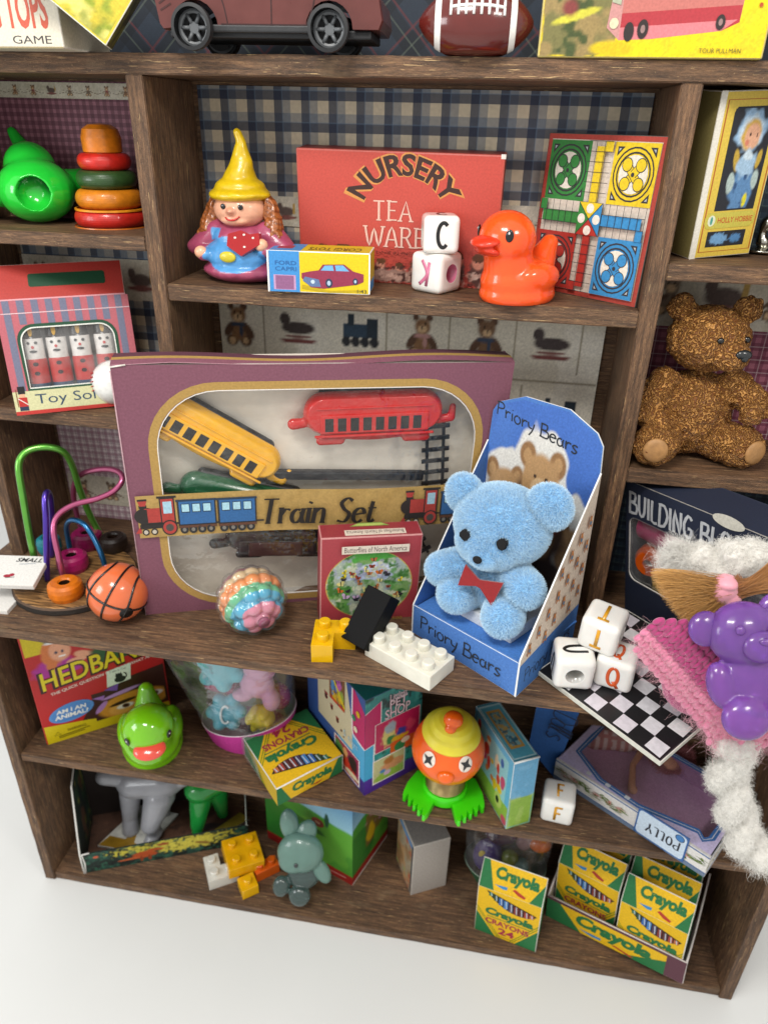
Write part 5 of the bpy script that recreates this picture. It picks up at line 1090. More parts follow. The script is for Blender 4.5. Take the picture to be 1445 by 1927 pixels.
# L brick placed by its three studs
a = at(620, 1256, z=0); brick('yellow L-shaped toy brick with three studs next to the black brick', pose(a.x-.44, a.y+.10, 0, 8), [(0, 0), (0, 1), (1, 1)], '#d9aa0a', h=.48)
brick('long white toy brick with studs on the counter edge under the black brick', pose(4.937, -2.431, 0, -30.2), [(i, j) for i in range(4) for j in range(2)], '#d9d6c8', p=.46, h=.40)
a = at(688, 1228, z=.1); t = thing('toy_brick', 'black toy brick tipped up smooth side out against the white brick', 'toy brick', mat=Matrix.Translation((a.x-.22, a.y+.1, .2)) @ Matrix.Rotation(rad(-32), 4, 'Z') @ Matrix.Rotation(rad(48), 4, 'X') @ Matrix.Rotation(rad(4), 4, 'Y'), group='interlocking toy bricks')
g = G(); g.box(-.34, 0, -.25, .34, 1.35, .25, '#1a1b1d', b=.02); g.build('block', pmat('black_brick_plastic', '#060607', .6, ior=1.25, bump=(3, .04)), t)
# ---------------------------------------------------------------- display carton with the blue bear
Mp = pose(5.9, -1.37, 0, -36.3); t = thing('display_carton', 'open blue display carton lettered Priory Bears holding the blue bear', 'display box', mat=Mp)
BLU = '#4674b8'; w_ = 3.02
g = G(); g.box(0, 0, 0, w_, .04, .86, BLU, b=.01, edge='#cfd8e2')
for i, v in enumerate(g.v):
    if v[2] > .5: g.v[i] = (v[0], v[1], v[2]+(.10*v[0]/w_-.06))
A = FR(w_, .9, g); 
for i in range(120): A.ell(random.random()*.96+.02, random.random()*.82+.04, .004, .012, random.choice(['#3c68ab', '#5584c4', '#6a93cc']), dl=.00005)
pen(A, 'Priory Bears', .075, .30, .40, .155, .0115, '#23282e', curve=4)
g.build('front_panel', MATTE, t)
g = G(); g.box(.02, .03, .70, w_-.1, 2.38, .74, '#4b82cc', b=.005); A = Art(g, (0, 0, .742), (1, 0, 0), (0, 1, 0), w_-.1, 2.38)
for i in range(160): A.ell(random.random()*.94+.02, random.random()*.96+.02, .005, .005, random.choice(['#4076c0', '#629ad8', '#3a6fb8']), dl=.00004)
g.box(.75, .55, .742, 2.4, 2.1, 1.07, '#d3d6d8', b=.03); g.build('floor_panel', MATTE, t)
# back with its cut-out head
bk = [(-.06, 0), (2.84, 0), (2.84, 4.46), (2.80, 5.03), (2.63, 5.27), (1.93, 5.59), (.8, 5.58), (.11, 5.28), (-.03, 5.05), (-.08, 4.3)]
g = G(); g.prism(bk, (0, 2.4, 0), (1, 0, 0), (0, 0, 1), .04, BLU, side='#e4e6e6')
cv = Cv(120, 150, '#3f68b4'); cv.patch(3, .5, '#4d7ac2', amt=.5)
# picture of three teddies
def tb(x, y, r, c1='#b08a5e', c2='#8f6a44'):
    a = 1.25
    cv.ell(x, y-.2*r*5*.3, r*a*1.3, r*1.5, '#e8e2da', soft=.12, wob=.25) if False else None
    for (dx, dy, rx, ry, c) in ((0, -1.5, 1.05, 1.2, c2), (-.8, .72, .42, .42, c2), (.8, .72, .42, .42, c2), (-.8, .72, .22, .22, c1), (.8, .72, .22, .22, c1), (0, 0, 1.0, .95, c1), (0, -.28, .5, .4, '#c9a87e')): cv.ell(x+dx*r*a, y+dy*r, rx*r*a, ry*r, c, soft=.2, wob=.18)
    cv.ell(x, y-.12*r, .13*r*a, .1*r, '#2a1a12'); cv.ell(x-.3*r*a, y+.15*r, .07*r*a, .07*r, '#2a1a12'); cv.ell(x+.3*r*a, y+.15*r, .07*r*a, .07*r, '#2a1a12')
cv.ell(.5, .66, .27, .23, '#d5d3cc', soft=.08, wob=.25); cv.ell(.18, .56, .22, .2, '#d5d3cc', soft=.08, wob=.2); cv.ell(.86, .42, .17, .24, '#d5d3cc', soft=.08, wob=.2)
tb(.19, .56, .12); tb(.9, .40, .13, '#a07a52', '#80603e'); cv.ell(.5, .42, .26, .25, '#4a3428', wob=.4); cv.ell(.5, .50, .2, .07, '#8c2a30', wob=.5); cv.patch(14, .6, '#c9a0a0', .35, .44, .65, .56, .6); tb(.52, .66, .135); cv.ell(.55, .15, .5, .2, '#3a2a22', wob=.5)
rr_ = np.random.default_rng(3)
for i in range(500): x, y = rr_.random(2); 
cv.grain(.14)
A = Art(g, (-.1, 2.4-.001, 0), (1, 0, 0), (0, 0, 1), 2.96, 5.65)
def inside(u, v):
    x, z = -.1+2.96*u, 5.65*v
    for k in range(len(bk)): pass
    c = False; n = len(bk); j = n-1
    for i in range(n):
        if (bk[i][1] > z) != (bk[j][1] > z) and x < (bk[j][0]-bk[i][0])*(z-bk[i][1])/(bk[j][1]-bk[i][1])+bk[i][0]: c = not c
        j = i
    return c
A.image(cv, 0, 0, 1, 1, mask=lambda u, v: inside(u, v) and inside(u, v+.012) and inside(u-.012, v) and inside(u+.012, v))
pen(A, 'Priory Bears', .055, .865, .055, .145, .0115, '#23282e', fn=lambda x, y: (x, y-.075*(x-.3)), curve=4)
g.build('back_panel', MATTE, t)
def side(name, x0, xb, pts, paw):
    g = G(); o = Vector((x0, 0, 0)); e = Vector((xb-x0, 2.4, 0)); ex = e.normalized(); L = e.length
    P = [(y*L/2.4, z) for y, z in pts]
    g.prism(P, o, ex, (0, 0, 1), .035, '#cdbfae' if paw else '#3f6cb0', side='#e4e4e2')
    if paw:
        A = Art(g, o, ex, (0, 0, 1), L, 5.0)
        A.poly([(0.0, 0.003), (1, .003), (1, .24), (0.0, .165)], '#3f6fae'); pen(A, 'Priory Bears', .10, .045, .07, .155, .011, '#1e2834', fn=lambda x, y: (x, y+.05*x))
        r = random.Random(8)
        for j in range(11):
            for k in range(4):
                x = .12+k*.26+(.13 if j % 2 else 0); z = .22+j*.058; lim = (.97+3.45*x)/5.0
                if z > lim-.02 or x > .96 or z < .16+.09*x+.02: continue
                for dx, dz, rx, rz, c in ((0, .0, .028, .02, '#b5753f'), (0, .021, .019, .011, '#b5753f'), (-.015, .031, .007, .005, '#8a5228'), (.015, .031, .007, .005, '#8a5228'), (0, -.002, .019, .011, '#4d7590'), (-.024, -.02, .01, .008, '#a8652f'), (.024, -.02, .01, .008, '#a8652f')): A.ell(x+dx, z+dz, rx, rz, c, r.uniform(-.3, .3), n=9, dl=.0003)
    return g.build(name, MATTE, t)
side('side_panel', w_+.036, 2.84+.036, [(0, 0), (2.4, 0), (2.4, 4.46), (0, .99)], True)
g = G(); P = [(0, 0), (2.4, 0), (2.4, 4.3), (0, .80)]; o = Vector((.0, 0, 0)); e = Vector((-.08, 2.4, 0)); g.prism(P, o, e.normalized(), (0, 0, 1), .035, '#3f6cb0', side='#e4e4e2'); g.build('side_panel', MATTE, t)
# blue flocked bear
Mb = Mp @ Matrix.Translation((1.36, 1.12, 2.76)) @ Matrix.Rotation(rad(12), 4, 'Z') @ Matrix.Scale(.86, 4) @ Matrix.Translation((-1.47, -1.2, -2.0)); t = thing('flocked_bear', 'fluffy light blue toy bear with a red felt bow sitting in the display carton', 'teddy bear', mat=Mb)
el = [('e', (1.5, 1.35, 2.35), (1.22, 1.0, 1.0)), ('e', (1.42, .85, 2.0), (.85, .6, .62)), ('e', (1.5, .42, 1.86), (.36, .3, .26)), ('e', (.36, 1.35, 2.9), (.46, .32, .5)), ('e', (2.62, 1.45, 3.15), (.55, .34, .56)),
      ('e', (1.5, 1.3, .85), (.88, .8, .95)), ('c', (.95, 1.0, 1.2), (.22, .72, .86), .42, .42), ('c', (2.1, 1.0, 1.2), (2.55, .72, 1.12), .42, .46), ('c', (1.05, 1.1, .45), (.82, .45, .44), .46, .46), ('c', (2.0, 1.0, .42), (2.25, .25, .42), .45, .48)]
me = blob(el, .05, 6)
for v in me.vertices:
    if v.co.z < .02: v.co.z = .02
body = mesh_obj('body', me, pmat('blue_flock_base', '#a3d5f2', .9, bump=None, var=(2, .1)), t)
# dents inside the ears read darker: short pile everywhere
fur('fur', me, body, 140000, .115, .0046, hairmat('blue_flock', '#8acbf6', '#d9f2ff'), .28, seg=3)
EF = pmat('black_felt', '#101011', .9, bump=(50, .5), var=None)
for x, y, z, s in ((.98, .42, 2.34, 1), (1.98, .44, 2.42, 1.0)):
    g = G(); r = random.Random(int(x*10)); g.lathe([(0, .06)]+[(.13*s, .05), (.13*s, -.12)], 9, (x, y-.1, z), 'y', '#101011')
    for i, v in enumerate(g.v): g.v[i] = (v[0]+(v[0]-x)*r.uniform(-.15, .25), v[1], v[2]+(v[2]-z)*r.uniform(-.15, .35))
    g.build('eye', EF, body)
g = G(); g.ell((1.49, .06, 1.93), (.12, .08, .10), '#26282b'); g.build('nose', EF, body)
g = G(); bow = [(-.02, .06), (-.1, .09), (-.46, .30), (-.54, -.30), (-.08, -.13), (.04, -.14), (.42, -.46), (.58, .22), (.1, .09)]
g.prism(bow, (1.58, .14, 1.26), (1, .06, -.10), (0, .28, .95), .07, '#860a11'); g.build('bow_tie', pmat('red_felt', None, .85, bump=(60, .6), var=(14, .12), sheen=.4), body)
# ---------------------------------------------------------------- letter beads, draughts board
t = thing('checkerboard', 'miniature black and white draughts board jutting over the counter edge', 'board game', mat=pose(8.82, -2.38, .03, -43.0, 6, 2)); w_ = 3.15
g = G(); g.box(0, 0, 0, w_, w_, .11, '#c9c9bd', b=.012, faces={'z': '#1a1a1c'}); A = Art(g, (0, 0, .112), (1, 0, 0), (0, 1, 0), w_, w_); r = random.Random(2)
for i in range(8):
    for j in range(8):
        if (i+j) % 2 == 0: continue
        x, y = .025+i*.119, .025+j*.119; q = [(x+r.uniform(0, .008), y+r.uniform(0, .008)), (x+.117, y+r.uniform(0, .006)), (x+.117-r.uniform(0, .006), y+.117), (x, y+.117)]; A.poly(q, r.choice(['#cdccd0', '#d6d5d6', '#c9c4cb']), 0)
A.line([(.012, .012), (.988, .012), (.988, .988), (.012, .988)], .012, '#2a2a2c', closed=True); A.k += .001; 
for q in ((0, 0, 1, .007), (0, 0, .007, 1), (.993, 0, 1, 1), (0, .993, 1, 1)): A.rect(*q, '#cfcfc6')
g.build('board', pmat('printed_board', None, .3, bump=(30, .15), var=(9, .12)), t)
p = at(1077, 1250, z=.60); letter_bead('white cube bead with a black U standing left of the Q bead', pose(p.x, p.y+.05, .60, 4, 5, 0), .83, [('z', 'U', '#141414', -82, .5), ('-x', 'U', '#141414', 172, .5)], 'y', '#bdbbb6')
p = at(1160, 1254, z=.62); letter_bead('white cube bead with an orange Q standing on the draughts board', pose(p.x, p.y+.05, .62, -16, 5, 0), .80, [('z', 'Q', '#c8501a', -8, .42), ('-y', 'Q', '#c8501a', 0, .5)], 'x', '#b07a6a')
p = at(1136, 1184, z=1.40); letter_bead('white cube bead with a yellow upside-down T on the U and Q beads', pose(p.x-.02, p.y+.02, 1.43, -22, 6, 4), .82, [('z', 'T', '#cf9416', 180, .5), ('-y', 'T', '#cf9416', 180, .5)], 'x', '#c9c6c0')
# ---------------------------------------------------------------- building blocks box and what it holds
Mk = pose(11.069, .631, 0, -60, 7.5, -5.1) @ Matrix.Rotation(rad(7), 4, 'Z'); t = thing('building_blocks_box', 'dark navy window box lettered Building Blocks in the lower right cubby', 'box', mat=Mk); w_, d_, h_ = 4.3, 1.15, 3.6
NV = '#1c2438'; g = G(); win = rr(.12, 1.0, 4.0, 2.72, .22); win = [(x, z-(.0)) for x, z in win]
frame_face(g, [(0, 0), (w_, 0), (w_, h_), (0, h_)], win, (0, 0, 0), (1, 0, 0), (0, 0, 1), NV, thick=.03); A = Art(g, (0, 0, 0), (1, 0, 0), (0, 0, 1), w_, h_)
pen(A, 'BUILDING BLOCKS', .02, .782, .15, .115, .0165, '#b9bcc0', curve=2, adv=1.0); A.ell(.66, 1.0, .09, .04, '#c9c6ba'); A.k += .001; A.line([((x)/w_, z/h_) for x, z in win], .004, '#77787a', closed=True)
g.build('front_panel', MATTE, t)
g = G(); g.box(0, d_-.03, 0, w_, d_, h_, '#2a3144', b=.005); g.box(0, .031, 0, .03, d_-.03, h_, NV, b=0); g.box(w_-.03, .031, 0, w_, d_-.03, h_, NV, b=0); g.box(.03, .031, 0, w_-.03, d_-.03, .03, '#3a4050', b=0); g.box(.03, .031, h_-.03, w_-.03, d_-.03, h_, NV, b=0); g.build('carton', MATTE, t)
g = G(); g.tube([(.0, -.02, .02), (.7, -.02, .01), (2, -.015, .0)], .007, '#c9c6bd', seg=6); g.build('worn_edge', MATTE, t)
g = G(); vs = [(.1+3.95*i/10, .045+.02*math.sin(i*1.3), .98+1.78*j/4) for j in range(5) for i in range(11)]; g.add(vs, [(j*11+i, j*11+i+1, (j+1)*11+i+1, (j+1)*11+i) for j in range(4) for i in range(10)], '#ffffff', 0, True); g.build('window', film('clear_window_film'), t)
def inbox(name, label, cat, build, mat_):
    s = thing(name, label, cat, mat=Mk @ build[0]); build[1](s); return s
def cyl_block(s): g = G(); g.lathe([(0, -1), (.34, -1), (.4, -.94), (.4, .94), (.34, 1), (0, 1)], 36, axis='x'); g.build('block', pmat('magenta_wood', '#b01560', .35, coat=.3, var=(4, .1)), s)
inbox('wooden_block', 'magenta cylinder block at the top of the building blocks window', 'toy block', (Matrix.Translation((1.15, .52, 2.28)) @ Matrix.Rotation(rad(5), 4, 'Y'), cyl_block), None)
def orb(s):
    g = G(); g.lathe([(.13, -.36), (.3, -.36), (.40, -.2), (.41, 0), (.40, .2), (.3, .36), (.13, .36)], 28, axis='y'); g.lathe([(.13, .36), (.135, -.3), (0, -.3)], 20, axis='y', col='#6a4a30'); g.build('bead', pmat('orange_wood_bead', '#c4500c', .3, coat=.4, var=(4, .12)), s); g = G(); g.lathe([(0, 0), (.125, 0)], 20, (0, .2, 0), 'y'); g.build('bead_hole', pmat('bare_wood', '#8a7458', .8), s)
inbox('wooden_bead', 'orange wooden bead with a hole in the building blocks window', 'bead', (Matrix.Translation((.52, .42, 1.56)) @ Matrix.Rotation(rad(18), 4, 'Z'), orb), None)
def mb(s): g = G(); g.box(-.75, -.3, -.45, .75, .3, .45, '#b01560', b=.08, seg=3); g.build('block', pmat('magenta_wood', '#b01560', .35, coat=.3, var=(4, .1)), s)
inbox('wooden_block', 'magenta square block low in the building blocks window behind the hair', 'toy block', (Matrix.Translation((1.75, .45, 1.15)) @ Matrix.Rotation(rad(-12), 4, 'Y'), mb), None)
def yb(s): g = G(); g.box(-.2, -.2, -.3, .2, .2, .3, '#8f7a14', b=.05, seg=3); g.build('block', pmat('yellow_wood', '#8f7a14', .4, coat=.2), s)
inbox('wooden_block', 'small yellow block under the orange bead in the building blocks window', 'toy block', (Matrix.Translation((.75, .5, .95)), yb), None)
# ---------------------------------------------------------------- knitted doll with the purple bear on top
t = thing('yarn_doll', 'knitted doll with pink dress, fluffy white limbs and blonde pigtail', 'doll', Vector((12.2, -3.6, .1))); O3 = Vector((12.2, -3.6, .1))
def Lc(u, v, y): return at(u, v, y=y)-O3
YM, YP = pmat('magenta_yarn', '#a8336c', .85, bump=(70, .5), var=(9, .25), sheen=.5), pmat('pink_yarn', '#dd7fa0', .85, bump=(70, .5), var=(9, .18), sheen=.5)
gm, gp = G(), G()
ax_ = Vector((150, 170)).normalized(); nx_ = Vector((ax_.y, -ax_.x))      # along the hem, towards the waist (picture px used only to read positions off)
def stitch(g, u, v, y, du, dv, r):
    a, b = Lc(u-du, v-dv, y), Lc(u+du, v+dv, y-.02); m = (a+b)/2; d = (b-a); R = d.to_track_quat('Z', 'Y').to_matrix(); g.ell(m, (r, r, d.length/2+r*.5), R=R, seg=10, rows=8)
for row in range(9):
    for k in range(-3, 15):
        base = Vector((1222, 1250))+ax_*(k*15.5)+nx_*(row*15.5+4)
        if base.x > 1500 or base.y < 1165 or base.x < 1195: continue
        dep = -3.85-.25*math.sin(min(1, row/7)*PI/1.2)-.0007*(base.x-1200); g = gp if row < 3 else gm
        for s in (-1, 1): stitch(g, base.x+ax_.x*s*3.6, base.y+ax_.y*s*3.6, dep, nx_.x*8.5-ax_.x*s*3.2, nx_.y*8.5-ax_.y*s*3.2, .062 if row >= 3 else .072)
for k in range(22):       # hem continues to the right under the bear
    u = 1335+k*9; v = 1392+8*math.sin(k*.9)+.10*(u-1335)
    for q in range(4): stitch(gp, u+random.uniform(-4, 4), v-q*15, -4.0-.04*q, random.uniform(-6, 6), random.uniform(5, 9), .075)
for k in range(60):
    u, v = random.uniform(1300, 1450), random.uniform(1190, 1360); stitch(gm, u, v, -3.85, random.uniform(-6, 6), 9, .07)
gm.build('dress', YM, t); hem = gp.build('hem', YP, t)
back = blob([('e', Lc(1330, 1290, -3.65), (.85, .3, .8)), ('e', Lc(1400, 1330, -3.7), (.8, .35, .7)), ('e', Lc(1265, 1240, -3.6), (.35, .2, .35))], .06, 3); mesh_obj('dress_lining', back, YM, t)
hem.data.calc_loop_triangles()
fur('mohair_fuzz', hem.data, hem, 2600, .30, .0017, hairmat('pink_fuzz', '#d98aa4', '#ecc6c8'), .8, (0, 0, -.3), seg=5, curl=.35)
# white fluffy limbs
WM = pmat('white_wool', '#d9d6cf', .95, bump=(16, .8), var=(6, .12), sheen=.4); WF = hairmat('white_wool_fibre', '#dcdad4', '#f2f0ea')
def limb(name, elems, n, L=.16, floorz=None):
    me = blob(elems, .04, 2); displace(me, lambda c, nn: nn*(noise.noise(Vector((c.x*5, c.y*5, c.z*5)))*.06+noise.noise(c*13)*.03), None); o = mesh_obj(name, me, WM, t); fur('wool_fibres', me, o, n, L, .0023, WF, .9, seg=5, curl=.4); return o
def E3(u, v, y, r): return ('e', Lc(u, v, y), r)
lg = []
pathL = [(1388, 1392, -3.9, .50), (1376, 1425, -3.85, .44), (1368, 1460, -3.8, .42), (1374, 1495, -3.75, .40), (1386, 1528, -3.7, .38), (1388, 1558, -3.65, .36), (1402, 1584, -3.6, .35), (1422, 1602, -3.6, .34)]
for i, (u, v, y, r) in enumerate(pathL): lg.append(('e', Lc(u+(7 if i % 2 else -7), v, y), (r*.82, r*.8, r*.72)))
def twist(path, R, r0, turns):
    out = []; n = 26; prev = [None, None]
    for i in range(n+1):
        q = i/n*(len(path)-1); k = min(int(q), len(path)-2); f = q-k; c = Lc(path[k][0]*(1-f)+path[k+1][0]*f, path[k][1]*(1-f)+path[k+1][1]*f, path[k][2]*(1-f)+path[k+1][2]*f); d = (Lc(*path[k+1][:3])-Lc(*path[k][:3])).normalized()
        u_ = d.cross(Vector((0, 1, 0))).normalized(); w_ = d.cross(u_)
        for s in (0, 1):
            a_ = turns*2*PI*i/n+s*PI; p_ = c+(u_*math.cos(a_)+w_*math.sin(a_))*R
            if prev[s] is not None: out.append(('c', prev[s], p_, r0, r0))
            prev[s] = p_
    return out
limb('leg', twist(pathL, .17, .245, 1.7)+[lg[0], lg[-1]], 9000, .10); tipm = blob([('e', Lc(1426, 1604, -3.6), (.25, .25, .2))], .04, 1); tipo = mesh_obj('foot_tuft', tipm, WM, t); fur('wool_fibres', tipm, tipo, 1800, .3, .0023, WF, .6, (.4, 0, -.6), seg=5, curl=.3)
limb('arm', [E3(1288, 1052, -2.3, (.24, .2, .24)), E3(1318, 1052, -2.35, (.33, .3, .34)), E3(1336, 1082, -2.4, (.26, .24, .24)), E3(1372, 1060, -2.5, (.30, .28, .28)), E3(1408, 1056, -2.6, (.34, .3, .28))]+twist([(1345, 1078, -2.4), (1375, 1056, -2.5), (1405, 1052, -2.6), (1445, 1062, -2.7)], .15, .26, 1.2), 6000, .10)
tuft = blob([E3(1280, 1052, -2.3, (.2, .15, .22))], .04, 1); o = mesh_obj('hand_tuft', tuft, WM, t); fur('wool_fibres', tuft, o, 2600, .34, .0022, WF, .6, (-.6, 0, .0), seg=5, curl=.25)
# pigtail
HB = hairmat('blonde_hair', '#9c6a26', '#cf9c52', .35); band = Lc(1362, 1108, -3.35); n = 5200; pts = np.zeros((n, 8, 3))
for i in range(n):
    a_ = random.random(); a_ = min(1, max(0, round(a_*7)/7+random.gauss(0, .05))); u1, v1 = 1228+84*a_**1.3+random.uniform(-6, 34), 1078+118*a_+random.uniform(-9, 9); e = Lc(u1, v1, -3.25+random.uniform(-.25, .25)); s = band+Vector((random.gauss(0, .07), random.gauss(0, .07), random.gauss(0, .09))); mid = (s+e)/2+Vector((0, -.12, .18*(1-a_)+random.uniform(-.05, .05)))
    for k in range(8): q = k/7; pts[i, k] = s*(1-q)**2+mid*2*q*(1-q)+e*q*q
strands('pigtail', t, pts, .0032, HB)
n = 2600; pts = np.zeros((n, 8, 3)); HB2 = hairmat('brown_gold_hair', '#8a5420', '#bd8440', .35)
for i in range(n):
    a_ = random.random(); s = band+Vector((.15, 0, 0))+Vector((random.gauss(0, .05), random.gauss(0, .06), random.gauss(0, .11))); e = Lc(1475, 1030+85*a_, -3.3+random.uniform(-.2, .2)); mid = Lc(1400, 1110+random.uniform(-8, 12), -3.6+random.uniform(-.1, .1))
    for k in range(8): q = k/7; pts[i, k] = s*(1-q)**2+mid*2*q*(1-q)+e*q*q
strands('hair', t, pts, .006, HB2)
me = blob([('e', band, (.27, .25, .30)), ('e', band+Vector((.12, 0, -.12)), (.22, .24, .2)), ('e', band+Vector((.0, -.06, .16)), (.2, .2, .12))], .025, 1); mesh_obj('hair_band', me, pmat('pink_satin_band', '#e29aa8', .4, bump=(6, .3), var=(4, .1), sheen=.5), t)
g = G()
for i in range(14): q = Lc(1442+random.uniform(-16, 14), 1172+i*5.5, -4.0); g.ell(q, (.1, .1, .09), '#c48a12', seg=12, rows=8)
g.build('yarn_trim', pmat('gold_yarn', '#c48a12', .8, bump=(40, .5), var=(9, .2)), t)
# purple bear
c = at(1412, 1264, y=-4.55); Mg = Matrix(((RT.x, FW.x, UP.x, c.x), (RT.y, FW.y, UP.y, c.y), (RT.z, FW.z, UP.z, c.z), (0, 0, 0, 1)))
t = thing('gummy_bear', 'translucent purple plastic bear charm sitting on the knitted doll dress', 'bear charm', mat=Mg)
def jelly(name, col, deep, tr=.45):
    m = pmat(name, col, .22, sss=.5, coat=.3, trans=tr, bump=(2.5, .06), var=(3, .06), sssr=.3, ior=1.4); return m
PJ = jelly('purple_jelly_plastic', '#ad70e2', '#5a2a9a', .72); k_ = .93
me = blob([('e', (-.14*k_, 0, .66), (.68*k_, .40, .62*k_)), ('e', (.10, .02, -.15), (.60, .30, .62)), ('e', (-.50, .0, -.25), (.27, .2, .44), Matrix.Rotation(rad(-16), 3, 'Y')), ('e', (.70, .0, -.15), (.27, .2, .42), Matrix.Rotation(rad(20), 3, 'Y')), ('e', (-.18, -.20, -.76), (.43, .22, .38)), ('e', (.60, -.20, -.68), (.42, .22, .38))], .03, 3); body = mesh_obj('body', me, PJ, t)
for x, z in ((-.76, .74), (.46, 1.06)):
    me = blob([('e', (x, .05, z), (.32, .15, .32))], .03, 2); mesh_obj('ear', me, PJ, t)
me = blob([('e', (.0, -.34, .50), (.33, .17, .29))], .03, 2); mz = mesh_obj('muzzle', me, PJ, t); me = blob([('e', (.03, -.50, .60), (.14, .05, .07))], .02, 1); mesh_obj('nose', me, PJ, mz)
for x in (-.36, .20): me = blob([('e', (x, -.37, .78), (.09, .06, .09))], .02, 1); mesh_obj('eye', me, PJ, t)
# ================================================================ MIDDLE LOWER SHELF
# headband quiz game box
t = thing('game_box', 'red game box lettered HEDBANZ standing at the left of the middle shelf', 'box', mat=pose(-5.31, -.757, ZM, 37.1, 1.9, -.5)); w_, d_, h_ = 3.80, .5, 4.3
g = G(); g.box(0, 0, 0, w_, d_, h_, '#a3181a', b=.02, edge='#b5302c', faces={'-y': '#b01b1c', '-x': '#8c1214'}); A = FR(w_, h_, g)
A.poly([(.01, 0), (.99, 0), (.99, .06), (.55, .10), (.35, .12), (.01, .17)], '#c9b414'); A.poly([(.30, .13), (.42, .30), (.62, .40), (.99, .44), (.99, .07), (.55, .08)], '#3a1c14')
cv = Cv(90, 60, '#3a1c14'); cv.ell(.55, .3, .5, .42, '#c98a2e', .1, .15); cv.ell(.35, .2, .16, .2, '#dba04a'); cv.ell(.40, .42, .2, .06, '#2a140c', .25); cv.ell(.42, .26, .12, .09, '#e8e0d6', .1); cv.ell(.43, .26, .055, .08, '#5a2f14', .1); cv.ell(.43, .26, .025, .04, '#120a08'); cv.ell(.10, .45, .05, .2, '#a97ab8', -.4); cv.ell(.40, .78, .28, .06, '#b58ac4', .3); cv.ell(.85, .4, .12, .1, '#e8e0d6', .1); cv.ell(.86, .4, .05, .08, '#5a2f14'); cv.grain(.12)
A.image(cv, .40, .08, .97, .34)
A.poly([(.50, .345), (.62, .375), (.60, .31)], '#6f4a9a'); A.poly([(.40, .30), (.50, .30), (.48, .26)], '#9a6ab4')
# the two children at the top (partly hidden by the shelf above)
cv = Cv(110, 60, '#b01b1c'); cv.rect(0, .55, .2, 1, '#c9b414'); cv.ell(.22, .12, .2, .25, '#a3268a', wob=.2); cv.ell(.2, .45, .08, .3, '#c9713a', wob=.4); cv.ell(.27, .52, .085, .22, '#d99a7a'); cv.ell(.26, .80, .1, .1, '#3a5a6a'); cv.ell(.26, .73, .1, .03, '#ddd'.replace('#ddd', '#dddddd')); cv.ell(.29, .5, .012, .03, '#23324a'); cv.ell(.24, .5, .012, .03, '#23324a'); cv.ell(.28, .40, .03, .02, '#f0e6e0'); cv.ell(.45, .3, .06, .12, '#d99a7a', .5); cv.ell(.38, .22, .08, .06, '#d99a7a')
cv.ell(.7, .2, .2, .4, '#27502c', wob=.2); cv.ell(.72, .68, .09, .22, '#c98a64'); cv.ell(.72, .86, .1, .12, '#4a2c18'); cv.ell(.9, .3, .06, .1, '#c98a64'); cv.grain(.1); A.image(cv, .01, .60, .92, .985)
def slant(x, y): return (x, y+.085*(x-.1)/.8)
A.text('HEDBANZ', .055, .475, .95, .66, '#3a1410', bold=.06, fn=slant); A.text('HEDBANZ', .075, .492, .935, .648, '#d6c21a', bold=.015, fn=slant)
A.text('THE QUICK QUESTION GAME OF "WHAT AM I?"', .12, .425, .96, .455, '#e6ded2', bold=.01, fn=lambda x, y: (x, y+.10*(x-.1)/.8))
A.ell(.235, .245, .175, .083, '#4a7fc0', .12); A.ell(.235, .245, .165, .076, '#5c90cc', .12, inner=.96); A.text('AM I AN', .12, .25, .35, .285, '#e8e6e2', bold=.03, shear=.1); A.text('ANIMAL?', .10, .20, .36, .24, '#e8e6e2', bold=.03, shear=.1)
A.poly([(.53, .365), (.72, .385), (.74, .53), (.55, .51)], '#cfd8c4'); A.text('I am a Cat', .575, .488, .70, .508, '#2a2a2a'); A.ell(.64, .41, .045, .028, '#1a1a1a'); A.ell(.635, .445, .028, .022, '#1a1a1a'); A.poly([(.61, .45), (.615, .475), (.63, .455)], '#1a1a1a'); A.poly([(.64, .455), (.655, .475), (.66, .45)], '#1a1a1a'); A.line([(.66, .40), (.69, .42), (.69, .45), (.675, .46)], .01, '#1a1a1a', curve=3)
A.text('WARNING:', .17, .075, .32, .10, '#3a3010'); A.line([(.1, .05), (.34, .062)], .006, '#3a3010'); A.line([(.1, .035), (.3, .045)], .006, '#3a3010'); A.line([(.07, .065), (.1, .095), (.12, .065)], .005, '#3a3010', closed=True)
g.build('carton', PAPER, t)
# green duck
GD = pmat('green_duck_plastic', '#74bb12', .13, sss=.3, coat=.6, bump=(2, .05), var=(1.5, .1)); GB = pmat('coral_beak', '#dd5040', .15, sss=.2, coat=.5, bump=None, var=(3, .05))
p = at(262, 1446, z=ZM); duck('shiny lime green rubber duck with a coral beak on the middle shelf', pose(p.x+.02, p.y+.94, ZM-.02, 27, 12), GD, GB, 1.22, GD)
# flared clear cup on a pink tray
pc = Vector((.62, 1.05, ZM)); t = thing('bead_cup', 'clear plastic flared cup on an oval pink card tray full of pastel beads', 'cup', pc)
g = G(); N_ = 56
def ov(a_, r, z, lean=0): return (1.22*r*math.cos(a_)+lean, .95*r*math.sin(a_), z)
rings = [[ov(2*PI*k/N_, r, z) for k in range(N_)] for r, z in ((1.10, .0), (1.25, .84), (1.24, .86), (1.22, .84), (1.08, .03))]
def zb(p, i):  # tray rim rises to the right
    return (p[0], p[1], p[2]+(.28*(p[0]/1.3) if i in (1, 2, 3) else 0)+(0.0))
rings = [[zb(p, i) for p in r_] for i, r_ in enumerate(rings)]
for i in range(4): g.add(rings[i]+rings[i+1], [(k, (k+1) % N_, N_+(k+1) % N_, N_+k) for k in range(N_)], ['#c23a94', '#e6d6de', '#e6d6de', '#a3b0a0'][i], 0, True)
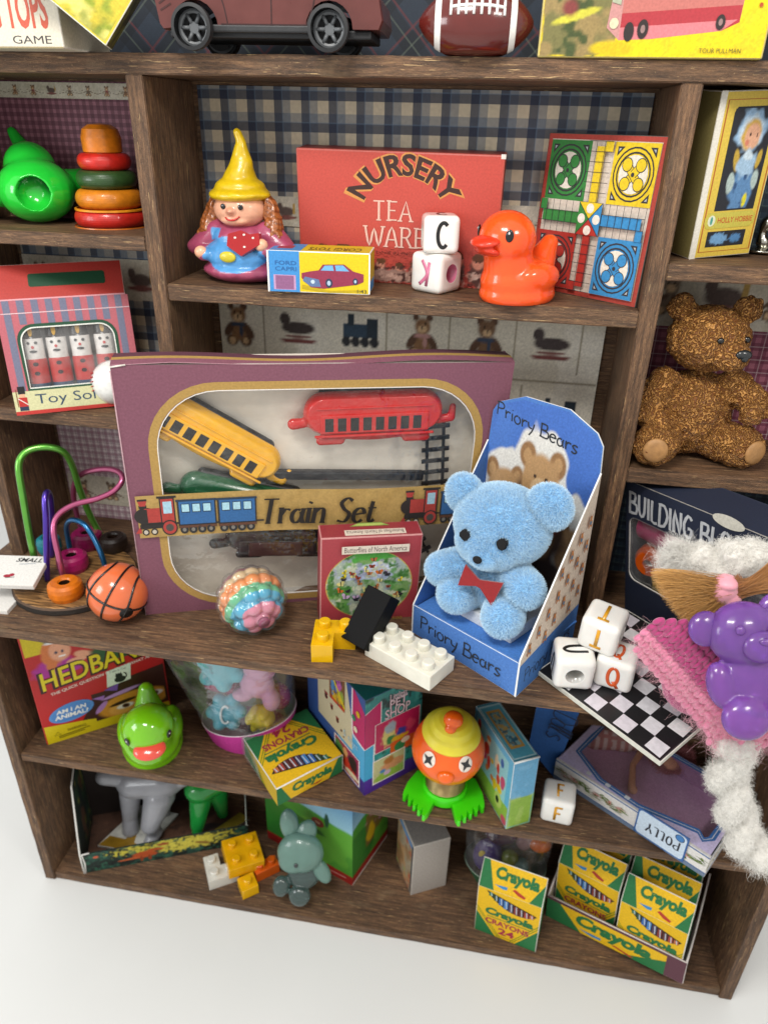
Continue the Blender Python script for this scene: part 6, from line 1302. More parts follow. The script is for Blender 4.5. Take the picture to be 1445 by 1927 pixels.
g.add(rings[4], [tuple(range(N_))], '#8f2f70'); g.build('tray', MATTE, t)
g = G(); r0 = [zb(ov(2*PI*k/N_, 1.22, .82), 1) for k in range(N_)]; r1 = [(p[0]*1.25-1.0*(1 if p[0] < 0 else .3)*abs(p[0])/1.4, p[1]*1.25, 4.0) for p in r0]; g.add(r0+r1, [(k, (k+1) % N_, N_+(k+1) % N_, N_+k) for k in range(N_)], '#ffffff', 0, True); g.build('clear_cup', film('clear_cup_film', haze=.05, rough=.06, crinkle=.5), t)
def cbead(name, label, cat, pos, elems, col, letter=None, rough=.3):
    s = thing(name, label, cat, pc+Vector(pos)); me = blob(elems, .035, 3); mesh_obj('body', me, pmat('bead_'+col[1:], col, rough, sss=.4, coat=.3, bump=None, var=(4, .08)), s)
    if letter:
        g = G()
        for k in PEN[letter][1]: g.tube([Vector(((px-.27)*-.6 if False else (px-.27)*.62, -.31, (py-.5)*.55)) for px, py in k], .035, '#d8e4e6', seg=8, smooth_n=3)
        g.build('letter', pmat('letter_paint', None, .3, coat=.3), s)
    return s
def flower(r, n=6): return [('e', (0, 0, 0), (r, .28, r))]+[('e', (r*.85*math.cos(2*PI*i/n), 0, r*.85*math.sin(2*PI*i/n)), (r*.42, .26, r*.42)) for i in range(n)]
s = cbead('flower_bead', 'turquoise flower bead marked with a letter C low in the clear cup', 'bead', (-.55, -.45, 1.08), flower(.5), '#3fa9c0', 'C'); s.rotation_euler = (rad(-25), 0, rad(12))
s = cbead('flower_bead', 'turquoise flower bead high in the clear cup under the counter edge', 'bead', (-.70, -.15, 2.55), flower(.62), '#56b4c4'); s.rotation_euler = (rad(-20), rad(20), 0)
s = cbead('bear_bead', 'pale pink bear shaped bead leaning in the clear cup', 'bead', (.40, -.15, 1.95), [('e', (0, 0, .15), (.55, .35, .5)), ('e', (-.45, -.1, -.25), (.33, .28, .2)), ('e', (.45, -.1, -.3), (.28, .28, .42)), ('e', (.1, 0, .7), (.5, .35, .35))], '#c994b4')
s = cbead('round_bead', 'yellow ribbed round bead at the bottom of the clear cup', 'bead', (.52, -.35, .98), [('e', (0, 0, 0), (.42, .40, .38))]+[('e', (.3*math.cos(i*1.05), -.1, .3*math.sin(i*1.05)), (.16, .3, .16)) for i in range(6)], '#cbb414')
GLT = bpy.data.materials.new('pink_glitter'); tt, N, L = nt(GLT); out = N.new('ShaderNodeOutputMaterial'); b_ = N.new('ShaderNodeBsdfPrincipled'); L.new(b_.outputs[0], out.inputs[0]); tc = N.new('ShaderNodeTexCoord'); vo = N.new('ShaderNodeTexVoronoi'); vo.inputs['Scale'].default_value = 13; L.new(tc.outputs['Object'], vo.inputs[0]); lt = N.new('ShaderNodeMath'); lt.operation = 'LESS_THAN'; L.new(vo.outputs['Distance'], lt.inputs[0]); lt.inputs[1].default_value = .2; mx = N.new('ShaderNodeMix'); mx.data_type = 'RGBA'; L.new(lt.outputs[0], mx.inputs[0]); mx.inputs[6].default_value = (*hexc('#a01f5c'), 1); mx.inputs[7].default_value = (*hexc('#e9b8cc'), 1); L.new(mx.outputs[2], b_.inputs['Base Color']); b_.inputs['Roughness'].default_value = .25
s = thing('glitter_heart', 'glittery dark pink shape at the left inside the clear cup', 'bead', pc+Vector((-.95, .1, 1.85))); mesh_obj('body', blob([('e', (0, 0, 0), (.62, .3, .5)), ('e', (.5, .05, -.35), (.4, .3, .35))], .04, 2), GLT, s)
s = thing('glitter_heart', 'dark pink glitter shape at the right inside the clear cup', 'bead', pc+Vector((.95, .25, 1.35))); mesh_obj('body', blob([('e', (0, 0, 0), (.35, .3, .5))], .04, 2), GLT, s)
# crayon boxes
YC, GC, RC = '#dcb010', '#1f6b3a', '#9c1f40'
def logo(A, x0, y0, x1, y1, col=GC, rot=0, fn=None): A.text('Crayola', x0-.015, y0-.02, x1+.015, y1+.02, col, bold=.055, shear=.12, rot=rot, fn=fn)
def crayons(A, x0, y0, x1, y1):
    cs = ['#1f6b4a', '#2a4a2f', '#2f5fa0', '#3f78b4', '#4a3a5a', '#7a2f2a', '#5a2a2a', '#9c3a2f', '#b5633a']; n = len(cs); pts = []
    for i in range(15): q = i/14; pts.append((x0+(x1-x0)*q, y1-(y1-y0)*.62*q))
    for i in range(15): q = 1-i/14; pts.append((x0+(x1-x0)*q, y1-(y1-y0)*.62*q-(y1-y0)*.62*math.sin(PI*q)**.7))
    A.poly(pts[:15]+pts[16:29], '#2a2622')
    for i in range(n):
        q = (i+.9)/(n+.9); xx = x0+(x1-x0)*q; top = y1-(y1-y0)*.62*q; dep = (y1-y0)*.60*math.sin(PI*q)**.7; w = (x1-x0)/(n+1)*.42
        A.poly([(xx-w, top-dep*.06), (xx+w, top-dep*.10), (xx+w, top-dep*.94), (xx-w, top-dep*.98)], cs[i]); A.poly([(xx-w*.25, top-dep*.1), (xx+w*.2, top-dep*.1), (xx+w*.55, top-dep*.9), (xx+w*.2, top-dep*.95)], '#b9c6d0'); A.line([(xx+w, top-dep*.08), (xx+w, top-dep*.95)], .006, '#1a1614')
def face_body(A, mini=False):
    A.rect(.005, .005, .995, .995, YC)
    for s in (0, 1):
        f = lambda x: x if s == 0 else 1-x
        A.poly([(f(.005), .005), (f(.34), .005), (f(.005), .46)], GC)
        for q in (.045, .085): A.line([(f(.34+q), .005), (f(.005), .46+q*1.35)], .012, '#4a7a1a')
    logo(A, .16, .44, .90, .60); A.line([(.18, .425), (.88, .425)], .014, GC); A.text('CRAYONS', .16, .27, .86, .385, RC, bold=.03); A.text('24', .38, .10, .64, .24, RC, bold=.03); A.line([(.36, .05), (.62, .05)], .01, '#8a7a20')
    crayons(A, .14, .64, .95, .97)
def header(A):
    A.rect(.005, .005, .995, .995, YC); A.poly([(.005, .005), (.24, .005), (.10, .995), (.005, .995)], GC); A.poly([(.995, .005), (.80, .005), (.995, .75)], GC)
    logo(A, .24, .34, .90, .86); A.poly([(.24, .22), (.44, .26), (.44, .16), (.38, .14)], '#2f7fb4'); A.poly([(.52, .22), (.56, .28), (.74, .13), (.72, .06), (.62, .1)], '#a8321f')
def crayon_standing(label, M, w=1.96, d=.72, h=2.1, hh=.70, dd=.5):
    t = thing('crayon_box', label, 'crayon box', mat=M, group='yellow and green crayon boxes')
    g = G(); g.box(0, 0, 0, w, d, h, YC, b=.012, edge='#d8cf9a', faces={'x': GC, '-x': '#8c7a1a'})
    A = FR(w, h, g); face_body(A)
    # slanting flap top
    pr_ = [(0, h), (dd, h+hh), (d, h+hh-.25), (d, h)]
    for x, sx in ((0, -1), (w, 1)):
        vs = [(x, y, z) for y, z in pr_]; g.add(vs, [(0, 3, 2, 1) if sx < 0 else (0, 1, 2, 3)], '#d9d5c8')
    ey = Vector((0, dd, hh)); A2 = Art(g, (0, 0, h), (1, 0, 0), ey, w, ey.length); A2.k = 0; header(A2)
    g.add([(0, dd, h+hh), (w, dd, h+hh), (w, d, h+hh-.25), (0, d, h+hh-.25)], [(0, 1, 2, 3)], YC); A3 = Art(g, (0, dd, h+hh), (1, 0, 0), (0, d-dd, -.25), w, math.hypot(d-dd, .25)); A3.poly([(.0, 0), (.2, 0), (.05, 1), (0, 1)], GC); A3.poly([(.3, .1), (.55, .2), (.5, .8), (.35, .5)], '#a8321f'); A3.poly([(.5, .5), (.8, .3), (.9, .8), (.55, .9)], GC)
    g.tube([(0, -.002, h), (0, dd, h+hh), (w, dd, h+hh), (w, -.002, h), (w, -.002, .02)], .017, '#d9d6cc', seg=6); g.tube([(0, 0, h), (-.004, 0, .02)], .008, '#d9d6cc', seg=6)
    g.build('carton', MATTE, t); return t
# one lying on the shelf
t = thing('crayon_box', 'crayon box lying flat and jutting over the edge of the middle shelf', 'crayon box', mat=pose(2.334, -1.644, ZM, 44.1, 3.6, -2.2), group='yellow and green crayon boxes'); w_, d_, h_ = 2.16, 2.13, .74
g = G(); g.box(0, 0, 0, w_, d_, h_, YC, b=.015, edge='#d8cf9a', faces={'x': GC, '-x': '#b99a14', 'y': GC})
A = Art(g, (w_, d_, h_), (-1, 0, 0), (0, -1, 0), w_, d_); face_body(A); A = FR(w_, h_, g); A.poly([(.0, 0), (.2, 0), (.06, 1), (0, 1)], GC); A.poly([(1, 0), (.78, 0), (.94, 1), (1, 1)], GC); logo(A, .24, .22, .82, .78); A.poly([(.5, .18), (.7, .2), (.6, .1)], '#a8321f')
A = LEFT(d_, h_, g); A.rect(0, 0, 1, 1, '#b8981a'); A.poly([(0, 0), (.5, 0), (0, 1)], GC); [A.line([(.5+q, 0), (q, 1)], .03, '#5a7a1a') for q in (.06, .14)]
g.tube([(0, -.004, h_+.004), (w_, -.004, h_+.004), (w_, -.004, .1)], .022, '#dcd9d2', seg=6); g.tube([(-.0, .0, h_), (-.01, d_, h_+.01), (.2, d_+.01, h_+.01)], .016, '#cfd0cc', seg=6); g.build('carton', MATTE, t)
f = G(); f.add([(-.06, d_+.02, h_+.05), (-.05, -.02+d_-.9, h_+.03), (-.05, d_-1.2, .1), (-.06, d_+.02, .05)], [(0, 1, 2, 3)]); f.add([(-.06, d_+.02, h_+.05), (w_*.7, d_+.03, h_+.05), (w_*.7, d_-.12, h_+.012), (-.03, d_-.14, h_+.012)], [(0, 3, 2, 1)], '#ffffff'); f.build('clear_tape', film('clear_tape_film', haze=.12, crinkle=.3), t)
# pet shop playset box
t = thing('playset_box', 'tall pink, teal and purple box lettered Littlest Pet Shop on the middle shelf', 'box', mat=pose(4.68, -.844, ZM, 44.1)); w_, d_, h_ = 1.95, 3.2, 3.6
g = G(); g.box(0, 0, 0, w_, d_, h_, '#3a5a88', b=.02, edge='#6a86b0', faces={'z': '#1c6a6a', '-y': '#1d6f70'})
def teal(cv): cv.patch(14, .52, '#0d2f38', amt=.9); cv.patch(18, .58, '#4aa09a', amt=.7); return cv
A = FR(w_, h_, g); A.image(teal(Cv(60, 100, '#2a8080')), .0, .0, 1, 1); A.rect(0, 0, 1, .16, '#4a2a8c'); A.poly([(0, .16), (.18, .16), (.16, .52), (0, .52)], '#3f9cc8'); A.rect(.15, .17, .165, .52, '#dfe6ea')
A.poly([(0, .5), (.27, .53), (.27, .93), (0, .86)], '#b01f60'); A.line([(0, .5), (.27, .53), (.27, .93), (0, .86)], .012, '#e8e2e6')
for dx, c, bd in ((0, '#3a1f34', .05), (0, '#d8c6d2', .008)):
    A.text('Littlest', .42, .885, .72, .95, c, bold=bd); A.text('PET', .42, .81, .72, .885, c, bold=bd); A.text('SHOP', .34, .715, .78, .81, c, bold=bd)
A.rect(.17, .40, .97, .71, '#e4dfe0'); cv = Cv(50, 30, '#b01f58'); cv.ell(.3, .4, .16, .35, '#c9c27a', wob=.5); cv.ell(.33, .7, .12, .2, '#8fa6b4', wob=.4); cv.ell(.35, .25, .12, .14, '#2f7a4a', wob=.5); cv.ell(.6, .4, .12, .14, '#2f3f9a', wob=.7); cv.ell(.8, .5, .1, .2, '#c8456a', wob=.6); cv.ell(.55, .2, .2, .1, '#c9a21e', wob=.5); A.image(cv, .18, .405, .96, .705)
A.rect(.45, .31, .99, .44, '#c9521c'); A.ell(.62, .37, .1, .05, '#2f7a4a'); A.ell(.72, .41, .08, .03, '#d8c8b0')
A.rect(.14, .07, .72, .33, '#e4dfe0'); cv = Cv(36, 30, '#b9b58a'); cv.ell(.5, .15, .5, .25, '#8fb04a', wob=.6); cv.ell(.65, .55, .4, .2, '#c98a64', wob=.3); cv.ell(.5, .78, .16, .16, '#a86a3a', wob=.4); cv.ell(.3, .4, .1, .08, '#4a7fb4', wob=.4); cv.ell(.45, .25, .12, .1, '#c9a8c4'); A.image(cv, .155, .08, .705, .32)
A = LEFT(d_, h_, g); A.rect(0, 0, 1, 1, '#2f4f8c'); A.rect(0, 0, 1, .15, '#3c2a78'); A.rect(.55, .15, 1, .62, '#4a9fca'); A.poly([(.2, .35), (.80, .35), (.80, .62), (.70, 1), (.2, 1)], '#c2b89a')
A.poly([(.80, .55), (1, .5), (1, .86), (.84, 1), (.80, 1)], '#b01f60'); A.line([(.80, 1), (.80, .58), (.86, .52), (1, .5)], .018, '#e0d8dc', curve=3)
for x, y, s in ((.35, .62, 1), (.45, .56, .8), (.55, .49, .8), (.62, .43, .45), (.66, .39, .3)):
    A.ell(x, y, .028*s, .030*s, '#6a1420'); A.ell(x, y, .018*s, .02*s, '#1d0d10'); [A.ell(x+dx*s, y+.035*s, .01*s, .013*s, '#8c1f2a') for dx in (-.022, 0, .022) if s > .7]
cv = Cv(60, 50, '#7a4f2c'); cv.ell(.3, .5, .2, .4, '#4f83b4', wob=.5); cv.ell(.6, .7, .2, .2, '#b55aa0', wob=.5); cv.ell(.75, .35, .2, .2, '#8a9a3c', wob=.7); cv.ell(.5, .2, .3, .15, '#c9a21e', wob=.7); cv.rect(0, .0, 1, .1, '#c0331c'); cv.patch(9, .6, '#3a2a4a'); cv.grain(); A.image(cv, .42, .66, .68, .99); A.line([(.40, .99), (.68, .70)], .03, '#cfb91e')
A.rect(.50, .03, .93, .33, '#e4dfe0'); cv = Cv(50, 40, '#8c1f4a'); cv.ell(.3, .5, .2, .3, '#b56a30', wob=.4); cv.ell(.6, .3, .25, .3, '#c0301c', wob=.5); cv.ell(.15, .7, .2, .2, '#4a7a3c', wob=.5); cv.ell(.75, .6, .2, .3, '#2a1a1c', wob=.5); cv.ell(.45, .75, .1, .15, '#c9905a', wob=.4); cv.ell(.7, .15, .3, .1, '#d0c4a0', wob=.6); A.image(cv, .515, .04, .915, .32)
for i, (x, y) in enumerate(((.83, .72), (.86, .62), (.90, .80))): A.ell(x, y, .03, .03, ['#2f7a5a', '#d8c8b0', '#c9a21e'][i])
A.text('5 toys', .66, .40, .9, .48, '#9cc4da')
g.build('carton', PAPER, t)
# spring toy
p = at(835, 1500, z=ZM); c = Vector((p.x, p.y+.15, ZM)); t = thing('spring_toy', 'orange round-headed spring toy with yellow cap and bright green feet', 'spring toy', c)
FG = pmat('green_feet_plastic', '#3fce10', .3, sss=.4, coat=.2, bump=(3, .05), var=(3, .06))
for s in (-1, 1):
    out_ = [(s*.08, .35), (s*.10, -.45), (s*.14, -1.0)]
    xs = [.16, .34, .52, .70, .90]; toe = []
    for i, x in enumerate(xs): y0 = -1.02+.10*i; toe += [(s*(x-.02), y0-.02), (s*(x+.03), y0-.16), (s*(x+.11), y0-.15), (s*(x+.14), y0+.02)]
    out_ += toe+[(s*1.05, -.25), (s*.95, .25), (s*.5, .5)]
    if s < 0: out_ = out_[::-1]
    g = G(); M_ = Matrix.Rotation(rad(s*14), 3, 'Z'); pts = [((M_ @ Vector((x, y, 0))).x, (M_ @ Vector((x, y, 0))).y) for x, y in out_]
    g.prism(pts, (0, 0, .24), (1, 0, 0), (0, 1, 0), .23, '#3fce10'); o = g.build('foot', FG, t); md = o.modifiers.new('round', 'BEVEL'); md.width = .045; md.segments = 3; md.limit_method = 'ANGLE'
g = G(); g.lathe([(0, .46), (.60, .44), (.64, .36), (.64, .12), (0, .12)], 36, col='#3fce10'); 
for i, f in enumerate(g.f): g.f[i] = f[::-1]
g.build('collar', FG, t)
g = G(); pts = [(.56*math.cos(a_*.35)*(1-.0*a_), .56*math.sin(a_*.35), .44+a_*.35/(2*PI)*.055) for a_ in range(0, 170)]; g.tube(pts, .024, '#a89060', seg=7); g.build('spring', pmat('brassy_spring_wire', '#a89468', .3, metal=1, var=(6, .15)), t)
hc_ = (0, .0, 1.82); g = G(); g.ell(hc_, (1.02, 1.0, 1.0), '#e0470c', seg=48, rows=30); g.ell((.02, -.98, 1.74), (.24, .18, .2), '#e0470c'); hd_ = g.build('head', pmat('orange_head_plastic', '#f0640f', .25, sss=.4, coat=.35, bump=(3, .05), var=(2, .06)), t)
Rc = Matrix.Rotation(rad(-6), 4, 'X'); g = G(); g.lathe([(.74, 2.46), (.79, 2.47), (.81, 2.52), (.79, 2.60), (.70, 2.72), (.62, 2.78), (.58, 2.84), (.53, 2.94), (.40, 3.03), (.2, 3.08), (0, 3.09)], 48, col='#d8c82a')
for i, f in enumerate(g.f): g.f[i] = f
Rc = Matrix.Translation((0, 0, 1.82)) @ Matrix.Rotation(rad(7), 4, 'X') @ Matrix.Rotation(rad(4), 4, 'Y') @ Matrix.Translation((0, 0, -1.82)); g.build('cap', pmat('yellow_cap_plastic', '#e6d83a', .35, sss=.35, coat=.2, bump=(3, .05), var=(3, .06)), t, Rc)
mesh_obj('pompom', blob([('e', (.08, -.28, 3.14), (.27, .25, .24)), ('e', (.03, -.50, 3.0), (.16, .12, .14))], .03, 2), hd_.data.materials[0], t)
for x in (-.44, .50):
    n = Vector((x, -.80, .30)); n = n.normalized(); o = Vector(hc_)+Vector((n.x*1.02, n.y*1.0, n.z*1.0)); R_ = n.to_track_quat('Z', 'Y').to_matrix(); g = G(); g.ell(o, (.20, .235, .03), '#e6dccf', R=R_); ey_ = g.build('eye', pmat('cream_eye', None, .3, coat=.3), hd_)
    g = G(); ex_, eyv = R_ @ Vector((1, 0, 0)), R_ @ Vector((0, 1, 0)); st = []
    for k in range(8): a_ = rad(45+k*45+12); rr2 = .19 if k % 2 == 0 else .075; st.append((rr2*math.cos(a_), rr2*1.1*math.sin(a_)))
    A = Art(g, o+n*.031, ex_, eyv, 1, 1); A.poly(st, '#15181a'); g.build('star_pupil', pmat('glossy_black', None, .2, coat=.5), ey_)
# card game box
t = thing('card_game_box', 'narrow light blue and green card game box standing beside the spring toy', 'box', mat=pose(8.748, -1.246, ZM, 28.9, -1.5, .4)); w_, d_, h_ = .75, 2.32, 2.47
g = G(); g.box(0, 0, 0, w_, d_, h_, '#3f8fb0', b=.015, edge='#cfd9dc', faces={'-y': '#5f9fc4', 'z': '#2f7c94'}); A = FR(w_, h_, g); A.rect(0, 0, 1, .48, '#86ac3e')
cv = Cv(20, 50, '#5f9fc4'); cv.rect(0, 0, 1, .48, '#84a93c'); cv.patch(8, .55, '#a9bf6a', y1=.5, amt=.4); cv.patch(6, .55, '#7ab0cf', y0=.5, amt=.5); cv.grain(.15); A.image(cv, .02, .01, .98, .93)
A = LEFT(d_, h_, g); cv = Cv(80, 80, '#5fa8cc'); cv.rect(0, 0, 1, .3, '#84ae40'); cv.rect(.06, .28, .9, .92, '#8ac0c8'); r = random.Random(9)
for i in range(26): cv.ell(r.uniform(.1, .85), r.uniform(.33, .85), r.uniform(.03, .08), r.uniform(.03, .1), r.choice(['#c0392a', '#d0b41e', '#b53a6a', '#3a5fa0', '#c9762a', '#d8cdb0']), wob=.5)
cv.ell(.76, .22, .09, .11, '#a9c060'); cv.ell(.74, .21, .04, .05, '#15201a'); cv.ell(.93, .06, .07, .06, '#b54a5a'); cv.grain(.12); A.image(cv, .01, .01, .99, .99)
A = TOP(w_, d_, h_, g); A.rect(.04, .04, .96, .96, '#9fc4cc'); A.rect(.09, .06, .91, .93, '#4f9cb4'); A.rect(.2, .2, .78, .86, '#b08c48'); cv = Cv(12, 40, '#6fa0a8'); cv.patch(10, .5, '#b39a5a'); cv.patch(12, .55, '#2f5f74'); A.image(cv, .28, .24, .70, .82)
g.tube([(0, -.006, h_), (w_, -.006, h_+.01)], .03, '#dfe2e0', seg=8); g.build('carton', PAPER, t)
p = at(1050, 1512, z=ZM+.45); letter_bead('white cube bead with a yellow F on the middle shelf beside the doll box', pose(p.x, p.y+.06, ZM+.46, -6, 0, 0), .88, [('z', 'F', '#c98f14', 2, .45), ('-y', 'F', '#c98f14', 0, .5)], 'x', '#c4c1bb')
# blue folded card lettered Doll's
Pb = [at(1006, 1345, y=1.5), at(1094, 1352, y=1.25), at(1041, 1462, y=.9), at(994, 1405, y=1.15)]
t = thing('name_card', "blue card with handwritten Doll's lettering leaning beside the doll box", 'card', Pb[3]); o = Pb[3]; ex = (Pb[2]-Pb[3]); ey = (Pb[0]-Pb[3]); ey = ey-ex.normalized()*0
n_ = ex.cross(ey).normalized(); g = G(); vs = [p_-o for p_ in Pb]; vs[0] = vs[0]+(vs[0]-vs[3])*.9; vs[1] = vs[1]+(vs[1]-vs[2])*.9
vs = [v-n_*(v.dot(n_)) for v in vs]; g.add(vs, [(0, 3, 2, 1)], '#1f5596'); g.add([v-n_*.02 for v in vs], [(0, 1, 2, 3)], '#b9c4cc'); 
dn = ((Pb[1]-Pb[2])+(Pb[0]-Pb[3])).normalized(); og = (Pb[0]*.62+Pb[1]*.38)-o+dn*.25; nn = n_ if n_.y < 0 else -n_
A = Art(g, og, -dn, nn.cross(-dn), 1, 1); pen(A, "Doll's", 0, .0, .75, .58, .034, '#0d1a34', curve=5, shear=.2, adv=.72); g.build('card', MATTE, t)
# doll window box, lying on its back and jutting over the shelf edge
Md = pose(10.11, .849, ZM+.012, -35.0, 0, 0); t = thing('doll_window_box', 'lilac and blue window box with a rose border and POLLY label', 'box', mat=Md); w_, d_, h_ = 4.61, 2.75, .78
g = G(); LIL = '#c9bfe2'; g.box(0, 0, 0, w_, .03, h_, '#d9d6d2', b=0); g.box(0, d_-.03, 0, w_, d_, h_, '#a07a9c', b=0); g.box(0, .03, 0, .03, d_-.03, h_, '#cfcac8', b=0); g.box(w_-.03, .03, 0, w_, d_-.03, h_, '#d0ccc6', b=0); g.box(.03, .03, 0, w_-.03, d_-.03, .03, '#cfaaca', b=0)
A = FR(w_, h_, g); A.rect(0, 0, 1, .16, '#6a7a90'); A.rect(0, .16, 1, .2, '#3a5f94'); A.rect(0, .9, 1, .95, '#3a6098')
r = random.Random(12)
for i in range(150):
    x = r.random()*.96+.02
    if .5 < x < .72: continue
    A.ell(x, .5+.1*math.sin(x*40)+r.uniform(-.12, .12), .009, .05, r.choice(['#5a7034', '#6f8244', '#4c6230', '#7f8f56']), r.uniform(0, 3), n=7, dl=.0001)
for i in range(40):
    x = r.choice([.07, .14, .30, .38, .46, .80, .88])+r.uniform(-.014, .014); A.ell(x, .52+r.uniform(-.12, .12), .007, .045, r.choice(['#c08a84', '#d4a9a0', '#b57068']), r.uniform(0, 3), n=8, dl=.0001)
A = RIGHT(w_, d_, h_, g); A.rect(0, .88, 1, .94, '#3a6098'); A.rect(0, .1, 1, .16, '#3a6098')
for i in range(60): A.ell(r.random(), .5+r.uniform(-.15, .15), .01, .06, r.choice(['#6f7a4c', '#8f8f6a', '#b5908a']), r.uniform(0, 3), n=7, dl=.0001)
g.build('carton', MATTE, t)
g = G(); oct_ = [(.30, 1.6), (.30, .72), (1.3, .22), (2.5, .16), (4.05, .55), (4.25, .38), (4.40, .58), (4.40, 2.62), (.30, 2.62)][::-1]
frame_face(g, [(0, 0), (w_, 0), (w_, d_), (0, d_)], oct_, (0, 0, h_), (1, 0, 0), (0, 1, 0), LIL, thick=.025); A = Art(g, (0, 0, h_), (1, 0, 0), (0, 1, 0), 1, 1); A.line(oct_, .17, '#3a6aa8', closed=True); A.line(oct_, .02, '#d4d4d8', closed=True)
A.poly([(.0, 0), (w_, 0), (w_, .06), (.0, .06)], '#d8d6d4')
for x in (.9, 1.5, 2.1): A.rect(x, .14, x+.14, .26, '#d9dde2')
g.build('window_face', MATTE, t)
g = G(); LM = Matrix.Translation((2.62, -.04, .08)); g.box(0, -.012, 0, 1.42, .012, .92, '#3a6098', b=.0, edge='#dddddd'); A = FR(1.42, .92, g, off=.014); A.rrect(0, 0, 1, 1, .09, '#35609c'); A.rrect(.03, .045, .97, .955, .08, '#c2d2e2'); A.ell(.84, .80, .09, .13, '#1d3354'); A.ell(.84, .80, .075, .11, '#3f78b4')
pen(A, 'POLLY', 0, 0, .34, .235, .034, '#2a2c34', w2=.012, serif=.022, fn=lambda x, y: (.20+x if False else .90-x-.02, .64-y), curve=3, adv=1.12)
for i, v in enumerate(g.v): g.v[i] = tuple(LM @ Vector(v))
g.build('name_label', MATTE, t)
g = G(); vs = [(.3+4.1*i/12, .2+2.4*j/8, h_-.035+.02*math.sin(i*1.1+j)) for j in range(9) for i in range(13)]; g.add(vs, [(j*13+i, j*13+i+1, (j+1)*13+i+1, (j+1)*13+i) for j in range(8) for i in range(12)], '#ffffff', 0, True); g.build('window', film('lilac_window_film', '#faf4fa', haze=.03, crinkle=.5), t)
Pd = Vector((12.4, 1.7, ZM+.1)); s = thing('dress_doll', 'small curly haired doll in a checked pinafore lying inside the window box', 'doll', Pd)
H = at(1258, 1428, z=ZM+.38)-Pd; F_ = at(1188, 1482, z=ZM+.22)-Pd; K_ = at(1190, 1440, z=ZM+.26)-Pd; B0, B1 = at(1120, 1385, z=ZM+.3)-Pd, at(1215, 1400, z=ZM+.3)-Pd
SK = pmat('doll_skin', '#cf9a74', .6, bump=(8, .2), var=(6, .1)); me = blob([('c', B0, B1, .22, .22), ('c', B1, H, .18, .2), ('e', H, (.36, .42, .22)), ('c', K_, F_, .09, .11), ('e', F_+Vector((.02, -.06, 0)), (.14, .17, .1)), ('c', B1, K_, .12, .09)], .03, 2); mesh_obj('body', me, SK, s)
me = blob([('c', B0, B1+Vector((-.1, 0, .03)), .42, .26), ('e', (B0+B1)/2, (.6, .4, .3))], .04, 2); paint(me, lambda c, n: '#b98076' if (c.x*4) % 1 > .5 or (c.y*5) % 1 > .6 else '#d4c2b6'); mesh_obj('dress', me, pmat('checked_cloth', None, .85, bump=(30, .3)), s)
me = blob([('e', H+Vector((.2, .22, -.02)), (.50, .52, .2)), ('e', H+Vector((-.02, .1, -.08)), (.46, .52, .12))], .05, 2); hb = mesh_obj('hair', me, pmat('doll_hair', '#8a4a4c', .8), s); fur('curls', me, hb, 2500, .14, .008, hairmat('auburn_curl', '#8c4248', '#bb7074'), .9, seg=5, curl=.6)
g = G(); [g.ell(H+Vector(o_), (.028, .03, .02), '#15100e', seg=8, rows=6) for o_ in ((-.22, .12, .2), (-.23, -.1, .19))]; g.build('eye', pmat('glossy_black', None, .2, coat=.5), s)
# ================================================================ BOTTOM SHELF
Mo = pose(-4.911, -1.079, ZB, 23.0); t = thing('dinosaur_box', 'open dark box printed with jungle dinosaurs on the bottom shelf', 'box', mat=Mo); w_, d_, h_ = 5.55, 2.4, .92
g = G(); DKG = '#18231f'; g.box(0, 0, 0, w_, .04, h_, DKG, b=0, faces={'y': '#2a2a28'}); g.box(.04, .04, .0, w_-.04, d_-.04, .03, '#3a2a20', b=0); g.box(0, d_-.04, 0, w_, d_, 2.6, '#231a17', b=0); g.box(w_-.04, .04, 0, w_, d_-.04, h_, '#1c1a18', b=0)
A = FR(w_, h_, g); cv = Cv(150, 30, '#17241f'); cv.patch(3, .5, '#22453a', amt=.9); cv.ell(.55, .75, .35, .3, '#b9ae3c', .03, wob=.8); cv.patch(9, .55, '#2f5f4a', amt=.8); cv.ell(.62, .55, .2, .25, '#c7bc48', wob=.9); cv.patch(12, .6, '#0f1614', amt=.8); cv.ell(.36, .42, .075, .18, '#a8481c', wob=.3); cv.ell(.43, .6, .05, .07, '#a8481c', .3); cv.ell(.48, .8, .035, .07, '#8f4420'); cv.ell(.28, .3, .08, .05, '#b5562a', .1); cv.ell(.34, .22, .01, .15, '#8a3a18'); cv.ell(.39, .22, .01, .15, '#8a3a18'); cv.ell(.72, .5, .03, .12, '#8a6a2c', .3, wob=.4); cv.ell(.08, .75, .015, .06, '#c45a3a'); cv.grain(.2); A.image(cv, .005, .01, .995, .99)
A = Art(g, (.04, .04, .032), (1, 0, 0), (0, 1, 0), w_-.08, d_-.08); cv = Cv(90, 50, '#4a3226'); cv.patch(4, .5, '#5e4030', amt=.8); cv.patch(8, .6, '#33231c', amt=.8); cv.ell(.35, .12, .1, .07, '#3f3a2a'); cv.ell(.75, .4, .07, .06, '#2a2022'); cv.ell(.85, .38, .05, .05, '#2e2424'); cv.grain(.2); A.image(cv, .0, .0, 1, 1)
g.build('tray', MATTE, t)
g = G(); flap = [(0, 0), (0, .92), (.9, 3.2), (2.4, 3.4), (2.4, 0)]
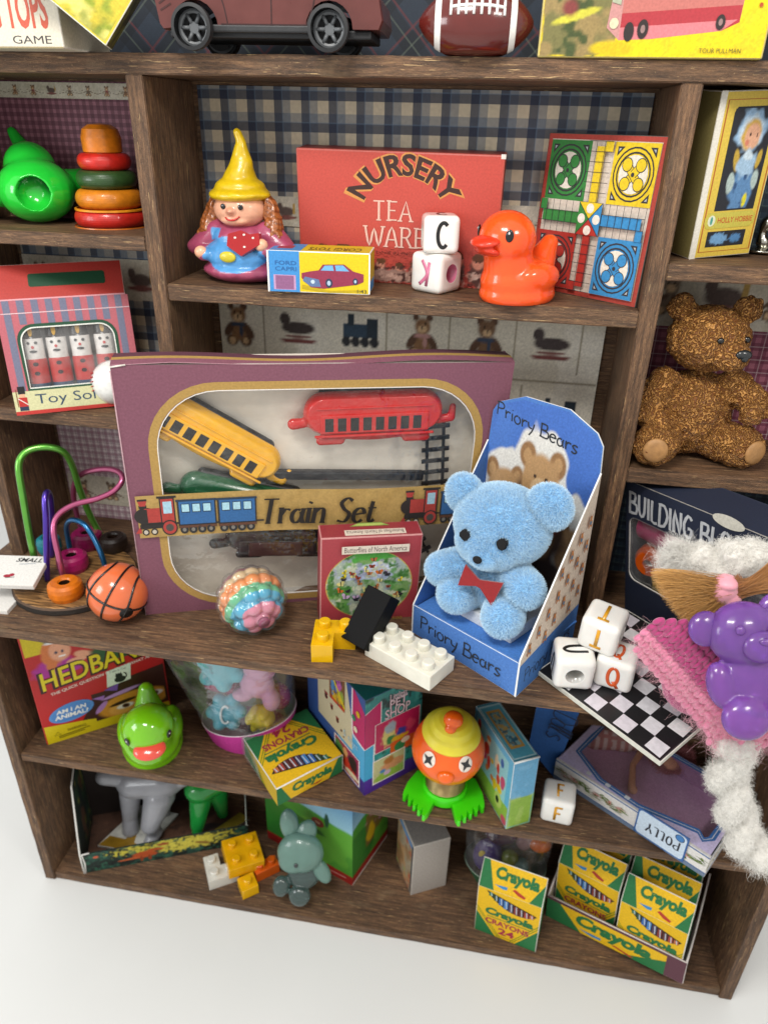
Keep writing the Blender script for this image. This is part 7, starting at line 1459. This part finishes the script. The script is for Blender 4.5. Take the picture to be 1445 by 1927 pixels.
g.prism([(y, z) for y, z in flap], (.03, 0, 0), (0, 1, 0), (0, 0, 1), .05, '#15241f', side='#dcdcd6'); A = Art(g, (.03, 0, 0), (0, 1, 0), (0, 0, 1), 2.4, 3.2); cv = Cv(40, 50, '#14201c'); cv.patch(5, .5, '#223f2c', amt=.9); cv.patch(5, .6, '#5a3a28', amt=.8); cv.patch(7, .65, '#7a7a2c', amt=.8); A.image(cv, .40, .05, .98, .95); g.tube([(0, -.01, 0), (0, -.01, .95), (.0, .9, 3.2)], .03, '#dedcd6', seg=6); g.tube([(.05, -.015, 0), (.10, -.03, .5), (.06, -.015, .93), (.3, -.01, .95)], .028, '#dedcd6', seg=6); g.tube([(w_, 0, h_-.02), (w_-.05, .0, h_+.01), (w_, 1.0, h_+.3), (w_, 1.6, 1.8)], .02, '#a9b0a6', seg=6); g.build('side_flap', MATTE, t)
GY = pmat('grey_dinosaur_plastic', '#8c8d92', .28, coat=.3, sss=.2, bump=(5, .15), var=(3, .08))
p = at(262, 1560, z=ZB+.12); t = thing('toy_dinosaur', 'grey plastic dinosaur standing on a painted base in the dark box', 'toy dinosaur', mat=pose(-3.80, .55, ZB+.06, -4) @ Matrix.Diagonal((1.0, 1.0, .76, 1)))
me = blob([('c', (-.1, .7, 2.7), (.9, .9, 2.9), .7, .72), ('c', (-.25, .45, 2.2), (-.32, .25, .85), .40, .27), ('c', (-.32, .25, .85), (-.28, .1, .2), .27, .30), ('c', (.85, .5, 2.3), (.65, .0, 1.05), .55, .34), ('c', (.65, .0, 1.05), (.72, .08, .45), .31, .24), ('c', (.72, .08, .45), (.62, -.36, .16), .26, .2), ('c', (.45, 1.0, 2.2), (.5, 1.1, .3), .34, .24), ('c', (-.6, .6, 2.9), (-1.0, .3, 3.2), .4, .35), ('c', (1.2, .9, 2.8), (2.0, 1.0, 3.3), .4, .2)], .04, 5); mesh_obj('body', me, GY, t)
g = G(); g.prism([(-1.1, -.72), (.55, -.62), (1.0, 1.2), (-.55, 1.2)], (0, 0, .1), (1, 0, 0), (0, 1, 0), .1, '#b5b5ae', side='#8f8f88'); A = Art(g, (0, 0, .1), (1, 0, 0), (0, 1, 0), 1, 1); A.poly([(-1.09, -.70), (.5, -.60), (.35, -.36), (.08, -.30), (-.02, .06), (-.2, .02), (-.3, -.25), (-.9, -.25)], '#8a6a1e'); g.build('base', pmat('painted_base', None, .35, bump=(6, .3), var=(4, .25), coat=.2), t)
t = thing('toy_dinosaur', 'green plastic dinosaur standing on a painted base in the dark box', 'toy dinosaur', mat=pose(-1.55, 1.1, ZB+.06, 23) @ Matrix.Diagonal((1.05, 1.05, .8, 1)))
me = blob([('c', (.1, .4, 2.3), (.7, .5, 2.5), .55, .5), ('c', (.1, .3, 2.0), (-.12, -.05, .7), .42, .25), ('c', (-.12, -.05, .7), (-.18, -.2, .16), .24, .15), ('c', (.6, .5, 2.0), (.7, .55, .2), .4, .2), ('c', (.9, .5, 2.5), (1.5, .5, 2.9), .3, .15)], .04, 4); mesh_obj('body', me, pmat('green_dinosaur_plastic', '#1f8a3a', .2, coat=.4, sss=.2, bump=(5, .15), var=(3, .1)), t)
g = G(); g.prism([(-.3, -.42), (.0, -.55), (1.6, .2), (1.3, .55)], (0, 0, .1), (1, 0, 0), (0, 1, 0), .1, '#7a6a22', side='#a9a59a'); g.build('base', pmat('painted_base', None, .35, bump=(6, .3), var=(4, .25), coat=.2), t)
# loose bricks
a = at(405, 1682, z=ZB); brick('small white L-shaped toy brick on the bottom shelf', pose(a.x-.22, a.y+.08, ZB, 32), [(0, 0), (0, 1), (1, 0)], '#cfcdc4', p=.50, h=.42)
brick('square yellow toy brick with four studs on top of the loose bricks', pose(a.x+.42, a.y+.30, ZB+.42, 33, 3, 4), [(0, 0), (1, 0), (0, 1), (1, 1)], '#d9a20a', p=.60, h=.46)
a = at(463, 1697, z=ZB); brick('tiny yellow single toy brick lying on its side under the square yellow one', pose(a.x-.1, a.y+.02, ZB+.02, 38), [(0, 0)], '#dba80c', p=.56, h=.42)
a = at(500, 1664, z=ZB); brick('small orange toy brick beside the yellow bricks on the bottom shelf', pose(a.x-.30, a.y+.0, ZB+.0, 40, 0, 0), [(0, 0), (1, 0)], '#cf5a10', p=.42, h=.42)
# sea-green rabbit
c = at(566, 1608, y=-.30); t = thing('gummy_rabbit', 'translucent sea green rabbit charm leaning back on the bottom shelf', 'rabbit charm', mat=Matrix(((RT.x, FW.x, UP.x, c.x), (RT.y, FW.y, UP.y, c.y), (RT.z, FW.z, UP.z, c.z), (0, 0, 0, 1))) @ Matrix.Rotation(rad(4), 4, 'Y') @ Matrix.Scale(1.08, 4))
TJ = pmat('sea_green_jelly', '#6d9186', .32, sss=.4, coat=.25, trans=.25, bump=(3, .06), var=(3, .08), sssr=.3); TJ2 = pmat('sea_green_jelly_body', '#58706c', .2, sss=.2, coat=.3, trans=.6, bump=(3, .06), var=(3, .1), sssr=.3)
me = blob([('e', (.12, .1, -.62), (.50, .3, .46)), ('e', (-.52, -.02, -.98), (.27, .2, .32)), ('e', (.06, -.1, -1.18), (.33, .22, .32), Matrix.Rotation(rad(25), 3, 'Y'))], .03, 3); mesh_obj('body', me, TJ2, t)
me = blob([('e', (.66, -.05, -.42), (.24, .16, .42), Matrix.Rotation(rad(-35), 3, 'Y'))], .03, 2); mesh_obj('arm', me, TJ, t)
me = blob([('e', (-.0, -.12, .12), (.70, .36, .60)), ('e', (-.2, -.14, -.12), (.45, .3, .38))], .03, 3); h_o = mesh_obj('head', me, TJ, t)
for x, z, rx, rz, ry in ((-.40, .88, .29, .48, -12), (.10, .62, .32, .46, 22)):
    me = blob([('e', (x, .0, z), (rx, .16, rz), Matrix.Rotation(rad(ry), 3, 'Y')), ('e', (x, -.12, z), (rx*.6, .06, rz*.6), Matrix.Rotation(rad(ry), 3, 'Y'))], .03, 2); mesh_obj('ear', me, TJ, h_o)
g = G(); g.ell((-.08, -.46, -.12), (.06, .04, .07), '#2a3232'); g.build('nose', pmat('glossy_black', None, .2, coat=.5), h_o)
# picture box of hills (character left out)
Mm = pose(4.143, .11, ZB, 68.9); t = thing('picture_box', 'box printed with green hills, blue sky and a red base on the bottom shelf', 'box', mat=Mm); w_, d_, h_ = 2.3, 3.6, 4.1
g = G(); g.box(0, 0, 0, w_, d_, h_, '#2f5f80', b=.03, edge='#5f8f9a', faces={'-z': '#ddd6cc'}); 
def hills(w, seed, extra=True):
    cv = Cv(w, 90, '#5f9fc0'); cv.grad(.5, '#9cc8d6', 1, '#2f6fa4'); cv.ell(.3, .25, .9, .38, '#3f8a2c', soft=.05); cv.ell(.9, .15, .7, .42, '#5a9c34', soft=.08); cv.ell(.1, .2, .5, .3, '#2a7028', soft=.1); cv.patch(5, .55, '#2f7a28', y1=.45, amt=.5)
    if extra: cv.ell(.25, .66, .1, .05, '#2f6f30', wob=.6); cv.ell(.32, .71, .09, .05, '#3a7f38', wob=.6); cv.ell(.25, .6, .012, .05, '#3a4a24'); cv.ell(.72, .58, .025, .09, '#1f4a34'); cv.ell(.5, .40, .2, .04, '#26601f', -.2)
    return cv
A = LEFT(d_, h_, g); A.image(hills(90, 1), .0, .10, 1, 1); A.rect(0, 0, 1, .10, '#8f1c18'); A.text('Puzzle fun', .70, .02, .95, .07, '#c9a8a0', shear=.2) if False else A.line([(.72, .04), (.93, .055)], .012, '#c98a80'); A.ell(.62, .55, .07, .05, '#6a2a20'); A.ell(.62, .55, .062, .043, '#8f3a2c', inner=.8); A.line([(.59, .555), (.65, .555)], .008, '#c9a080'); A.line([(.595, .54), (.645, .54)], .008, '#c9a080')
A = FR(w_, h_, g); cv = hills(50, 2, False); cv.patch(6, .55, '#7a5a2c', .35, .15, 1, .75, .9); cv.patch(8, .6, '#2a2420', .45, .3, 1, .9, .8); cv.patch(9, .62, '#b98a9a', .2, .3, .8, .7, .8); cv.ell(.5, .3, .12, .1, '#c9a81e', wob=.6); A.image(cv, 0, .10, 1, 1); A.rect(0, .0, 1, .10, '#8f1c18'); A.rect(0, .0, 1, .018, '#d8cfc8')
g.build('carton', PAPER, t)
# small grey box with a picture side
t = thing('picture_box', 'small plain grey box with a coloured picture on its left side', 'box', mat=pose(6.12, .108, ZB, 27.6, .2, .5)); w_, d_, h_ = 1.27, 1.5, 2.42
g = G(); g.box(0, 0, 0, w_, d_, h_, '#96918a', b=.025, edge='#b5afa6', faces={'-y': '#a49d96', 'z': '#85817c'}); A = LEFT(d_, h_, g); cv = Cv(40, 60, '#9c8f78'); cv.patch(4, .5, '#b58a5a', amt=.9); cv.patch(6, .55, '#8c6a44', amt=.8); cv.patch(7, .62, '#a54a34', amt=.8); cv.patch(5, .62, '#8fa65a', y1=.35, amt=.9); cv.rect(0, .9, 1, 1, '#4f83b4'); cv.rect(.9, 0, 1, 1, '#34404c'); cv.grain(); A.image(cv, .03, .02, .99, .97)
g.build('carton', MATTE, t)
# green based tub
pt = Vector((9.15, 1.35, ZB)); t = thing('bead_tub', 'clear plastic tub with a dark green base holding dark beads', 'tub', pt)
g = G(); rings = [[(1.35*r*math.cos(2*PI*k/48), .95*r*math.sin(2*PI*k/48), z) for k in range(48)] for r, z in ((.74, 0), (1.02, .85), (1.0, .86), (.74, .05))]
for i in range(3): g.add(rings[i]+rings[i+1], [(k, (k+1) % 48, 48+(k+1) % 48, 48+k) for k in range(48)], ['#2a5a38', '#8fa08f', '#24402c'][i], 0, True)
g.add(rings[3], [tuple(range(48))], '#24402c'); g.build('base', MATTE, t)
g = G(); r0 = [(1.34*math.cos(2*PI*k/48), .94*math.sin(2*PI*k/48), .84) for k in range(48)]; r1 = [(p_[0]*1.15, p_[1]*1.1, 3.9) for p_ in r0]; g.add(r0+r1, [(k, (k+1) % 48, 48+(k+1) % 48, 48+k) for k in range(48)], '#ffffff', 0, True); g.build('clear_cup', film('clear_cup_film'), t)
for (nm, lab, pos, r_, col) in (('round_bead', 'purple and blue bead in the green based tub', (-.62, -.2, 1.25), (.5, .35, .75), '#3f3678'), ('round_bead', 'dark plum bead high in the green based tub', (-.25, .0, 2.2), (.55, .35, .5), '#3a1f3c'), ('round_bead', 'dull teal bead in the green based tub', (.45, -.3, 1.15), (.3, .28, .3), '#3f6f70'), ('round_bead', 'olive green bead in the green based tub', (.1, -.3, 1.45), (.28, .25, .28), '#66762c'), ('round_bead', 'orange bead at the right of the green based tub', (1.0, -.1, 2.1), (.38, .3, .28), '#d0651a'), ('round_bead', 'smoky pink bead in the green based tub', (.5, .0, 2.1), (.3, .28, .5), '#8f6f74')):
    s = thing(nm, lab, 'bead', pt+Vector(pos)); me = blob([('e', (0, 0, 0), r_)], .04, 1); mesh_obj('bead', me, pmat('bead_'+col[1:], col, .25, sss=.3, coat=.4, bump=None, var=(4, .1)), s)
    if col == '#3f3678':
        g = G(); [g.ell((x, y, z), (rr2, .03, rr3), c_, seg=12, rows=6) for x, y, z, rr2, rr3, c_ in ((-.2, -.26, .35, .12, .17, '#c0ac3c'), (.15, -.33, -.3, .1, .05, '#a9aeb8'), (.15, -.33, -.12, .1, .03, '#a9aeb8'))]; g.build('painted_marks', PAINT, s)
# crayon boxes in their tray and one loose
crayon_standing('crayon box standing alone on the bottom shelf left of the crayon tray', pose(8.295, -.647, ZB, -13.4, -1, -1.4))
My = pose(10.566, .218, ZB, -22.6, 0, -3.4); t = thing('crayon_tray', 'open plum card tray with a crayon front panel holding several crayon boxes', 'tray', mat=My); w_, d_, h_ = 4.27, 2.35, 1.02; PLT = '#5a3440'
g = G(); g.box(0, 0, 0, w_, .05, h_, PLT, b=.008, edge='#cbbfb9', faces={'y': '#c9c2ba'}); g.box(0, .05, 0, .05, d_, h_, PLT, b=0, faces={'x': '#c4bcb4'}); g.box(w_-.05, .05, 0, w_, d_, h_, PLT, b=0, faces={'-x': '#c9c2ba'}); g.box(.05, .05, 0, w_-.05, d_, .04, '#b5aea5', b=0)
A = FR(w_, h_, g); A.rect(.0, .0, .87, .86, YC); A.poly([(0, 0), (.27, 0), (.10, .86), (0, .86)], GC); A.poly([(.87, 0), (.58, 0), (.87, .62)], GC); logo(A, .24, .20, .76, .80); A.poly([(.25, .18), (.42, .2), (.42, .1), (.35, .08)], '#2f7fb4'); A.poly([(.5, .15), (.52, .2), (.66, .08), (.64, .02)], '#a8321f')
g.tube([(0, .0, h_), (w_, .0, h_), (w_, .02, .05)], .022, '#d2cac4', seg=6); g.tube([(0.02, 0, h_), (.0, 1.0, h_+.25), (.0, 2.0, h_+1.4)], .035, '#cfc6c2', seg=6); g.tube([(w_-.02, 0, h_), (w_, 1.0, h_+.1), (w_, 2.1, h_+1.5)], .03, '#cfc6c2', seg=6); g.build('tray', MATTE, t)
for x, y, z, lab in ((.12, .42, .06, 'crayon box at the front left of the crayon tray'), (.12, 1.2, .12, 'crayon box behind the front left one in the crayon tray'), (2.18, .10, .06, 'crayon box at the front right of the crayon tray'), (2.18, .86, .10, 'crayon box directly behind the front right one in the crayon tray'), (2.16, 1.60, .12, 'rearmost crayon box on the right of the crayon tray')):
    crayon_standing(lab, My @ Matrix.Translation((x, y, z)) @ Matrix.Rotation(rad(-2), 4, 'Z'), w=1.94)
